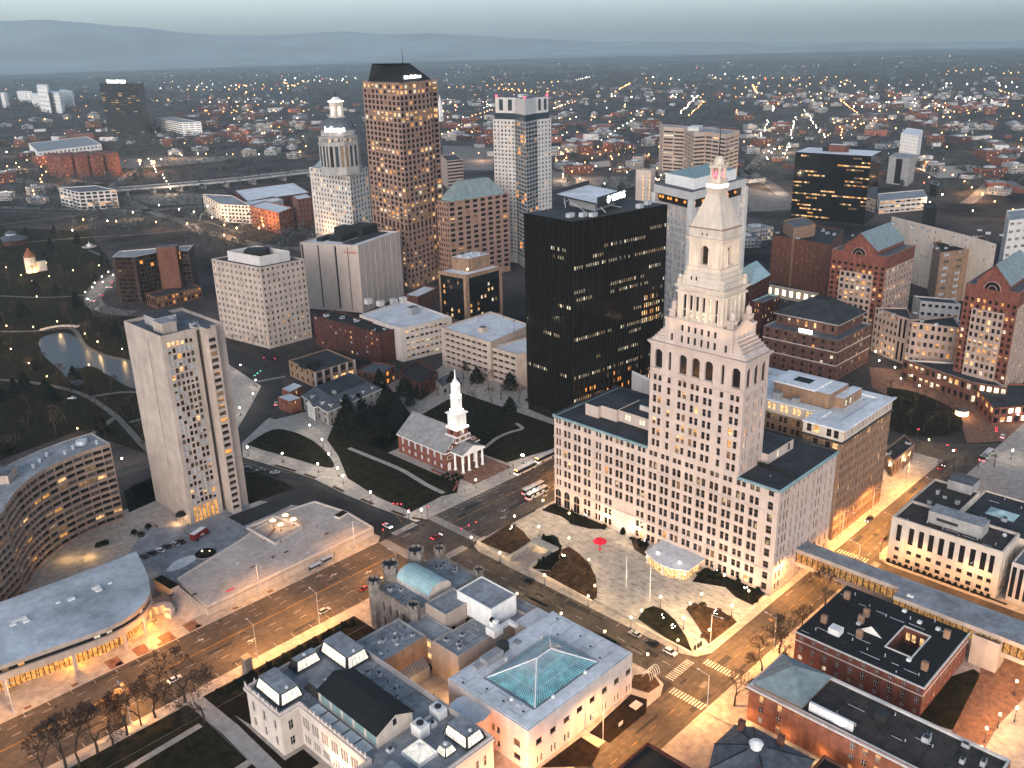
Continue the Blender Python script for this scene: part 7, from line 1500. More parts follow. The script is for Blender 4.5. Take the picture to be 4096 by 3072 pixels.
for x0,x1,y0,y1,n,along in ((-330,-70,105.5,131.5,34,1),(-42,200,105.5,131.5,24,1),(-61,-49,0,102,16,0),(-110,150,-14.8,-3.2,26,1),(-62,-48,104,132,6,1)):
    for i in range(n):
        x, y = q.uniform(x0,x1), q.uniform(y0,y1); l, w = q.uniform(2,11), q.uniform(.6,2.4)
        if not along: l, w = w, l
        x2, y2 = min(x+l,x1), min(y+w,y1); rp_.quad((x,y,.034),(x2,y,.034),(x2,y2,.034),(x,y2,.034), q.choice(('asphalt_dark','asphalt_worn','asphalt_dark')))
        if q.random() < .6: mx, my = q.uniform(x0,x1), q.uniform(y0,y1); rp_.cyl(mx,my,.42,.42,.03,.037,'metal_dark',10)
    for k_ in range(5):          # tyre-darkened lanes
        if along: yy = y0+(y1-y0)*(k_+.5)/5; rp_.quad((x0,yy-.35,.031),(x1,yy-.35,.031),(x1,yy+.35,.031),(x0,yy+.35,.031),'asphalt_lane')
tag(rp_.build('road_patches'), kind='structure')

# ------------------------------------------------------------------ park, pond, viaduct
sheet('park_lawn', SP(4,[(-300,1560),(0,1330),(500,1140),(960,1300),(1500,1300),(1440,700),(860,420),(600,420),(520,300),(600,180),(720,120),(560,-120),(-400,-160)]), .012, 'lawn')
pond = smooth(SP(4,[(245,590),(262,556),(350,526),(440,530),(520,588),(600,650),(700,682),(830,705),(960,735),(960,880),(820,868),(700,800),(620,770),(560,800),(480,860),(380,760),(270,660),(245,590)]),4)
sheet('pond', pond, .03, 'water')
sheet('pond_island', smooth(SP(4,[(480,760),(560,735),(640,760),(640,800),(540,830),(470,800),(480,760)]),3), .06, 'lawn')
for pts in ([(0,515),(150,515),(300,508),(460,500),(530,600),(640,660),(760,690),(880,715)],[(420,880),(560,930),(720,1040),(800,1120),(900,1230),(1000,1330)],[(560,930),(760,900),(920,900)],[(720,1060),(600,1150),(420,1230),(200,1300)],[(820,1090),(960,1050)],[(0,290),(300,300),(600,280)],[(0,820),(220,840),(420,880)],[(560,0),(700,60)]):
    road('park_path', smooth(SP(4,pts)), 3.2, .05, 'path_stone')
for pts in ([(0,1420),(500,1360),(900,1340)],[(700,1500),(1000,1470),(1300,1440)],[(170,1530),(560,1500),(900,1480)],[(0,1330),(420,1345),(700,1325)],[(960,1370),(1150,1380),(1300,1400),(1500,1470)]): road('park_path', smooth(SP(1,pts)), 4, .05, 'path_stone')
B = Bld('footbridge', 'low arched stone footbridge over the end of the pond', 'bridge', S(4,380,505)); a, c = Vector(S(4,255,512)), Vector(S(4,500,490)); d = c-a
for i in range(8): 
    p = a+d*(i+.5)/8; z = 1.0+1.6*math.sin(math.pi*(i+.5)/8); B.p('span').obox(p.x,p.y,d.length/8+.02,4,z-.5,z,math.atan2(d.y,d.x),'concrete')
    B.p('rail').obox(p.x,p.y-2,d.length/8,.2,z,z+.9,math.atan2(d.y,d.x),'concrete')
B.done()
via = empty('viaduct', (*S(1,1130,1165,9),0), 'long elevated concrete motorway viaduct crossing behind the park', 'viaduct'); vo = (*S(1,1130,1165,9),0)
b = MB(); vp = smooth([S(1,x,y,9) for x,y in ((560,1215),(720,1197),(1130,1165),(1500,1132),(1960,1080),(2300,1050))]); b.strip(vp, 26, 9, 'asphalt_worn')
for sgn in (-1,1):
    for i in range(len(vp)-1):
        p,q = Vector(vp[i]),Vector(vp[i+1]); d = (q-p).normalized(); n_ = Vector((-d.y,d.x))*13*sgn; m_ = p.lerp(q,.5)+n_; b.obox(m_.x,m_.y,(q-p).length+.3,.6,7.4,10,math.atan2(d.y,d.x),'concrete_grey')
b.build('bridge_deck', via, vo)
for i in range(2,len(vp)-1,2): p = vp[i]; b = MB(); b.box(p[0]-1.2,p[0]+1.2,p[1]-9,p[1]+9,0,9,'concrete_grey'); b.build('pier', via, vo)
for nm,pts,w_ in (('motorway',[(0,1120),(350,1180),(560,1215)],24),('motorway',[(0,1310),(360,1320),(900,1330),(1280,1300)],14),('slip_road',[(700,1180),(960,1030),(1400,990),(1900,960)],12),('city_street',[(1290,1480),(1150,1400),(960,1340),(760,1240)],12),('city_street',[(2200,1580),(1700,1560),(1300,1460)],14),('city_street',[(200,1060),(420,1130),(640,1160)],12)):
    road(nm, smooth(SP(1,pts)), w_, .03, 'asphalt_worn')
for nm,pts,w_ in (('city_street',[(560,560),(700,640),(840,760)],16),('city_street',[(2200,420),(2100,540),(1950,700),(1870,760)],14),('city_street',[(560,600),(620,520),(720,420),(860,310)],14),('city_street',[(550,800),(700,800),(840,770)],12)): road(nm, smooth(SP(3,pts)), w_, .03, 'asphalt_worn')
for nm,cr,pts in (('parking_lot',3,[(560,660),(700,690),(840,770),(830,800),(600,800),(545,740)]),('parking_lot',1,[(770,1235),(1000,1220),(1280,1225),(1270,1290),(980,1300)]),('parking_lot',1,[(740,1010),(1000,990),(1500,990),(1400,1020),(900,1060),(760,1060)]),('parking_lot',2,[(1590,760),(1800,800),(2130,800),(2120,880),(1900,880),(1600,860)]),('parking_lot',3,[(1570,550),(1900,530),(2030,560),(1990,600),(1700,610)]),('parking_lot',2,[(900,600),(1220,620),(1220,760),(1030,760),(900,680)])):
    sheet(nm, SP(cr,pts), .02, 'asphalt_worn' if cr != 3 or pts[0][0] < 600 else 'sidewalk')
# hills on the horizon
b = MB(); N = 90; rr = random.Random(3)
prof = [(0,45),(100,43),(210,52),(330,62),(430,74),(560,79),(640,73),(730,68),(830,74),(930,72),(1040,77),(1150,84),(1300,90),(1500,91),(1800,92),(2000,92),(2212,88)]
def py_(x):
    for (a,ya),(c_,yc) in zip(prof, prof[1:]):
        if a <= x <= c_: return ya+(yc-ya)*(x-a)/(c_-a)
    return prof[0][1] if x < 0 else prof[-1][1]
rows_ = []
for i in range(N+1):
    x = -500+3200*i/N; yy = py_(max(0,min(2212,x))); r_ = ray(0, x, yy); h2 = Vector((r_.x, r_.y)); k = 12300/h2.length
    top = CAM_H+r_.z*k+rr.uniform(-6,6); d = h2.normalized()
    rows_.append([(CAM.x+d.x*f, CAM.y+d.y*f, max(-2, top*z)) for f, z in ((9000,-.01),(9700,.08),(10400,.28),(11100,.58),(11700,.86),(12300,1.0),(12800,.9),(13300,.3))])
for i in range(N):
    for j in range(7): b.add([rows_[i][j], rows_[i+1][j], rows_[i+1][j+1], rows_[i][j+1]], ((3,2,1,0),), 'hazed_hill_wood')
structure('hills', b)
# ------------------------------------------------------------------ props
ORD = ['first','second','third','fourth','fifth','sixth','seventh','eighth','ninth','tenth','eleventh','twelfth','thirteenth','fourteenth','fifteenth','sixteenth','seventeenth','eighteenth','nineteenth','twentieth']
STASH = (0, -3000, -50)
def light_child(root, kind, loc, energy, col, size=.3, ang=130):
    l = bpy.data.lights.new('lamp_light', kind); l.energy = energy; l.color = col; l.shadow_soft_size = size
    if kind == 'SPOT': l.spot_size = R(ang); l.spot_blend = .7
    o = bpy.data.objects.new('lamp_light', l); COL.objects.link(o); o.parent = root; o.location = loc; return o
def proto_globe(h, glow, energy, col):
    r = empty('globe_lamp', (0,0,0), 'x', 'street lamp')
    b = MB(); b.cyl(0,0,.22,.16,0,.7,'metal_dark',8); b.cyl(0,0,.09,.06,.7,h,'metal_dark',6); b.cyl(0,0,.2,.2,h-.12,h,'metal_dark',8); b.build('post', r)
    b = MB(); b.ball((0,0,h+.34),.4,glow,8,6,1.1); b.build('lamp_globe', r)
    if energy: light_child(r, 'POINT', (0,0,h+1.1), energy, col, .35)
    return r
def proto_tall(energy, col):
    r = empty('tall_street_lamp', (0,0,0), 'x', 'street lamp')
    b = MB(); b.cyl(0,0,.16,.09,0,13.2,'metal_pale',7); b.tube((0,0,13.0),(3.6,0,13.6),.07,.06,'metal_pale',5); b.build('post', r)
    b = MB(); b.box(3.2,4.1,-.22,.22,13.45,13.68,'metal_pale'); b.build('lamp_head', r)
    b = MB(); b.box(3.3,4.0,-.16,.16,13.40,13.45,'glow_orange'); b.build('lamp_lens', r)
    light_child(r, 'SPOT', (3.65,0,13.3), energy, col, .3, 168)
    return r
AMB, WHT, SOD = (1,.70,.36), (1,.86,.66), (1,.47,.14)
G1 = proto_globe(4.0, 'glow_warm', 2300, AMB); G2 = proto_globe(4.0, 'glow_white', 1700, WHT); G3 = proto_globe(4.2, 'glow_warm', 2800, (1,.58,.22)); G4 = proto_globe(4.4, 'glow_warm', 5200, (1,.55,.22)); T1 = proto_tall(46000, SOD); T2 = proto_tall(15000, SOD)
used = set()
def put(proto, loc, rz=0, label=None, group=None):
    if proto.name not in used and proto.name: used.add(proto.name); o = proto; o.location = loc; o.rotation_euler = (0,0,rz)
    else: o = dup(proto, loc, rz)
    if label: o['label'] = label
    if group: o['group'] = group
    return o
def row(proto, pts, what, group, z=Zp, rz=0):
    for i, p in enumerate(pts): put(proto, (p[0],p[1],z), rz, f'{ORD[i%20]} {what}', group)
row(G1, SP(17,[(320,800),(880,1085),(1430,1355)])+SP(11,[(1333,1320),(1677,1490)]), 'black globe lamp from the crossing on the sidewalk below the plaza', 'globe lamps below the plaza')
row(G1, SP(11,[(160,720),(478,560)])+SP(17,[(808,465),(1188,612),(1440,885),(1515,1222)]), 'globe lamp round the upper rim of the sunken mulch beds, from the crossing', 'globe lamps on the plaza rim')
row(G1, SP(17,[(860,128),(1190,290),(1600,370),(1988,530)]), 'globe lamp in the shrub beds against the tower front, from the avenue', 'globe lamps by the tower front')
row(G1, SP(11,[(1412,1268),(1550,1165),(1720,1325),(1768,1215),(1850,1145),(1907,1412)])+SP(16,[(1345,1640),(1245,1245),(1555,1445)]), 'globe lamp around the lower plaza beds, counted from the steps', 'globe lamps of the lower plaza')
row(G1, SP(11,[(497,1140),(820,1290),(1140,1425),(1455,1595)]), 'globe lamp on the gallery side of the side street from the castle', 'globe lamps on the gallery side')
row(G2, SP(5,[(55,1240),(290,1312),(455,1392),(638,1502),(975,1622)]), 'white globe lamp along the curving street sidewalk towards the crossing', 'globe lamps along the curving street')
row(G2, SP(5,[(235,1050),(318,1148),(362,1245),(420,1340)]), 'white globe lamp on the path between the mansion and the curving street', 'globe lamps on the green path')
row(G2, SP(4,[(1570,1300),(1520,1045),(1605,955),(1622,868),(1525,770)]), 'white globe lamp on the bend sidewalk behind the slab tower', 'globe lamps on the bend')
row(G2, SP(5,[(1335,1420),(1650,1255),(1718,1490),(890,1632)])+SP(22,[(1700,1440)]), 'white globe lamp along the avenue between church and crossing', 'globe lamps along the avenue')
row(G2, SP(4,[(780,1372),(960,1300),(560,1400)]), 'white globe lamp on the sidewalk left of the slab tower', 'globe lamps left of the slab tower')
row(G3, SP(4,[(780,668),(625,622),(543,570),(370,492),(218,528),(50,520)]), 'amber park lamp along the far pond shore from the slab tower', 'amber lamps of the pond shore')
row(G3, SP(4,[(570,772),(305,845),(192,762),(78,668),(300,112),(140,192),(318,200),(467,162),(210,228),(45,142),(630,130),(500,1180),(240,330)]), 'amber lamp scattered in the dark park left of the slab tower', 'amber lamps in the park')
row(G2, SP(4,[(650,200),(605,240),(590,270),(545,300),(690,170),(655,235),(720,190),(560,345)]), 'bright white lamp along the curved park street by the dark modern block', 'lamps on the park street')
row(T2, [(-80,134.6),(-122,134.6),(-164,134.2),(-206,134),(-250,134)], 'tall street lamp on the terrace side of the avenue, from the crossing', 'tall lamps on the terrace side', rz=-math.pi/2)
row(T1, [(-84,103.4),(-142,103.4)][:1]+[(-100-18,103.4),(-142,103.4),(-184,103.4),(-226,103.4),(-268,103.4)], 'tall street lamp on the gallery side of the avenue, from the crossing', 'tall lamps on the gallery side', rz=math.pi/2)
row(T1, [(-150,-1.4),(-95,-1.4),(-40,-1.0),(4,-1.2),(52,-1.0),(78,-1.2),(112,-1.2)], 'tall street lamp along the tower side of the east street from the bottom edge', 'tall lamps on the east street', rz=-math.pi/2)
row(T1, [(-120,-16.8),(-66,-16.8),(-28,-16.8),(32,-16.4),(60,-16.8),(100,-16.8)], 'tall street lamp along the brick clubs side of the east street', 'tall lamps opposite', rz=math.pi/2)
row(T2, [(48.2,-30),(48.2,-50),(48.2,-72)], 'tall street lamp before the limestone government building', 'tall lamps at the government building', rz=math.pi)
row(T1, [(20,104),(58,104),(96,104)], 'tall street lamp on the avenue beyond the stone tower', 'tall lamps beyond the tower', rz=math.pi/2)
row(G4, SP(9,[(1920,1245),(1825,1435),(1720,1622),(1750,1515),(1850,985),(1700,1060),(1960,960),(1920,1400)]), 'twin amber lamp on the brick court right of the clubhouse', 'lamps on the brick court')
row(G2, SP(10,[(920,615),(945,685),(1190,795),(1240,872),(1105,818),(1062,735),(1965,1090),(1560,720),(1700,850),(1925,1360),(1490,1360)]), 'white lamp around the brick square beyond the beige office', 'lamps on the square')
row(G1, SP(10,[(1020,1470),(1130,1430),(1160,1390),(1310,1280)]), 'amber wall lamp by the corner restaurant', 'lamps by the restaurant')
# floodlights and soffit lights that the photograph shows glowing
def lamp(kind, loc, e, col, target=None, ang=100, size=.4, name='floodlight'):
    l = bpy.data.lights.new(name, kind); l.energy = e*2.2; l.color = col; l.shadow_soft_size = size
    if kind == 'SPOT': l.spot_size = R(ang); l.spot_blend = .8
    o = bpy.data.objects.new(name, l); COL.objects.link(o); o.location = loc
    if target: o.rotation_euler = (Vector(loc)-Vector(target)).to_track_quat('Z','Y').to_euler()
for x, y in ((560,1000),(660,960),(760,900),(850,860),(420,1080),(880,940),(250,1130),(60,1190)): p = S(7,x,y); lamp('POINT', (p[0],p[1],4.6), 2400, (1,.40,.07), name='soffit_light')
lamp('SPOT', (-123.5,1.0,2.0), 11000, (1,.30,.06), (-118.4,12,7), 120); lamp('SPOT', (-134,2.0,1.0), 9000, (1,.34,.10), (-133,10.6,8), 120); lamp('POINT', (-119.2,4.4,12.0), 160, (1,.38,.25))
lamp('SPOT', (-158,44,.8), 4200, (1,.62,.36), (-153,42,9), 120); lamp('SPOT', (-162.5,32,.8), 4200, (1,.62,.36), (-154,32,10), 110)
for x,y in ((-118,50),(-113,43),(-122,46)): lamp('POINT', (x,y,3.5), 520, (1,.56,.24), name='courtyard_light')
p = S(19,700,1400); lamp('POINT', (p[0]-1,p[1],2.2), 420, (1,.60,.28), name='entrance_light')
lamp('POINT', (*S(7,505,470),3.0), 420, (1,.62,.22), name='entrance_light'); lamp('POINT', (*S(7,380,480),3.0), 380, (1,.62,.22), name='entrance_light'); lamp('POINT', (*S(7,840,575),3.5), 110, (1,.62,.3), name='entrance_light')
for x,y,z in ((19.6,-10,4.8),(15,-66,4.8),(15,-78,4.8),(17,-90,4.8)): lamp('POINT', (x,y,z), 520, (1,.58,.2), name='soffit_light')
for i in range(9): lamp('SPOT', (46.5,-21-4.3*i,.6), 45, (1,.62,.26), (50.2,-21-4.3*i,6), 110)
for i in range(4): p = S(9,430+115*i,1400+65*i); lamp('POINT', (-62.4,-28-11*i,2.4), 260, (1,.66,.28), name='wall_light')
lamp('SPOT', (-3.5,65,.6), 700, (1,.84,.66), (0,65,6), 120)
for y in (95,85,75,50,42,34,26,16,6): lamp('SPOT', (-3.2,y,.7), 260, (1,.72,.42), (0,y,6), 110)
p = S(10,1560,1030); c_ = MB(); c_.cyl(p[0],p[1],3.2,3.2,.15,2.6,'glow_warm',12,'roof_mid'); tag(c_.build('cafe_kiosk'), 'glowing round kiosk among bare trees on the square lawn', 'kiosk'); lamp('POINT', (p[0]-5,p[1]-4,3), 500, (1,.62,.3), name='kiosk_light')
for x,y in ((760,1220),(860,1200),(1000,1240)): lamp('POINT', (*S(3,x,y+30),4), 900, (1,.74,.44), name='shop_light')
for x,y in ((205,570),(420,600),(800,460)): lamp('POINT', (*S(5,x+(980 if x>500 else 0),y+60),3), 260, (1,.7,.4), name='wall_light')
# traffic signals
def signal(loc, rz, label, arm=0, lens='glow_red'):
    r = empty('traffic_signal', loc, label, 'traffic light', 'traffic signals', rz)
    b = MB(); b.cyl(0,0,.16,.12,0,6.0 if arm else 4.2,'metal_dark',6)
    if arm: b.tube((0,0,5.8),(arm,0,6.2),.12,.08,'metal_dark',5)
    b.build('post', r)
    for k in range(1 if not arm else 3):
        x = 0 if not arm else arm*(1-.42*k); z = 4.4 if not arm else 5.3
        b = MB(); b.box(x-.25,x+.25,-.25,.25,z,z+1.1,'metal_dark'); h_ = b.build('signal_head', r); b = MB()
        for s in (-1,1): b.cyl(x, s*.22, .2,.2,z+.7,z+1.0,lens,6)
        b.build('lens', h_)
signal((*S(11,215,620),0), math.pi*.97, 'black mast arm traffic signal at the plaza corner of the crossing', 9); signal((*S(5,892,1632),0), 0, 'traffic signal with red lamp at the churchyard corner')
signal((*S(5,1015,1610),0), 0, 'traffic signal with red lamp by the avenue crosswalk'); signal((*S(5,855,1605),0), 2.2, 'mast arm signal over the curving street mouth', 4); signal((*S(8,780,140),0), 0, 'traffic signal at the terrace corner of the crossing')
signal((*S(9,1165,440),0), .4, 'traffic signal with red lamp at the government building corner'); signal((*S(4,1610,860),0), .6, 'mast arm signal with green lamps over the bend', 9, 'glow_green')
for x,y,a,t in ((1230,1210,0,'nearest the square lawn'),(1445,1330,0,'in the middle of the square crossing'),(1500,1365,0,'right of the middle in the square crossing'),(1800,1245,6,'under a mast arm right of the square')): signal((*S(10,x,y),0), .3, 'traffic signal with red lamp '+t, a)
for x,y,t in ((1672,700,'left'),(1742,705,'right')): signal((*S(4,x,y+30),0), .5, f'{t} of two red signals below the cream apartments')
# flagpoles, umbrella, small plaza things
for x,y,t in ((1298,1015,'white flagpole nearer the red umbrella on the plaza'),(1473,1100,'white flagpole with furled dark flag on the plaza')):
    r = empty('flagpole', (*S(11,x,y),Zp), t, 'flagpole'); b = MB(); b.cyl(0,0,.14,.07,0,12.5,'white_paint',8); b.cyl(0,0,.4,.4,0,.25,'concrete',10); b.ball((0,0,12.6),.16,'white_paint',6,4); b.build('pole', r)
    b = MB(); b.tube((.22,0,7.2),(.28,.05,4.0),.22,.34,'metal_dark' if 'dark' in t else 'panel_white',6); b.build('flag', r)
r = empty('umbrella', (*S(11,1105,735),Zp), 'giant red umbrella standing on the paved plaza', 'umbrella')
b = MB(); n = 8
for i in range(n):
    a0, a1 = 6.2832*i/n, 6.2832*(i+1)/n; am = (a0+a1)/2
    for (f0, z0), (f1, z1) in (((0,5.0),(.5,4.65)),((.5,4.65),(1,3.5))):
        q = lambda f, a: (2.9*f*math.cos(a), 2.9*f*math.sin(a))
        if f0 == 0: b.add([(0,0,z0),(*q(f1,a0),z1),(*q(f1,a1),z1)],((0,1,2),),'umbrella_red')
        else: b.add([(*q(f0,a0),z0),(*q(f1,a0),z1),(*q(.93,am),z1+.25),(*q(f1,a1),z1),(*q(f0,a1),z0)],((0,1,2,3,4),),'umbrella_red')
b.build('canopy', r); b = MB(); b.cyl(0,0,.16,.14,0,4.9,'umbrella_red',8); b.cyl(0,0,.5,.4,0,.5,'umbrella_red',10); b.cyl(0,0,.08,.03,5,5.6,'umbrella_red',6); b.build('pole', r)
for i,(x,y) in enumerate(((1806,1472),(1832,1457),(1850,1442))):
    p = S(11,x,y); b = MB(); b.cyl(p[0],p[1],.45,.4,Zp,Zp+1.3,'metal_dark',10); b.ball((p[0],p[1],Zp+1.3),.42,'metal_dark',8,4,.6,True); tag(b.build('litter_bin'), f'{ORD[i]} dark litter bin from the lawn at the lower plaza corner', 'litter bin', 'litter bins at the plaza corner')
for i,(x,y) in enumerate(((1790,540),(1855,500))):
    p = S(7,x,y); r = empty('bus_shelter', (*p,Zp), f'{ORD[i]} glass bus shelter from the left below the terrace wall', 'bus shelter', 'bus shelters on the avenue'); b = MB()
    b.box(-2.6,2.6,-.9,.9,2.5,2.65,'metal_pale'); b.build('roof', r)
    for sx in (-2.5,2.5):
        for sy in (-.8,.8): b = MB(); b.cyl(sx,sy,.06,.06,0,2.5,'metal_dark',5); b.build('post', r)
    b = MB(); b.box(-2.5,2.5,.78,.82,.3,2.4,'glass_blue'); b.build('glass_panel', r); b = MB(); b.box(-1.8,1.8,.2,.6,.4,.5,'metal_pale'); b.build('bench', r)
def star(loc, s, label, m_='metal_dark'):
    b = MB()
    for i in range(5): a = 6.2832*i/5+.3; b.tube((loc[0],loc[1],loc[2]+s*.4),(loc[0]+s*math.cos(a),loc[1]+s*math.sin(a),loc[2]+(0 if i%2 else s*.9)),.25*s,.06*s,m_,5)
    tag(b.build('sculpture'), label, 'sculpture')
star((*S(7,970,692,DZ),DZ), 1.5, 'dark star shaped sculpture at the stair end of the terrace'); star((*S(7,1545,470,DZ),DZ), .9, 'small brown sculpture in the middle of the terrace','bronze'); star((*S(7,1345,505,DZ),DZ), .8, 'grey angular sculpture near the terrace back wall','metal_pale'); star((*S(7,1748,445,DZ),DZ), .9, 'pale blue upright sculpture near the terrace front','metal_pale')
for i,(x,y,m_,t) in enumerate(((1305,655,'umbrella_red','low red bar sculpture lying on the terrace'),(1100,680,'metal_dark','dark bench near the terrace stairs'),(1432,525,'brick_brown','brown bench on the middle of the terrace'),(1620,440,'metal_dark','dark bench right of the brown sculpture'),(1850,335,'brick_brown','brown bench near the right end of the terrace'))):
    p = S(7,x,y,DZ); b = MB(); b.obox(p[0],p[1],3.2 if i == 0 else 1.8,.5,DZ+.3,DZ+.5,0,m_); b.obox(p[0]-.6,p[1],.12,.45,DZ,DZ+.3,0,m_); b.obox(p[0]+.6,p[1],.12,.45,DZ,DZ+.3,0,m_); tag(b.build('bench'), t, 'bench')
p = S(7,875,835,1.5); star((p[0],p[1],1.4), 1.3, 'dark statue standing inside the curved stair')
r = empty('stone_pillar', (*S(7,1405,1110),0), 'dark square stone pillar by the sidewalk near the gallery', 'pillar'); b = MB(); b.box(-1.2,1.2,-1.2,1.2,.1,5,'castle_stone'); b.build('shaft', r); b = MB(); b.box(-1.4,1.4,-1.4,1.4,5,5.5,'castle_stone'); b.build('cap', r)
p = S(8,2095,800); r = empty('glass_vestibule', (*p,Zp), 'small arched glass canopy at the gallery corner bed', 'canopy'); b = MB()
for i in range(6):
    for j in range(6): a0, a1 = math.pi*j/6, math.pi*(j+1)/6; b.tube((-2.4+.96*i,1.5*math.cos(a0),2.6*math.sin(a0)),(-2.4+.96*i,1.5*math.cos(a1),2.6*math.sin(a1)),.07,.07,'white_paint',4)
b.build('frame', r)
p = S(8,1945,1072); r = empty('sign_post', (*p,Zp), 'white signboard on a dark post before the stone gallery', 'sign'); b = MB(); b.cyl(0,0,.08,.08,0,3.2,'metal_dark',6); b.build('post', r); b = MB(); b.box(-.9,.9,-.06,.06,1.8,3.0,'panel_white'); b.build('board', r)
p = S(8,2020,950); r = empty('sign_board', (*p,Zp), 'flat white sign lying in the dark sunken lawn', 'sign'); b = MB(); b.box(-1.7,1.7,-1.3,1.3,0,.25,'panel_white'); b.build('board', r)
# memorial arch in the park, carousel roof
r = empty('stone_gatehouse', (*S(4,205,140),0), 'floodlit stone gate tower with pointed roof in the park', 'tower'); b = MB(); b.cyl(0,0,5,4.8,0,14,'cream_stone',10); b.box(3.5,12,-3,3,0,9,'cream_stone','roof_mid'); b.build('tower_wall', r); b = MB(); b.cyl(0,0,5.2,.2,14,22,'brick_orange',10); b.build('roof', r)
for a in (-2.4,-1.2,-3.4): lamp('SPOT', (S(4,205,140)[0]+9*math.cos(a), S(4,205,140)[1]+9*math.sin(a), .6), 2600, (1,.66,.26), (*S(4,205,140),7), 110)
r = empty('carousel_pavilion', (*S(1,80,1540),0), 'round pavilion with dark tiered roof in the park at the left edge', 'pavilion'); b = MB(); b.cyl(0,0,14,14,0,5,'brick_dark',16); b.build('wall', r); b = MB(); b.cyl(0,0,16,5,5,9,'slate',16); b.cyl(0,0,5,5,9,11,'blind',16); b.cyl(0,0,6,.5,11,14,'slate',16); b.build('roof', r)
r = empty('park_fountain', (*S(1,565,1560),0), 'white tiered fountain on a round park bed', 'fountain'); b = MB(); b.cyl(0,0,7,7,0,.6,'sidewalk',18); b.build('basin', r); b = MB(); b.cyl(0,0,2.4,1.6,.6,2.4,'white_paint',10); b.cyl(0,0,3.2,.4,2.4,3.0,'white_paint',10); b.cyl(0,0,.6,.3,3.0,5.0,'white_paint',8); b.build('centrepiece', r)

# ------------------------------------------------------------------ vehicles
for nm, c in (('white',(.7,.7,.7)),('silver',(.38,.39,.40)),('black',(.012,.012,.014)),('red',(.22,.015,.012)),('blue',(.03,.05,.10)),('grey',(.13,.13,.14))): mat('paint_'+nm, c, .3, 0, metal=.15, spec=.5)
mat('tyre', (.012,.012,.012), .9, 0); mat('bus_dark', (.05,.05,.055), .35, 0); mat('bus_red', (.18,.02,.015), .4, 0)
CARP = {}
def car_proto(colr, suv=False, headl=True):
    key = (colr, suv, headl)
    if key in CARP: return dup(CARP[key], (0,0,0))
    r = empty('car', (0,0,0), 'x', 'car'); m_ = 'paint_'+colr; hb, ht = (.95,1.7) if suv else (.82,1.42)
    b = MB(); pr = [(-2.25,.35),(2.2,.35),(2.28,.62),(2.1,hb-.06),(1.15,hb),(-1.75 if not suv else -2.1,hb+.03),(-2.2,hb-.04),(-2.3,.6)]
    n = len(pr); v = [(x,-.9,z) for x,z in pr]+[(x,.9,z) for x,z in pr]; b.add(v, [(i,(i+1)%n,(i+1)%n+n,i+n) for i in range(n)]+[tuple(range(n))[::-1],tuple(range(n,2*n))], m_); b.build('body', r)
    b = MB(); x0,x1,x2,x3 = (-2.0,-1.75,.25,1.1) if suv else (-1.7,-1.05,.15,1.05)
    b.frus([(x0,-.84),(x3,-.84),(x3,.84),(x0,.84)],hb,[(x1,-.66),(x2,-.66),(x2,.66),(x1,.66)],ht-.06,'glass_dark'); cb_ = b.build('cabin_glass', r)
    b = MB(); b.frus([(x1-.06,-.68),(x2+.06,-.68),(x2+.06,.68),(x1-.06,.68)],ht-.06,[(x1+.1,-.6),(x2-.1,-.6),(x2-.1,.6),(x1+.1,.6)],ht,m_); b.build('roof', r)
    for x in (-1.4,1.4):
        for y in (-.86,.86):
            b = MB(); k = 12; v = [(x+.33*math.cos(6.2832*i/k),y-.1,.33+.33*math.sin(6.2832*i/k)) for i in range(k)]+[(x+.33*math.cos(6.2832*i/k),y+.1,.33+.33*math.sin(6.2832*i/k)) for i in range(k)]
            b.add(v,[(i,(i+1)%k,(i+1)%k+k,i+k) for i in range(k)]+[tuple(range(k))[::-1],tuple(range(k,2*k))],'tyre'); b.build('wheel', r)
    for y in (-.62,.62):
        b = MB(); b.box(2.16,2.31,y-.2,y+.2,.58,.76,'glow_white' if headl else 'blind'); b.build('headlight', r)
        b = MB(); b.box(-2.33,-2.2,y-.2,y+.2,.62,.82,'glow_red' if headl else 'bus_red'); b.build('tail_light', r)
    CARP[key] = r; return r
def car(loc, rz, colr, label, suv=False, on=False, group=None, z=.04):
    o = car_proto(colr, suv, on); o.location = (loc[0],loc[1],z); o.rotation_euler = (0,0,rz); o['label'] = label
    if group: o['group'] = group
    return o
HP = math.pi/2
car(S(17,690,1035), HP, 'black', 'dark hatchback driving on the side street below the garage ramp', True)
car(S(11,1365,1368), HP, 'silver', 'silver car first in the line parked below the plaza lawn'); car(S(11,1500,1432), HP, 'black', 'black car between silver and white cars below the plaza lawn'); car(S(11,1625,1502), -HP, 'white', 'white car parked last in line near the lower corner', True)
car(S(8,490,490), 0, 'silver', 'silver estate car parked on the avenue by the gallery hedge', True); car(S(8,772,335), 0, 'silver', 'silver car parked on the avenue beside the castle'); car(S(8,690,378), 0, 'red', 'dark red car parked half hidden by the castle')
car(S(8,1040,125), 0, 'red', 'car with glowing red lamps crossing the junction', False, True); car(S(8,800,72), -HP, 'white', 'car with bright headlights waiting at the curving street mouth', False, True)
for i,(x,y,c) in enumerate(((1560,1385,'blue'),(1650,1397,'grey'),(1738,1412,'silver'))): car(S(4,x,y), 2.4, c, f'{ORD[i]} car from the slab tower parked along the curving street', group='cars on the curving street')
for i,(x,y,c) in enumerate(((815,468,'black'),(862,448,'black'),(907,434,'white'),(945,412,'black'),(990,400,'silver'),(1025,384,'black'))): car(S(7,x,y), HP*1.15, c, f'{ORD[i]} car from the left in the lower court row, {c}', group='cars in the lower court', z=Zl)
car(S(7,1425,415), .3, 'white', 'white car parked behind the terrace wall', z=Zl); car(S(7,1345,455), .3, 'black', 'black car tucked behind the terrace wall', z=Zl)
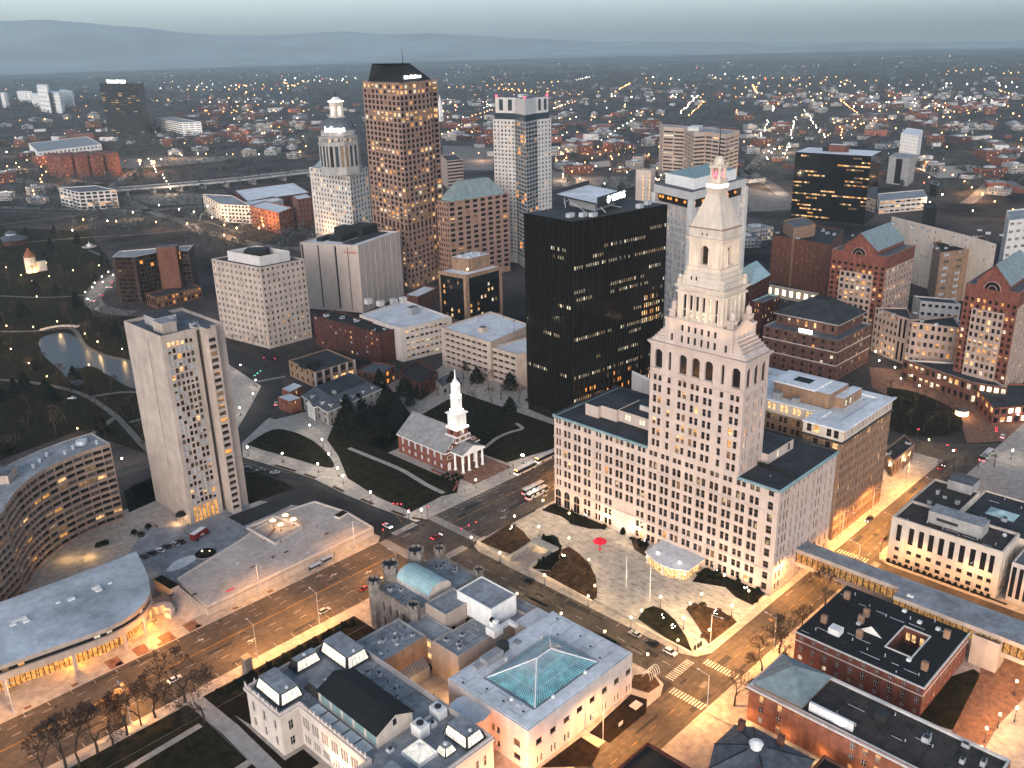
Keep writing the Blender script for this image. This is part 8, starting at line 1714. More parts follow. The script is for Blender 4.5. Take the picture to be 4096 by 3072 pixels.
car(S(9,1098,258), math.pi, 'black', 'black car with headlights on the east street', True, True); car(S(9,860,362), 2.8, 'white', 'white car nosing out of the alley beside the stone tower', False, True); car(S(10,1410,1428), 0, 'red', 'car with red brake lights at the square crossing', False, True)
car(S(10,1860,1197), .2, 'white', 'white van turning at the square', True, True); car(S(10,265,195), .3, 'silver', 'silver car by the floodlit shops')
for i,(x,y,c) in enumerate(((690,240,'white'),(622,378,'silver'),(585,325,'white'),(640,290,'black'),(705,205,'silver'))): car(S(4,x,y), 2.2-.25*i, c, f'{ORD[i]} headlit car on the curved park street', False, True, 'cars on the park street')
car(S(5,8,860), .9, 'white', 'white van with red lights by the small brick house', True, True); car(S(4,455,942), 2.4, 'white', 'pale car on the park path'); car(S(22,1770,640), .2, 'grey', 'grey car beside the black tower'); car(S(7,990,1165), 0, 'white', 'white car blurred behind the avenue trees') 
def bus(loc, rz, label, roof='panel_white', body='bus_dark', z=.04, L=12.0):
    r = empty('bus', (loc[0],loc[1],z), label, 'bus', 'city buses', rz); h = L/2
    b = MB(); b.box(-h,h,-1.27,1.27,.35,1.3,'panel_white'); b.box(-h,h,-1.25,1.25,2.45,2.95,body); b.build('body', r)
    b = MB(); b.box(-h+.02,h-.02,-1.24,1.24,1.3,2.45,'glass_dark'); w_ = b.build('window_band', r)
    b = MB()
    for i in range(9): b.box(-h+.5+i*(L/9.3),-h+.58+i*(L/9.3),-1.265,1.265,1.3,2.45,body)
    b.build('window_post', r)
    b = MB()
    for i in range(3): b.quad((-h+1.4+3.2*i,-1.262,1.5),(-h+3.2+3.2*i,-1.262,1.5),(-h+3.2+3.2*i,-1.262,2.2),(-h+1.4+3.2*i,-1.262,2.2),'lit_white')
    b.build('lit_window', r)
    b = MB(); b.box(-h,h,-1.2,1.2,2.95,3.05,roof); b.build('roof', r); b = MB(); b.box(-h+.6,-h+3.4,-.9,.9,3.05,3.4,'metal_pale'); b.build('roof_unit', r)
    b = MB(); b.box(h*.1,h*.55,-.8,.8,3.05,3.3,roof); b.build('roof_pod', r)
    for x in (-h+2.6,h-2.6):
        for y in (-1.2,1.2): b = MB(); b.cyl(x,y,.5,.5,.05,.95,'tyre',10); b.build('wheel', r)
    for y in (-.95,.95):
        b = MB(); b.box(h,h+.06,y-.22,y+.22,.65,.95,'glow_white'); b.build('headlight', r); b = MB(); b.box(-h-.06,-h,y-.22,y+.22,.9,1.3,'glow_red'); b.build('tail_light', r)
    b = MB(); b.box(h,h+.05,-.9,.9,2.5,2.85,'glow_orange'); b.build('destination_sign', r)
    return r
bus(S(22,1740,1535), math.pi, 'white roofed bus stopped nearest the church portico'); bus(S(22,2000,1385), math.pi, 'white roofed bus waiting behind the one at the church')
bus(S(11,615,305), 0, 'blue white bus on the far lane beside the stone tower'); bus(S(11,640,338), 0, 'white roofed bus stopped at the kerb by the stone tower'); bus(S(10,1740,1350), 0, 'pale bus at the square crossing far right')
p = S(7,1135,355); r = empty('box_truck', (*p,Zl), 'dark red box truck with white roof in the lower court', 'truck', None, .35); b = MB(); b.box(-4.2,2.4,-1.25,1.25,.9,3.5,'bus_red'); b.build('cargo_box', r); b = MB(); b.box(-4.2,2.4,-1.2,1.2,3.5,3.58,'white_paint'); b.build('roof', r)
b = MB(); b.frus([(2.5,-1.15),(4.4,-1.15),(4.4,1.15),(2.5,1.15)],.7,[(2.5,-1.05),(3.6,-1.05),(3.6,1.05),(2.5,1.05)],2.6,'bus_red'); b.build('cab', r); b = MB(); b.cyl(-.2,-1.27,0.9,0.9,1.8,2.0,'cream_stone',12); b.build('emblem', r)
for x in (-2.8,3.4):
    for y in (-1.1,1.1): b = MB(); b.cyl(x,y,.45,.45,.02,.9,'tyre',10); b.build('wheel', r)

# ------------------------------------------------------------------ people: one skinned walking figure, copied
mat('coat_dark', (.02,.02,.024), .9, 0); mat('coat_blue', (.03,.05,.10), .9, 0); mat('trousers', (.014,.014,.017), .9, 0); mat('skin', (.42,.25,.18), .6, 0); mat('hair', (.02,.014,.01), .8, 0)
def person_mesh(coat):
    J = [((0,0,.95),.15),((0,0,1.18),.14),((0,0,1.42),.16),((0,0,1.54),.065),((.02,0,1.64),.095),((.02,0,1.74),.085),
         ((.02,.10,.90),.10),((.14,.11,.50),.07),((.02,.11,.10),.05),((.14,.12,.05),.045),((.02,-.10,.90),.10),((.02,-.11,.50),.07),((-.24,-.11,.14),.05),((-.14,-.12,.06),.045),
         ((0,.20,1.42),.07),((-.08,.25,1.15),.05),((.06,.25,.92),.04),((0,-.20,1.42),.07),((.06,-.25,1.15),.05),((.20,-.25,.96),.04)]
    E = [(0,1),(1,2),(2,3),(3,4),(4,5),(0,6),(6,7),(7,8),(8,9),(0,10),(10,11),(11,12),(12,13),(2,14),(14,15),(15,16),(2,17),(17,18),(18,19)]
    me = bpy.data.meshes.new('tmp'); me.from_pydata([j[0] for j in J], E, []); o = bpy.data.objects.new('tmp', me); COL.objects.link(o)
    o.modifiers.new('skin','SKIN')
    for i, s_ in enumerate(me.skin_vertices[0].data): s_.radius = (J[i][1], J[i][1]); s_.use_root = (i == 0)
    o.modifiers.new('sub','SUBSURF').levels = 1; bpy.context.view_layer.update()
    r = bpy.data.meshes.new_from_object(o.evaluated_get(bpy.context.evaluated_depsgraph_get())); bpy.data.objects.remove(o); r.name = 'person'; r.materials.clear()
    for k in (coat,'trousers','skin'): r.materials.append(MATS[k])
    for p in r.polygons: z = p.center.z; p.material_index = 2 if z > 1.56 else (1 if z < .86 and abs(p.center.y) < .2 else 0); p.use_smooth = True
    return r
PM = {k: person_mesh(k) for k in ('coat_dark','coat_blue')}
hb = MB(); hb.ball((0,0,1.76),.105,'hair',8,4,.8,True); HM = hb.mesh('hair')
def person(k, x, y, label, z=Zp, coat='coat_dark', zz=0.0):
    o = bpy.data.objects.new('person', PM[coat]); COL.objects.link(o); o.location = (*S(k,x,y,zz or z), zz or z); o.rotation_euler = (0,0,rnd.random()*6.28); tag(o, label, 'person', 'people on foot')
    h = bpy.data.objects.new('hair', HM); COL.objects.link(h); h.parent = o
for a in ((22,1550,1590,'person in dark coat walking towards the bus at the church'),(22,1395,1560,'person in dark clothes on the sidewalk below the church portico'),(22,1530,1505,'person in dark coat behind the stopped bus'),(22,1588,1490,'person standing near the bus stop lamp'),
  (11,634,395,'person in dark coat crossing to the plaza steps'),(11,750,325,'person waiting at the kerb by the buses'),(7,320,1325,'person walking on the lower avenue sidewalk'),(7,1252,838,'person in dark coat below the terrace stairs'),(7,1832,470,'person on the sidewalk below the terrace'),(7,1895,455,'person near the bus shelters'),
  (10,1157,1478,'person on the lit sidewalk by the restaurant'),(9,920,370,'person at the corner of the beige office'),(5,1260,1445,'person alone on the avenue sidewalk by the church garden'),(5,1080,1460,'person near the churchyard corner')): person(*a)
for a in ((7,1797,302,'person in dark coat on the right of the terrace'),(7,1592,388,'person beside the sunken seating'),): person(*a, zz=DZ)
for a in ((7,1050,338,'person in dark clothes behind the truck'),(7,1070,295,'person at the slab tower entrance'),(7,882,300,'left person of a pair by the court planter'),(7,892,304,'right person of a pair by the court planter')): person(*a, z=Zl)

# ------------------------------------------------------------------ trees
def bare_tree(seed, H_, spread, thick=.3, tw='twig', lv=6):
    r = random.Random(seed); tr = MB(); cr = MB()
    def grow(p, d, L, rad, k):
        q = p+d*L; m1 = p.lerp(q,.5)+Vector((r.uniform(-1,1),r.uniform(-1,1),0))*L*.07
        t = tr if k < 2 else cr; mt = 'bark' if k < 2 else tw
        t.tube(p, m1, rad, rad*.85, mt, 5 if k < 2 else 3); t.tube(m1, q, rad*.85, rad*.68, mt, 5 if k < 2 else 3)
        if k >= lv: return
        for i in range(2 if k == 0 else r.choice((2,3,3))):
            a = r.uniform(0,6.28); o = d.orthogonal().normalized(); o.rotate(Matrix.Rotation(a,3,d)); ang = r.uniform(.3,.75)*spread
            nd = (d*math.cos(ang)+o*math.sin(ang)+Vector((0,0,.16))).normalized(); grow(q, nd, L*r.uniform(.66,.86), max(.05, rad*r.uniform(.5,.66)), k+1)
    L0 = H_*.24; grow(Vector((0,0,0)), Vector((r.uniform(-.06,.06),r.uniform(-.06,.06),1)).normalized(), L0, thick, 0)
    return tr, cr
def tree_proto(name, seed, H_, spread, label, thick=.3, lv=5, tw='twig'):
    r = empty(name, STASH, label, 'tree'); t, c = bare_tree(seed, H_, spread, thick, tw, lv); t.build('trunk', r); c.build('crown', r); return r
def leafy(name, H_, rad, mt, label, seed, n=900):
    r = empty(name, STASH, label, 'tree'); q = random.Random(seed); b = MB(); b.cyl(0,0,.3,.15,0,H_*.6,'bark',6); b.build('trunk', r); b = MB()
    for i in range(n):
        t = q.random(); z = H_*(.12+.88*t); rr = rad*(1-t)**.7*(.55+.45*q.random())*(1+.25*math.sin(z*3+seed)); a = q.uniform(0,6.28); c = Vector((rr*math.cos(a), rr*math.sin(a), z)); s = q.uniform(.35,.8)
        u_ = Vector((q.uniform(-1,1),q.uniform(-1,1),q.uniform(-.6,.6))).normalized(); w_ = u_.orthogonal().normalized(); b.add([c-u_*s, c+w_*s*.6, c+u_*s, c-w_*s*.6],((0,1,2,3),),mt)
    b.build('crown', r); return r
TP = [tree_proto('bare_tree', s, 14+s%3, 1.12, 'x', .34, 7) for s in (1,2,3)]; TM = [tree_proto('bare_tree', s, 11, 1.05, 'x', .26, 5) for s in (7,8,9)]; EV = [leafy('evergreen_tree', 12, 3.6, 'evergreen', 'x', 4), leafy('evergreen_tree', 9, 4.2, 'shrub', 'x', 6)]
def plant(pr, loc, label, group=None, sc=1.0):
    return put_tree(pr, loc, label, group, sc)
tu_ = set()
def put_tree(pr, loc, label, group, sc):
    o = pr if pr.name not in tu_ else dup(pr, (0,0,0)); tu_.add(pr.name); o.location = (loc[0],loc[1],loc[2] if len(loc) > 2 else .1); o.rotation_euler = (0,0,rnd.uniform(0,6.28)); o.scale = (sc,)*3; o['label'] = label
    if group: o['group'] = group
    return o
for i,(x,y,s) in enumerate(((1050,1290,1.15),(880,1375,.95),(720,1475,1.05),(555,1575,1.0),(450,1650,.95),(375,1662,1.1),(1158,1400,.9),(640,1530,.8),(255,1730,1.0),(800,1420,.7))): plant(TP[i%3], S(7,x,y), f'{ORD[i]} bare tree of the row along the near avenue sidewalk', 'bare trees on the near avenue side', s*1.25)
for i,(x,y,s,t) in enumerate(((592,1010,1.05,'tallest bare tree at the kerb beside the clubhouse'),(335,1310,1.05,'bare tree at the kerb corner of the brick hall with hipped roof'),(490,1110,.8,'bare tree between the brick hall and the clubhouse'),(850,735,.9,'bare tree at the clubhouse corner under the footbridge'),(720,860,.8,'slender bare tree beside the clubhouse chimneys'))): plant(TP[(i+1)%3], S(9,x,y), t, None, s)
r2 = random.Random(9)
for i,(x,y) in enumerate(((480,960),(560,905),(640,1010),(720,945),(760,1085),(800,905),(520,1085),(620,830),(700,790),(860,810),(900,880),(580,990),(690,1060),(450,1020),(820,1010))): plant(EV[i%2], S(5,x,y), 'dark evergreen in the shadowy grove left of the church', 'evergreens left of the church', r2.uniform(.9,1.5))
for i,(x,y) in enumerate(((1000,760),(1080,800),(1280,800),(1340,720),(1420,770),(1500,830),(1560,770),(1480,680),(1350,890),(1560,910),(1440,860),(1250,690),(1180,760),(1620,850),(1400,640),(960,820),(880,720),(800,760),(1290,640),(1520,600))): plant(TM[i%3] if i%3 else EV[1], S(5,x,y), 'dark tree behind the church between steeple and black tower', 'trees behind the church', r2.uniform(.9,1.3))
for i,(x,y) in enumerate(((1040,880),(1120,860),(1210,900),(1300,940),(1380,980),(1450,1020),(1520,1080),(1460,1130),(1340,1100),(1220,1010),(1120,1000),(1280,1150),(1180,1090),(1400,1060))): plant(TM[i%3], S(10,x,y), 'bare tree standing in the dark lawn of the square', 'bare trees on the square lawn', r2.uniform(.8,1.15))
for i,(x,y) in enumerate(((1500,1440),(1600,1460),(1680,1420),(1800,1420),(1400,1470))): plant(TM[i%3], S(10,x,y), 'bare tree beside the square crossing', 'bare trees by the square crossing', .8)
for i,(x,y,s) in enumerate(((1300,480,.45),(1500,555,.4),(1530,540,.42),(1700,615,.45),(1820,680,.5))): plant(TM[i%3], S(9,x,y), f'{ORD[i]} small bare tree from the left before the government building', 'small trees before the government building', s)
def inpoly(p, P):
    c = False
    for i in range(len(P)):
        a, b = P[i-1], P[i]
        if (a[1] > p[1]) != (b[1] > p[1]) and p[0] < (b[0]-a[0])*(p[1]-a[1])/(b[1]-a[1])+a[0]: c = not c
    return c
pk = [(0,1330),(480,1120),(900,1290),(1000,1330),(860,640),(560,330),(700,60),(560,-100),(0,-120)]; pp_ = [(230,600),(350,510),(440,515),(600,640),(830,695),(960,720),(960,890),(700,815),(380,775)]
n = 0
while n < 120:
    x, y = r2.uniform(0,1000), r2.uniform(-120,1330)
    if inpoly((x,y),pk) and not inpoly((x,y),pp_):
        p = S(4,x,y); plant(TM[n%3] if n%5 else EV[n%2], p, 'bare winter tree in the dark park', 'bare trees in the park', r2.uniform(.7,1.35)); n += 1
for i,(x,y) in enumerate(((640,470),(720,520),(760,470),(820,430),(700,440),(590,430),(780,560))): plant(TM[i%3], S(4,x,y), 'bare tree between pond and park street', 'bare trees by the park street', 1.2)
for i,(x,y,s) in enumerate(((1440,640,1.4),(1520,690,1.2),(1600,640,1.2),(1490,610,1.1))): plant(TM[i%3], S(4,x,y), f'{ORD[i]} bare tree at the foot of the cream apartments', 'trees by the cream apartments', s)
n = 0
while n < 70:
    x, y = r2.uniform(0,2000), r2.uniform(1330,1560)
    if x < 1150 or r2.random() < .2: plant(TM[n%3], S(1,x,y), 'bare tree along the far side of the park', 'trees beyond the park', r2.uniform(.8,1.3)); n += 1
# shrubs
def shrub(loc, rad, h, mt, label, group, z=.3, n=170, lights=False, seed=0):
    q = random.Random(seed); b = MB()
    for i in range(n):
        a, t = q.uniform(0,6.28), q.random(); rr = rad*math.sqrt(q.random())*(1-.5*t); c = Vector((rr*math.cos(a),rr*math.sin(a),h*t)); s = q.uniform(.18,.45)
        u_ = Vector((q.uniform(-1,1),q.uniform(-1,1),q.uniform(-1,1))).normalized(); w_ = u_.orthogonal().normalized(); b.add([c-u_*s,c+w_*s*.7,c+u_*s,c-w_*s*.7],((0,1,2,3),),mt)
    o = b.build('shrub'); o.location = (loc[0],loc[1],z); tag(o, label, 'shrub', group)
    if lights:
        b = MB()
        for i in range(5): a = q.uniform(0,6.28); b.ball((rad*.7*math.cos(a),rad*.7*math.sin(a),h*q.uniform(.5,1.1)),.16,'glow_white',5,4)
        b.build('light_string', o)
q = [(17,465,395),(17,1400,235),(17,1120,745),(16,265,715),(16,1150,1120),(16,1520,1300),(11,1577,1255),(11,1645,1332),(11,1962,1225),(17,1180,110)]
for i,(k,x,y) in enumerate(q): shrub(S(k,x,y), .9, 1.6, 'shrub', f'{ORD[i]} shrub hung with white light strings in the plaza beds', 'lit shrubs on the plaza', .45, 120, True, i)
i = 0
for k, nn, mt in (('b',34,'shrub'),('d',26,'shrub'),('f',26,'shrub'),('e',7,'shrub'),('h',10,'mulch'),('c',8,'mulch')):
    cr_, pts, _m = beds[k]; P_ = SP(cr_, pts); xs = [p[0] for p in P_]; ys = [p[1] for p in P_]; m_ = 0
    while m_ < nn:
        p = (r2.uniform(min(xs),max(xs)), r2.uniform(min(ys),max(ys)))
        if inpoly(p, P_): shrub(p, r2.uniform(.9,1.7), r2.uniform(1.0,2.0), mt, 'low dark shrub in a plaza planting bed', 'shrubs in the plaza beds', .4, 110, False, i); m_ += 1; i += 1
for i in range(17): shrub((49.2,-20.5-2.2*i), .8, 1.2, 'shrub', 'clipped hedge shrub before the government building', 'hedge before the government building', .13, 90, False, i)
for i in range(18): shrub((-110-2.9*i, 95.8+(i%2)), 1.6, 2.0, 'shrub', 'dark hedge shrub between avenue and galleries', 'hedge along the galleries', .13, 130, False, i)
for i,(x,y) in enumerate(((560,405),(585,398),(600,392),(840,300),(760,335),(800,345))): shrub(S(7,x,y), 1.8, 1.6, 'shrub', f'{ORD[i]} clipped shrub in the forecourt of the curved apartments', 'shrubs by the curved apartments', .15, 140, False, i)
for i in range(14): shrub((-18+2.2*(i%5), 150+3.5*(i//5)), 1.2, 1.2, 'shrub', 'shrub in the church garden', 'shrubs in the church garden', .13, 100, False, i)
p = S(17,1870,440); o = leafy('small_fir', 3.0, 1.1, 'evergreen', 'small dark fir tree on the plaza by the pale wall panel', 3, 200); o.location = (*p,.14)
# ------------------------------------------------------------------ the town beyond
r3 = random.Random(77)
from mathutils import noise as mnoise
noise_ = mnoise.noise; f2 = Vector((FW.x,FW.y)).normalized(); s2 = Vector((RT.x,RT.y)).normalized()
def small_building(seed):
    q = random.Random(seed); b = MB(); w_, d_, h = q.uniform(14,40), q.uniform(12,26), q.choice((5,7,9,12,15)); wm = q.choice(('brick_red','brick_brown','panel_grey','grey_stone','brick_dark','brick_tan','brick_orange','grey_stone')); rm = q.choice(('roof_grey','roof_mid','roof_dark','roof_mid','roof_grey'))
    b.box(-w_/2,w_/2,-d_/2,d_/2,0,h,wm,rm); b.box(-w_/5,w_/8,-d_/6,d_/4,h,h+2,'rooftop_unit')
    fl = max(1,int(h/3.4))
    for f in range(fl):
        for i in range(int(w_/3.2)):
            m_ = q.choice(('lit_warm','lit_amber','lit_white')) if q.random() < .2 else 'glass_dark'; x = -w_/2+3.2*i+1.0; z = 1.0+3.4*f
            b.quad((x,-d_/2-.04,z),(x+1.6,-d_/2-.04,z),(x+1.6,-d_/2-.04,z+1.7),(x,-d_/2-.04,z+1.7),m_)
        for i in range(int(d_/3.2)):
            m_ = q.choice(('lit_warm','lit_amber')) if q.random() < .14 else 'glass_dark'; y = -d_/2+3.2*i+1.0; z = 1.0+3.4*f
            b.quad((-w_/2-.04,y+1.6,z),(-w_/2-.04,y,z),(-w_/2-.04,y,z+1.7),(-w_/2-.04,y+1.6,z+1.7),m_)
    return b.mesh('low_rise')
LOW = [small_building(s) for s in range(14)]
zones = [(0,690,215,335,95),(430,690,270,345,26),(960,1430,235,330,66),(1195,1430,300,375,16),(1600,2212,200,285,84),(1930,2212,270,420,16),(1600,1710,280,330,6),(0,110,330,440,8),(1580,1700,480,530,3)]
blocked = [(210,330,160,300),(330,445,240,300),(110,270,300,400),(0,170,170,240),(785,950,100,700),(665,800,180,600),(1065,1195,200,600),(1430,1605,250,500),(1710,1905,300,490),(1915,1985,320,390),(1940,2000,275,320),(50,360,280,340),(1650,2000,440,700)]
k = 0
for x0,x1,y0,y1,n in zones:
    for i in range(n):
        x, y = r3.uniform(x0,x1), r3.uniform(y0,y1)
        if any(a < x < b_ and c < y < d for a,b_,c,d in blocked): continue
        p = S(0,x,y); o = bpy.data.objects.new('low_rise_building', LOW[k%14]); COL.objects.link(o); o.location = (*p,0); o.rotation_euler = (0,0,r3.choice((0,.5,-.35,.9))+r3.uniform(-.06,.06)); k += 1
        tag(o, 'low flat roofed building among street lights beyond downtown', 'building', 'low buildings beyond downtown')
dm = MB(); q = random.Random(5)
for i in range(620):
    d = 1100+2600*q.random(); p = Vector((CAM.x,CAM.y))+f2*d+s2*d*math.tan(R(q.uniform(-31,31)))
    if noise_(Vector((p.x*.0012,p.y*.0012,7))) > -.05: dm.obox(p.x,p.y,q.uniform(12,42),q.uniform(10,24),0,q.choice((5,6,8,11)),q.choice((.52,2.09,-.3)),q.choice(('brick_red','brick_brown','panel_grey','grey_stone','brick_dark','brick_orange','panel_white')),q.choice(('roof_grey','roof_mid','roof_dark','roof_mid','roof_dark')))
tag(dm.build('district'), 'mass of low brick and grey blocks between the woods on the plain', 'district', kind='stuff')
def house(seed):
    q = random.Random(seed); b = MB(); w_, d_, h, rf_ = q.uniform(8,13), q.uniform(7,10), q.uniform(5,7.5), q.uniform(2.5,4); m_ = q.choice(('panel_white','grey_stone','brick_tan','brick_red','panel_grey','panel_grey')); rm = q.choice(('roof_mid','roof_dark','slate','roof_dark'))
    b.box(-w_/2,w_/2,-d_/2,d_/2,0,h,m_); e_ = .5
    b.add([(-w_/2-e_,-d_/2-e_,h),(w_/2+e_,-d_/2-e_,h),(w_/2+e_,d_/2+e_,h),(-w_/2-e_,d_/2+e_,h),(-w_/2-e_,0,h+rf_),(w_/2+e_,0,h+rf_)],((0,1,5,4),(2,3,4,5),(1,2,5),(3,0,4)),rm); b.box(-1,0,.5,1.3,h+rf_*.4,h+rf_+1,'brick_brown')
    for i in range(3):
        for z in (1.2,4.0): b.quad((-w_/2+1.2+2.6*i,-d_/2-.03,z),(-w_/2+2.2+2.6*i,-d_/2-.03,z),(-w_/2+2.2+2.6*i,-d_/2-.03,z+1.3),(-w_/2+1.2+2.6*i,-d_/2-.03,z+1.3),'lit_warm' if q.random() < .2 else 'glass_dark')
    return b.mesh('house')
HS = [house(s) for s in range(12)]
k = 0
while k < 290:
    x, y = r3.uniform(0,2212), 135+95*r3.random()**.75
    if any(a < x < b_ and c < y < d for a,b_,c,d in blocked): continue
    p = S(0,x,y); o = bpy.data.objects.new('house', HS[k%12]); COL.objects.link(o); o.location = (*p,0); o.rotation_euler = (0,0,r3.choice((0,1.57,.5,-.35,2.1))); o.scale = (1.15,)*3; k += 1
    tag(o, 'small gabled house among bare trees on the plain', 'house', 'houses on the plain')
r = empty('white_steeple', (*S(0,952,262),0), 'slender white church steeple right of the brown granite tower', 'church'); b = MB(); b.box(-5,5,-5,5,0,22,'white_paint'); b.frus(bx(-5,5,-5,5),22,bx(-.2,.2,-.2,.2),62,'white_paint'); b.build('spire', r); b = MB(); b.box(5,30,-7,7,0,12,'brick_red','roof_grey'); b.build('nave', r)
# woodland masses
def inview(p): 
    v = Vector((p[0]-CAM.x,p[1]-CAM.y)); return v
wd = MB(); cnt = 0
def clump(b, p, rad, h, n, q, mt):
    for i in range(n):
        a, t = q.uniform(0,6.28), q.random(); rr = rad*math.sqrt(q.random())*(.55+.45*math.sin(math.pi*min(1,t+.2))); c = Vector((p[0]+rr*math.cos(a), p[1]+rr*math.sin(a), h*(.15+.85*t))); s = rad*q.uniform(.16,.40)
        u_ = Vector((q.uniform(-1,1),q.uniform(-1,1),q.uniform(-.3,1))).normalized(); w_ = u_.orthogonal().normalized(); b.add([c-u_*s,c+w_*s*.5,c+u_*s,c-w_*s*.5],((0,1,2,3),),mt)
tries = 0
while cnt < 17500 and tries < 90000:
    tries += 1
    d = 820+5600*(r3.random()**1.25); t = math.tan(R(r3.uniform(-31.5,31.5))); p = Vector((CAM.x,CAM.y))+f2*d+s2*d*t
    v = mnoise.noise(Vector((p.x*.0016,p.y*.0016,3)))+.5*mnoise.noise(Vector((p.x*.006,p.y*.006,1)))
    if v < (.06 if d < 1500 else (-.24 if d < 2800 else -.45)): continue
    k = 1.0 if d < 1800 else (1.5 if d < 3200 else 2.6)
    clump(wd, p, 5.0*k, r3.uniform(9,14)*(1 if k < 2 else 1.15), 15 if d < 1800 else 12, r3, 'hazed_twig'); cnt += 1
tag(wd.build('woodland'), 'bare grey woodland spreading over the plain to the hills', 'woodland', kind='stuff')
# individual trees nearer in between the streets
lt = MB(); clump(lt, (0,0), 4.6, 10, 110, random.Random(3), 'hazed_twig'); lt.tube((0,0,0),(0,0,6),.25,.15,'bark',5); LT = lt.mesh('bare_tree')
k = 0
while k < 160:
    x, y = r3.uniform(0,2212), r3.uniform(225,420)
    if any(a < x < b_ and c < y < d for a,b_,c,d in blocked) or (y > 330 and not (x < 650 or x > 1900 or 1200 < x < 1420)): continue
    o = bpy.data.objects.new('bare_tree', LT); COL.objects.link(o); o.location = (*S(0,x,y),0); o.rotation_euler = (0,0,r3.uniform(0,6)); o.scale = (r3.uniform(.6,1.2),)*3; k += 1; tag(o, 'bare tree standing between streets beyond downtown', 'tree', 'bare trees beyond downtown')
# lights of the town: individual lamps, then the countless far glints
def lampm(m_): b = MB(); b.cyl(0,0,.14,.1,0,8,'metal_dark',5); b.ball((0,0,8.4),1.0,m_,6,4); return b.mesh('far_lamp')
LM = [lampm(m_) for m_ in ('far_light_warm','far_light_white','far_light_warm','far_light_red')]
def proj(X, Y, Z=8):
    v = Vector((X,Y,Z))-CAM; return ((2048+CAM_F*v.dot(RT)/v.dot(FW))*.54, (1536+CAM_F*v.dot(DN)/v.dot(FW))*.54)
pts = []
for i in range(92):
    d0 = 850+3300*r3.random()**1.4; p = Vector((CAM.x,CAM.y))+f2*d0+s2*d0*math.tan(R(r3.uniform(-31,31))); a = r3.choice((.52,.52,2.09,-.3,1.2))+r3.uniform(-.05,.05); L = r3.uniform(200,800); c_ = 0 if r3.random() < .66 else 1; st = r3.uniform(34,60)
    for j in range(int(L/st)): pts.append((p.x+math.cos(a)*st*j+r3.uniform(-3,3), p.y+math.sin(a)*st*j+r3.uniform(-3,3), c_, r3.choice((.7,.9,1.1))))
for cx_, cy_, n, c_ in ((640,185,16,0),(690,178,18,1),(430,190,14,1),(470,215,12,0),(560,290,14,0),(380,300,12,0),(160,300,16,0),(60,370,18,0),(230,330,14,0),(1010,230,16,1),(1250,240,14,1),(1350,260,14,0),(1380,215,12,1),(1720,230,12,0),(1890,215,20,1),(1960,235,22,1),(2050,250,18,0),(2120,225,18,1),(1850,270,14,0),(1650,330,14,1),(1680,350,12,1),(1250,350,8,0),(1980,430,8,1),(540,500,10,0),(480,470,8,1),(2160,190,14,1),(1560,170,12,1),(1780,180,12,0),(250,285,10,0),(1110,340,8,0)):
    q = S(0,cx_,cy_); k_ = math.hypot(q[0]-CAM.x,q[1]-CAM.y)/1000
    for j in range(n): pts.append((q[0]+r3.gauss(0,34*k_), q[1]+r3.gauss(0,34*k_), c_ if r3.random() < .8 else r3.choice((0,1,3)), r3.choice((.8,1.1,1.5))))
ok = []
for p in pts:
    x, y = proj(p[0],p[1])
    if -20 < x < 2240 and 105 < y < 520 and not any(a < x < b_ and c < y < d for a,b_,c,d in blocked) and not (y > 345 and 600 < x < 1950 and not 1200 < x < 1430): ok.append(p)
ok.sort(key=lambda p: math.hypot(p[0]-CAM.x,p[1]-CAM.y)); fl = MB()
for i, (X,Y,c_,s) in enumerate(ok):
    d = math.hypot(X-CAM.x,Y-CAM.y)
    if i < 290:
        o = bpy.data.objects.new('far_street_lamp', LM[c_]); COL.objects.link(o); o.location = (X,Y,0); s = max(.55, s*d/2000); o.scale = (s,s,1)
        if i % 5 == 0 or i < 30:
            l = bpy.data.lights.new('street_light','POINT'); l.energy = 30000 if i > 40 else 9000; l.color = (1,.5,.18) if c_ != 1 else (1,.78,.5); l.shadow_soft_size = .6; q = bpy.data.objects.new('street_light', l); COL.objects.link(q); q.location = (X,Y,12)
        tag(o, 'glowing street lamp in the town beyond downtown', 'street lamp', 'lamps of the town')
    else: fl.ball((X,Y,9), max(.5, s*d/2300), ('far_light_warm','far_light_white','far_light_warm','far_light_red')[c_], 5, 3)
for i in range(900):
    d = 1200+5200*r3.random()**1.3; p = Vector((CAM.x,CAM.y))+f2*d+s2*d*math.tan(R(r3.uniform(-31,31)))
    if mnoise.noise(Vector((p.x*.0012,p.y*.0012,7))) > .02: fl.ball((p.x,p.y,7), d/5200*r3.choice((.6,.9,1.3)), r3.choice(('far_light_warm','far_light_white','far_light_white')), 5, 3)
tag(fl.build('town_lights'), 'countless far town lights twinkling over the plain', 'town lights', kind='stuff')
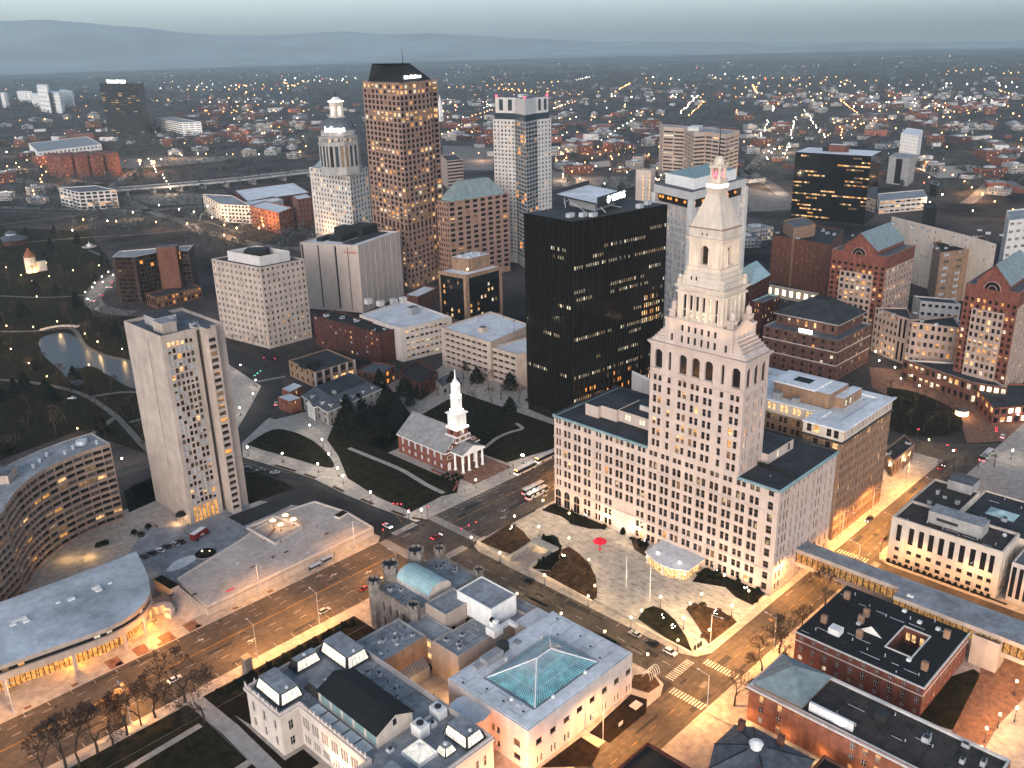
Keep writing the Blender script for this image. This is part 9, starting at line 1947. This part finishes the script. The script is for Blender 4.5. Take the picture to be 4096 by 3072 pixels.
for x,y,e_ in ((305,368,110000),(335,372,80000)): 
    p = S(0,x,y); r = empty('stadium_floodlight', (*p,0), 'left of two orange floodlights by the motorway' if x < 320 else 'right of two orange floodlights by the motorway', 'floodlight'); b = MB(); b.cyl(0,0,.3,.2,0,14,'metal_dark',6); b.build('mast', r); b = MB(); b.ball((0,0,15),2.4,'glow_orange',8,6); b.build('lamp_head', r)
    l = bpy.data.lights.new('floodlight','POINT'); l.energy = e_; l.color = (1,.4,.12); l.shadow_soft_size = 1.5; o = bpy.data.objects.new('floodlight', l); COL.objects.link(o); o.parent = r; o.location = (0,-2,18)
for cr_,x,y,e_,c in ((1,860,1100,5000,(1,.45,.15)),(1,1100,1000,5000,(1,.5,.2)),(1,430,1150,4000,(1,.55,.25)),(1,700,890,7000,(1,.55,.25)),(1,1600,870,7000,(1,.5,.2)),(3,650,660,5000,(1,.66,.36)),(3,760,700,4000,(1,.8,.6)),(3,1500,230,9000,(1,.7,.45)),(3,1800,320,9000,(1,.7,.45)),(3,1950,690,5000,(1,.62,.3)),(2,1750,820,6000,(1,.6,.3)),(2,1150,700,5000,(1,.6,.35)),(1,1250,1420,3000,(1,.75,.5)),(1,1500,1500,3000,(1,.6,.3)),(3,1620,560,6000,(1,.66,.36)),(1,2050,1550,2600,(1,.6,.3)),(3,1150,620,4000,(1,.6,.3))):
    p = S(cr_,x,y); l = bpy.data.lights.new('street_light','POINT'); l.energy = e_*9; l.color = c; l.shadow_soft_size = .6; o = bpy.data.objects.new('street_light', l); COL.objects.link(o); o.location = (*p,13)
# ------------------------------------------------------------------ haze over the plain
hz = MB(); hz.box(CAM.x-13600,CAM.x+13600,CAM.y-13600,CAM.y+13600,-1.5,860,'roof_grey'); ho = tag(hz.build('haze'), kind='stuff')
HM_ = bpy.data.materials.new('haze'); HM_.use_nodes = True; n = HM_.node_tree; n.nodes.clear(); o_ = n.nodes.new('ShaderNodeOutputMaterial'); v = n.nodes.new('ShaderNodeVolumePrincipled')
v.inputs['Color'].default_value = (.78,.93,.98,1); v.inputs['Density'].default_value = 6.5e-5; v.inputs['Anisotropy'].default_value = .1
n.links.new(v.outputs[0], o_.inputs['Volume']); ho.data.materials.clear(); ho.data.materials.append(HM_)
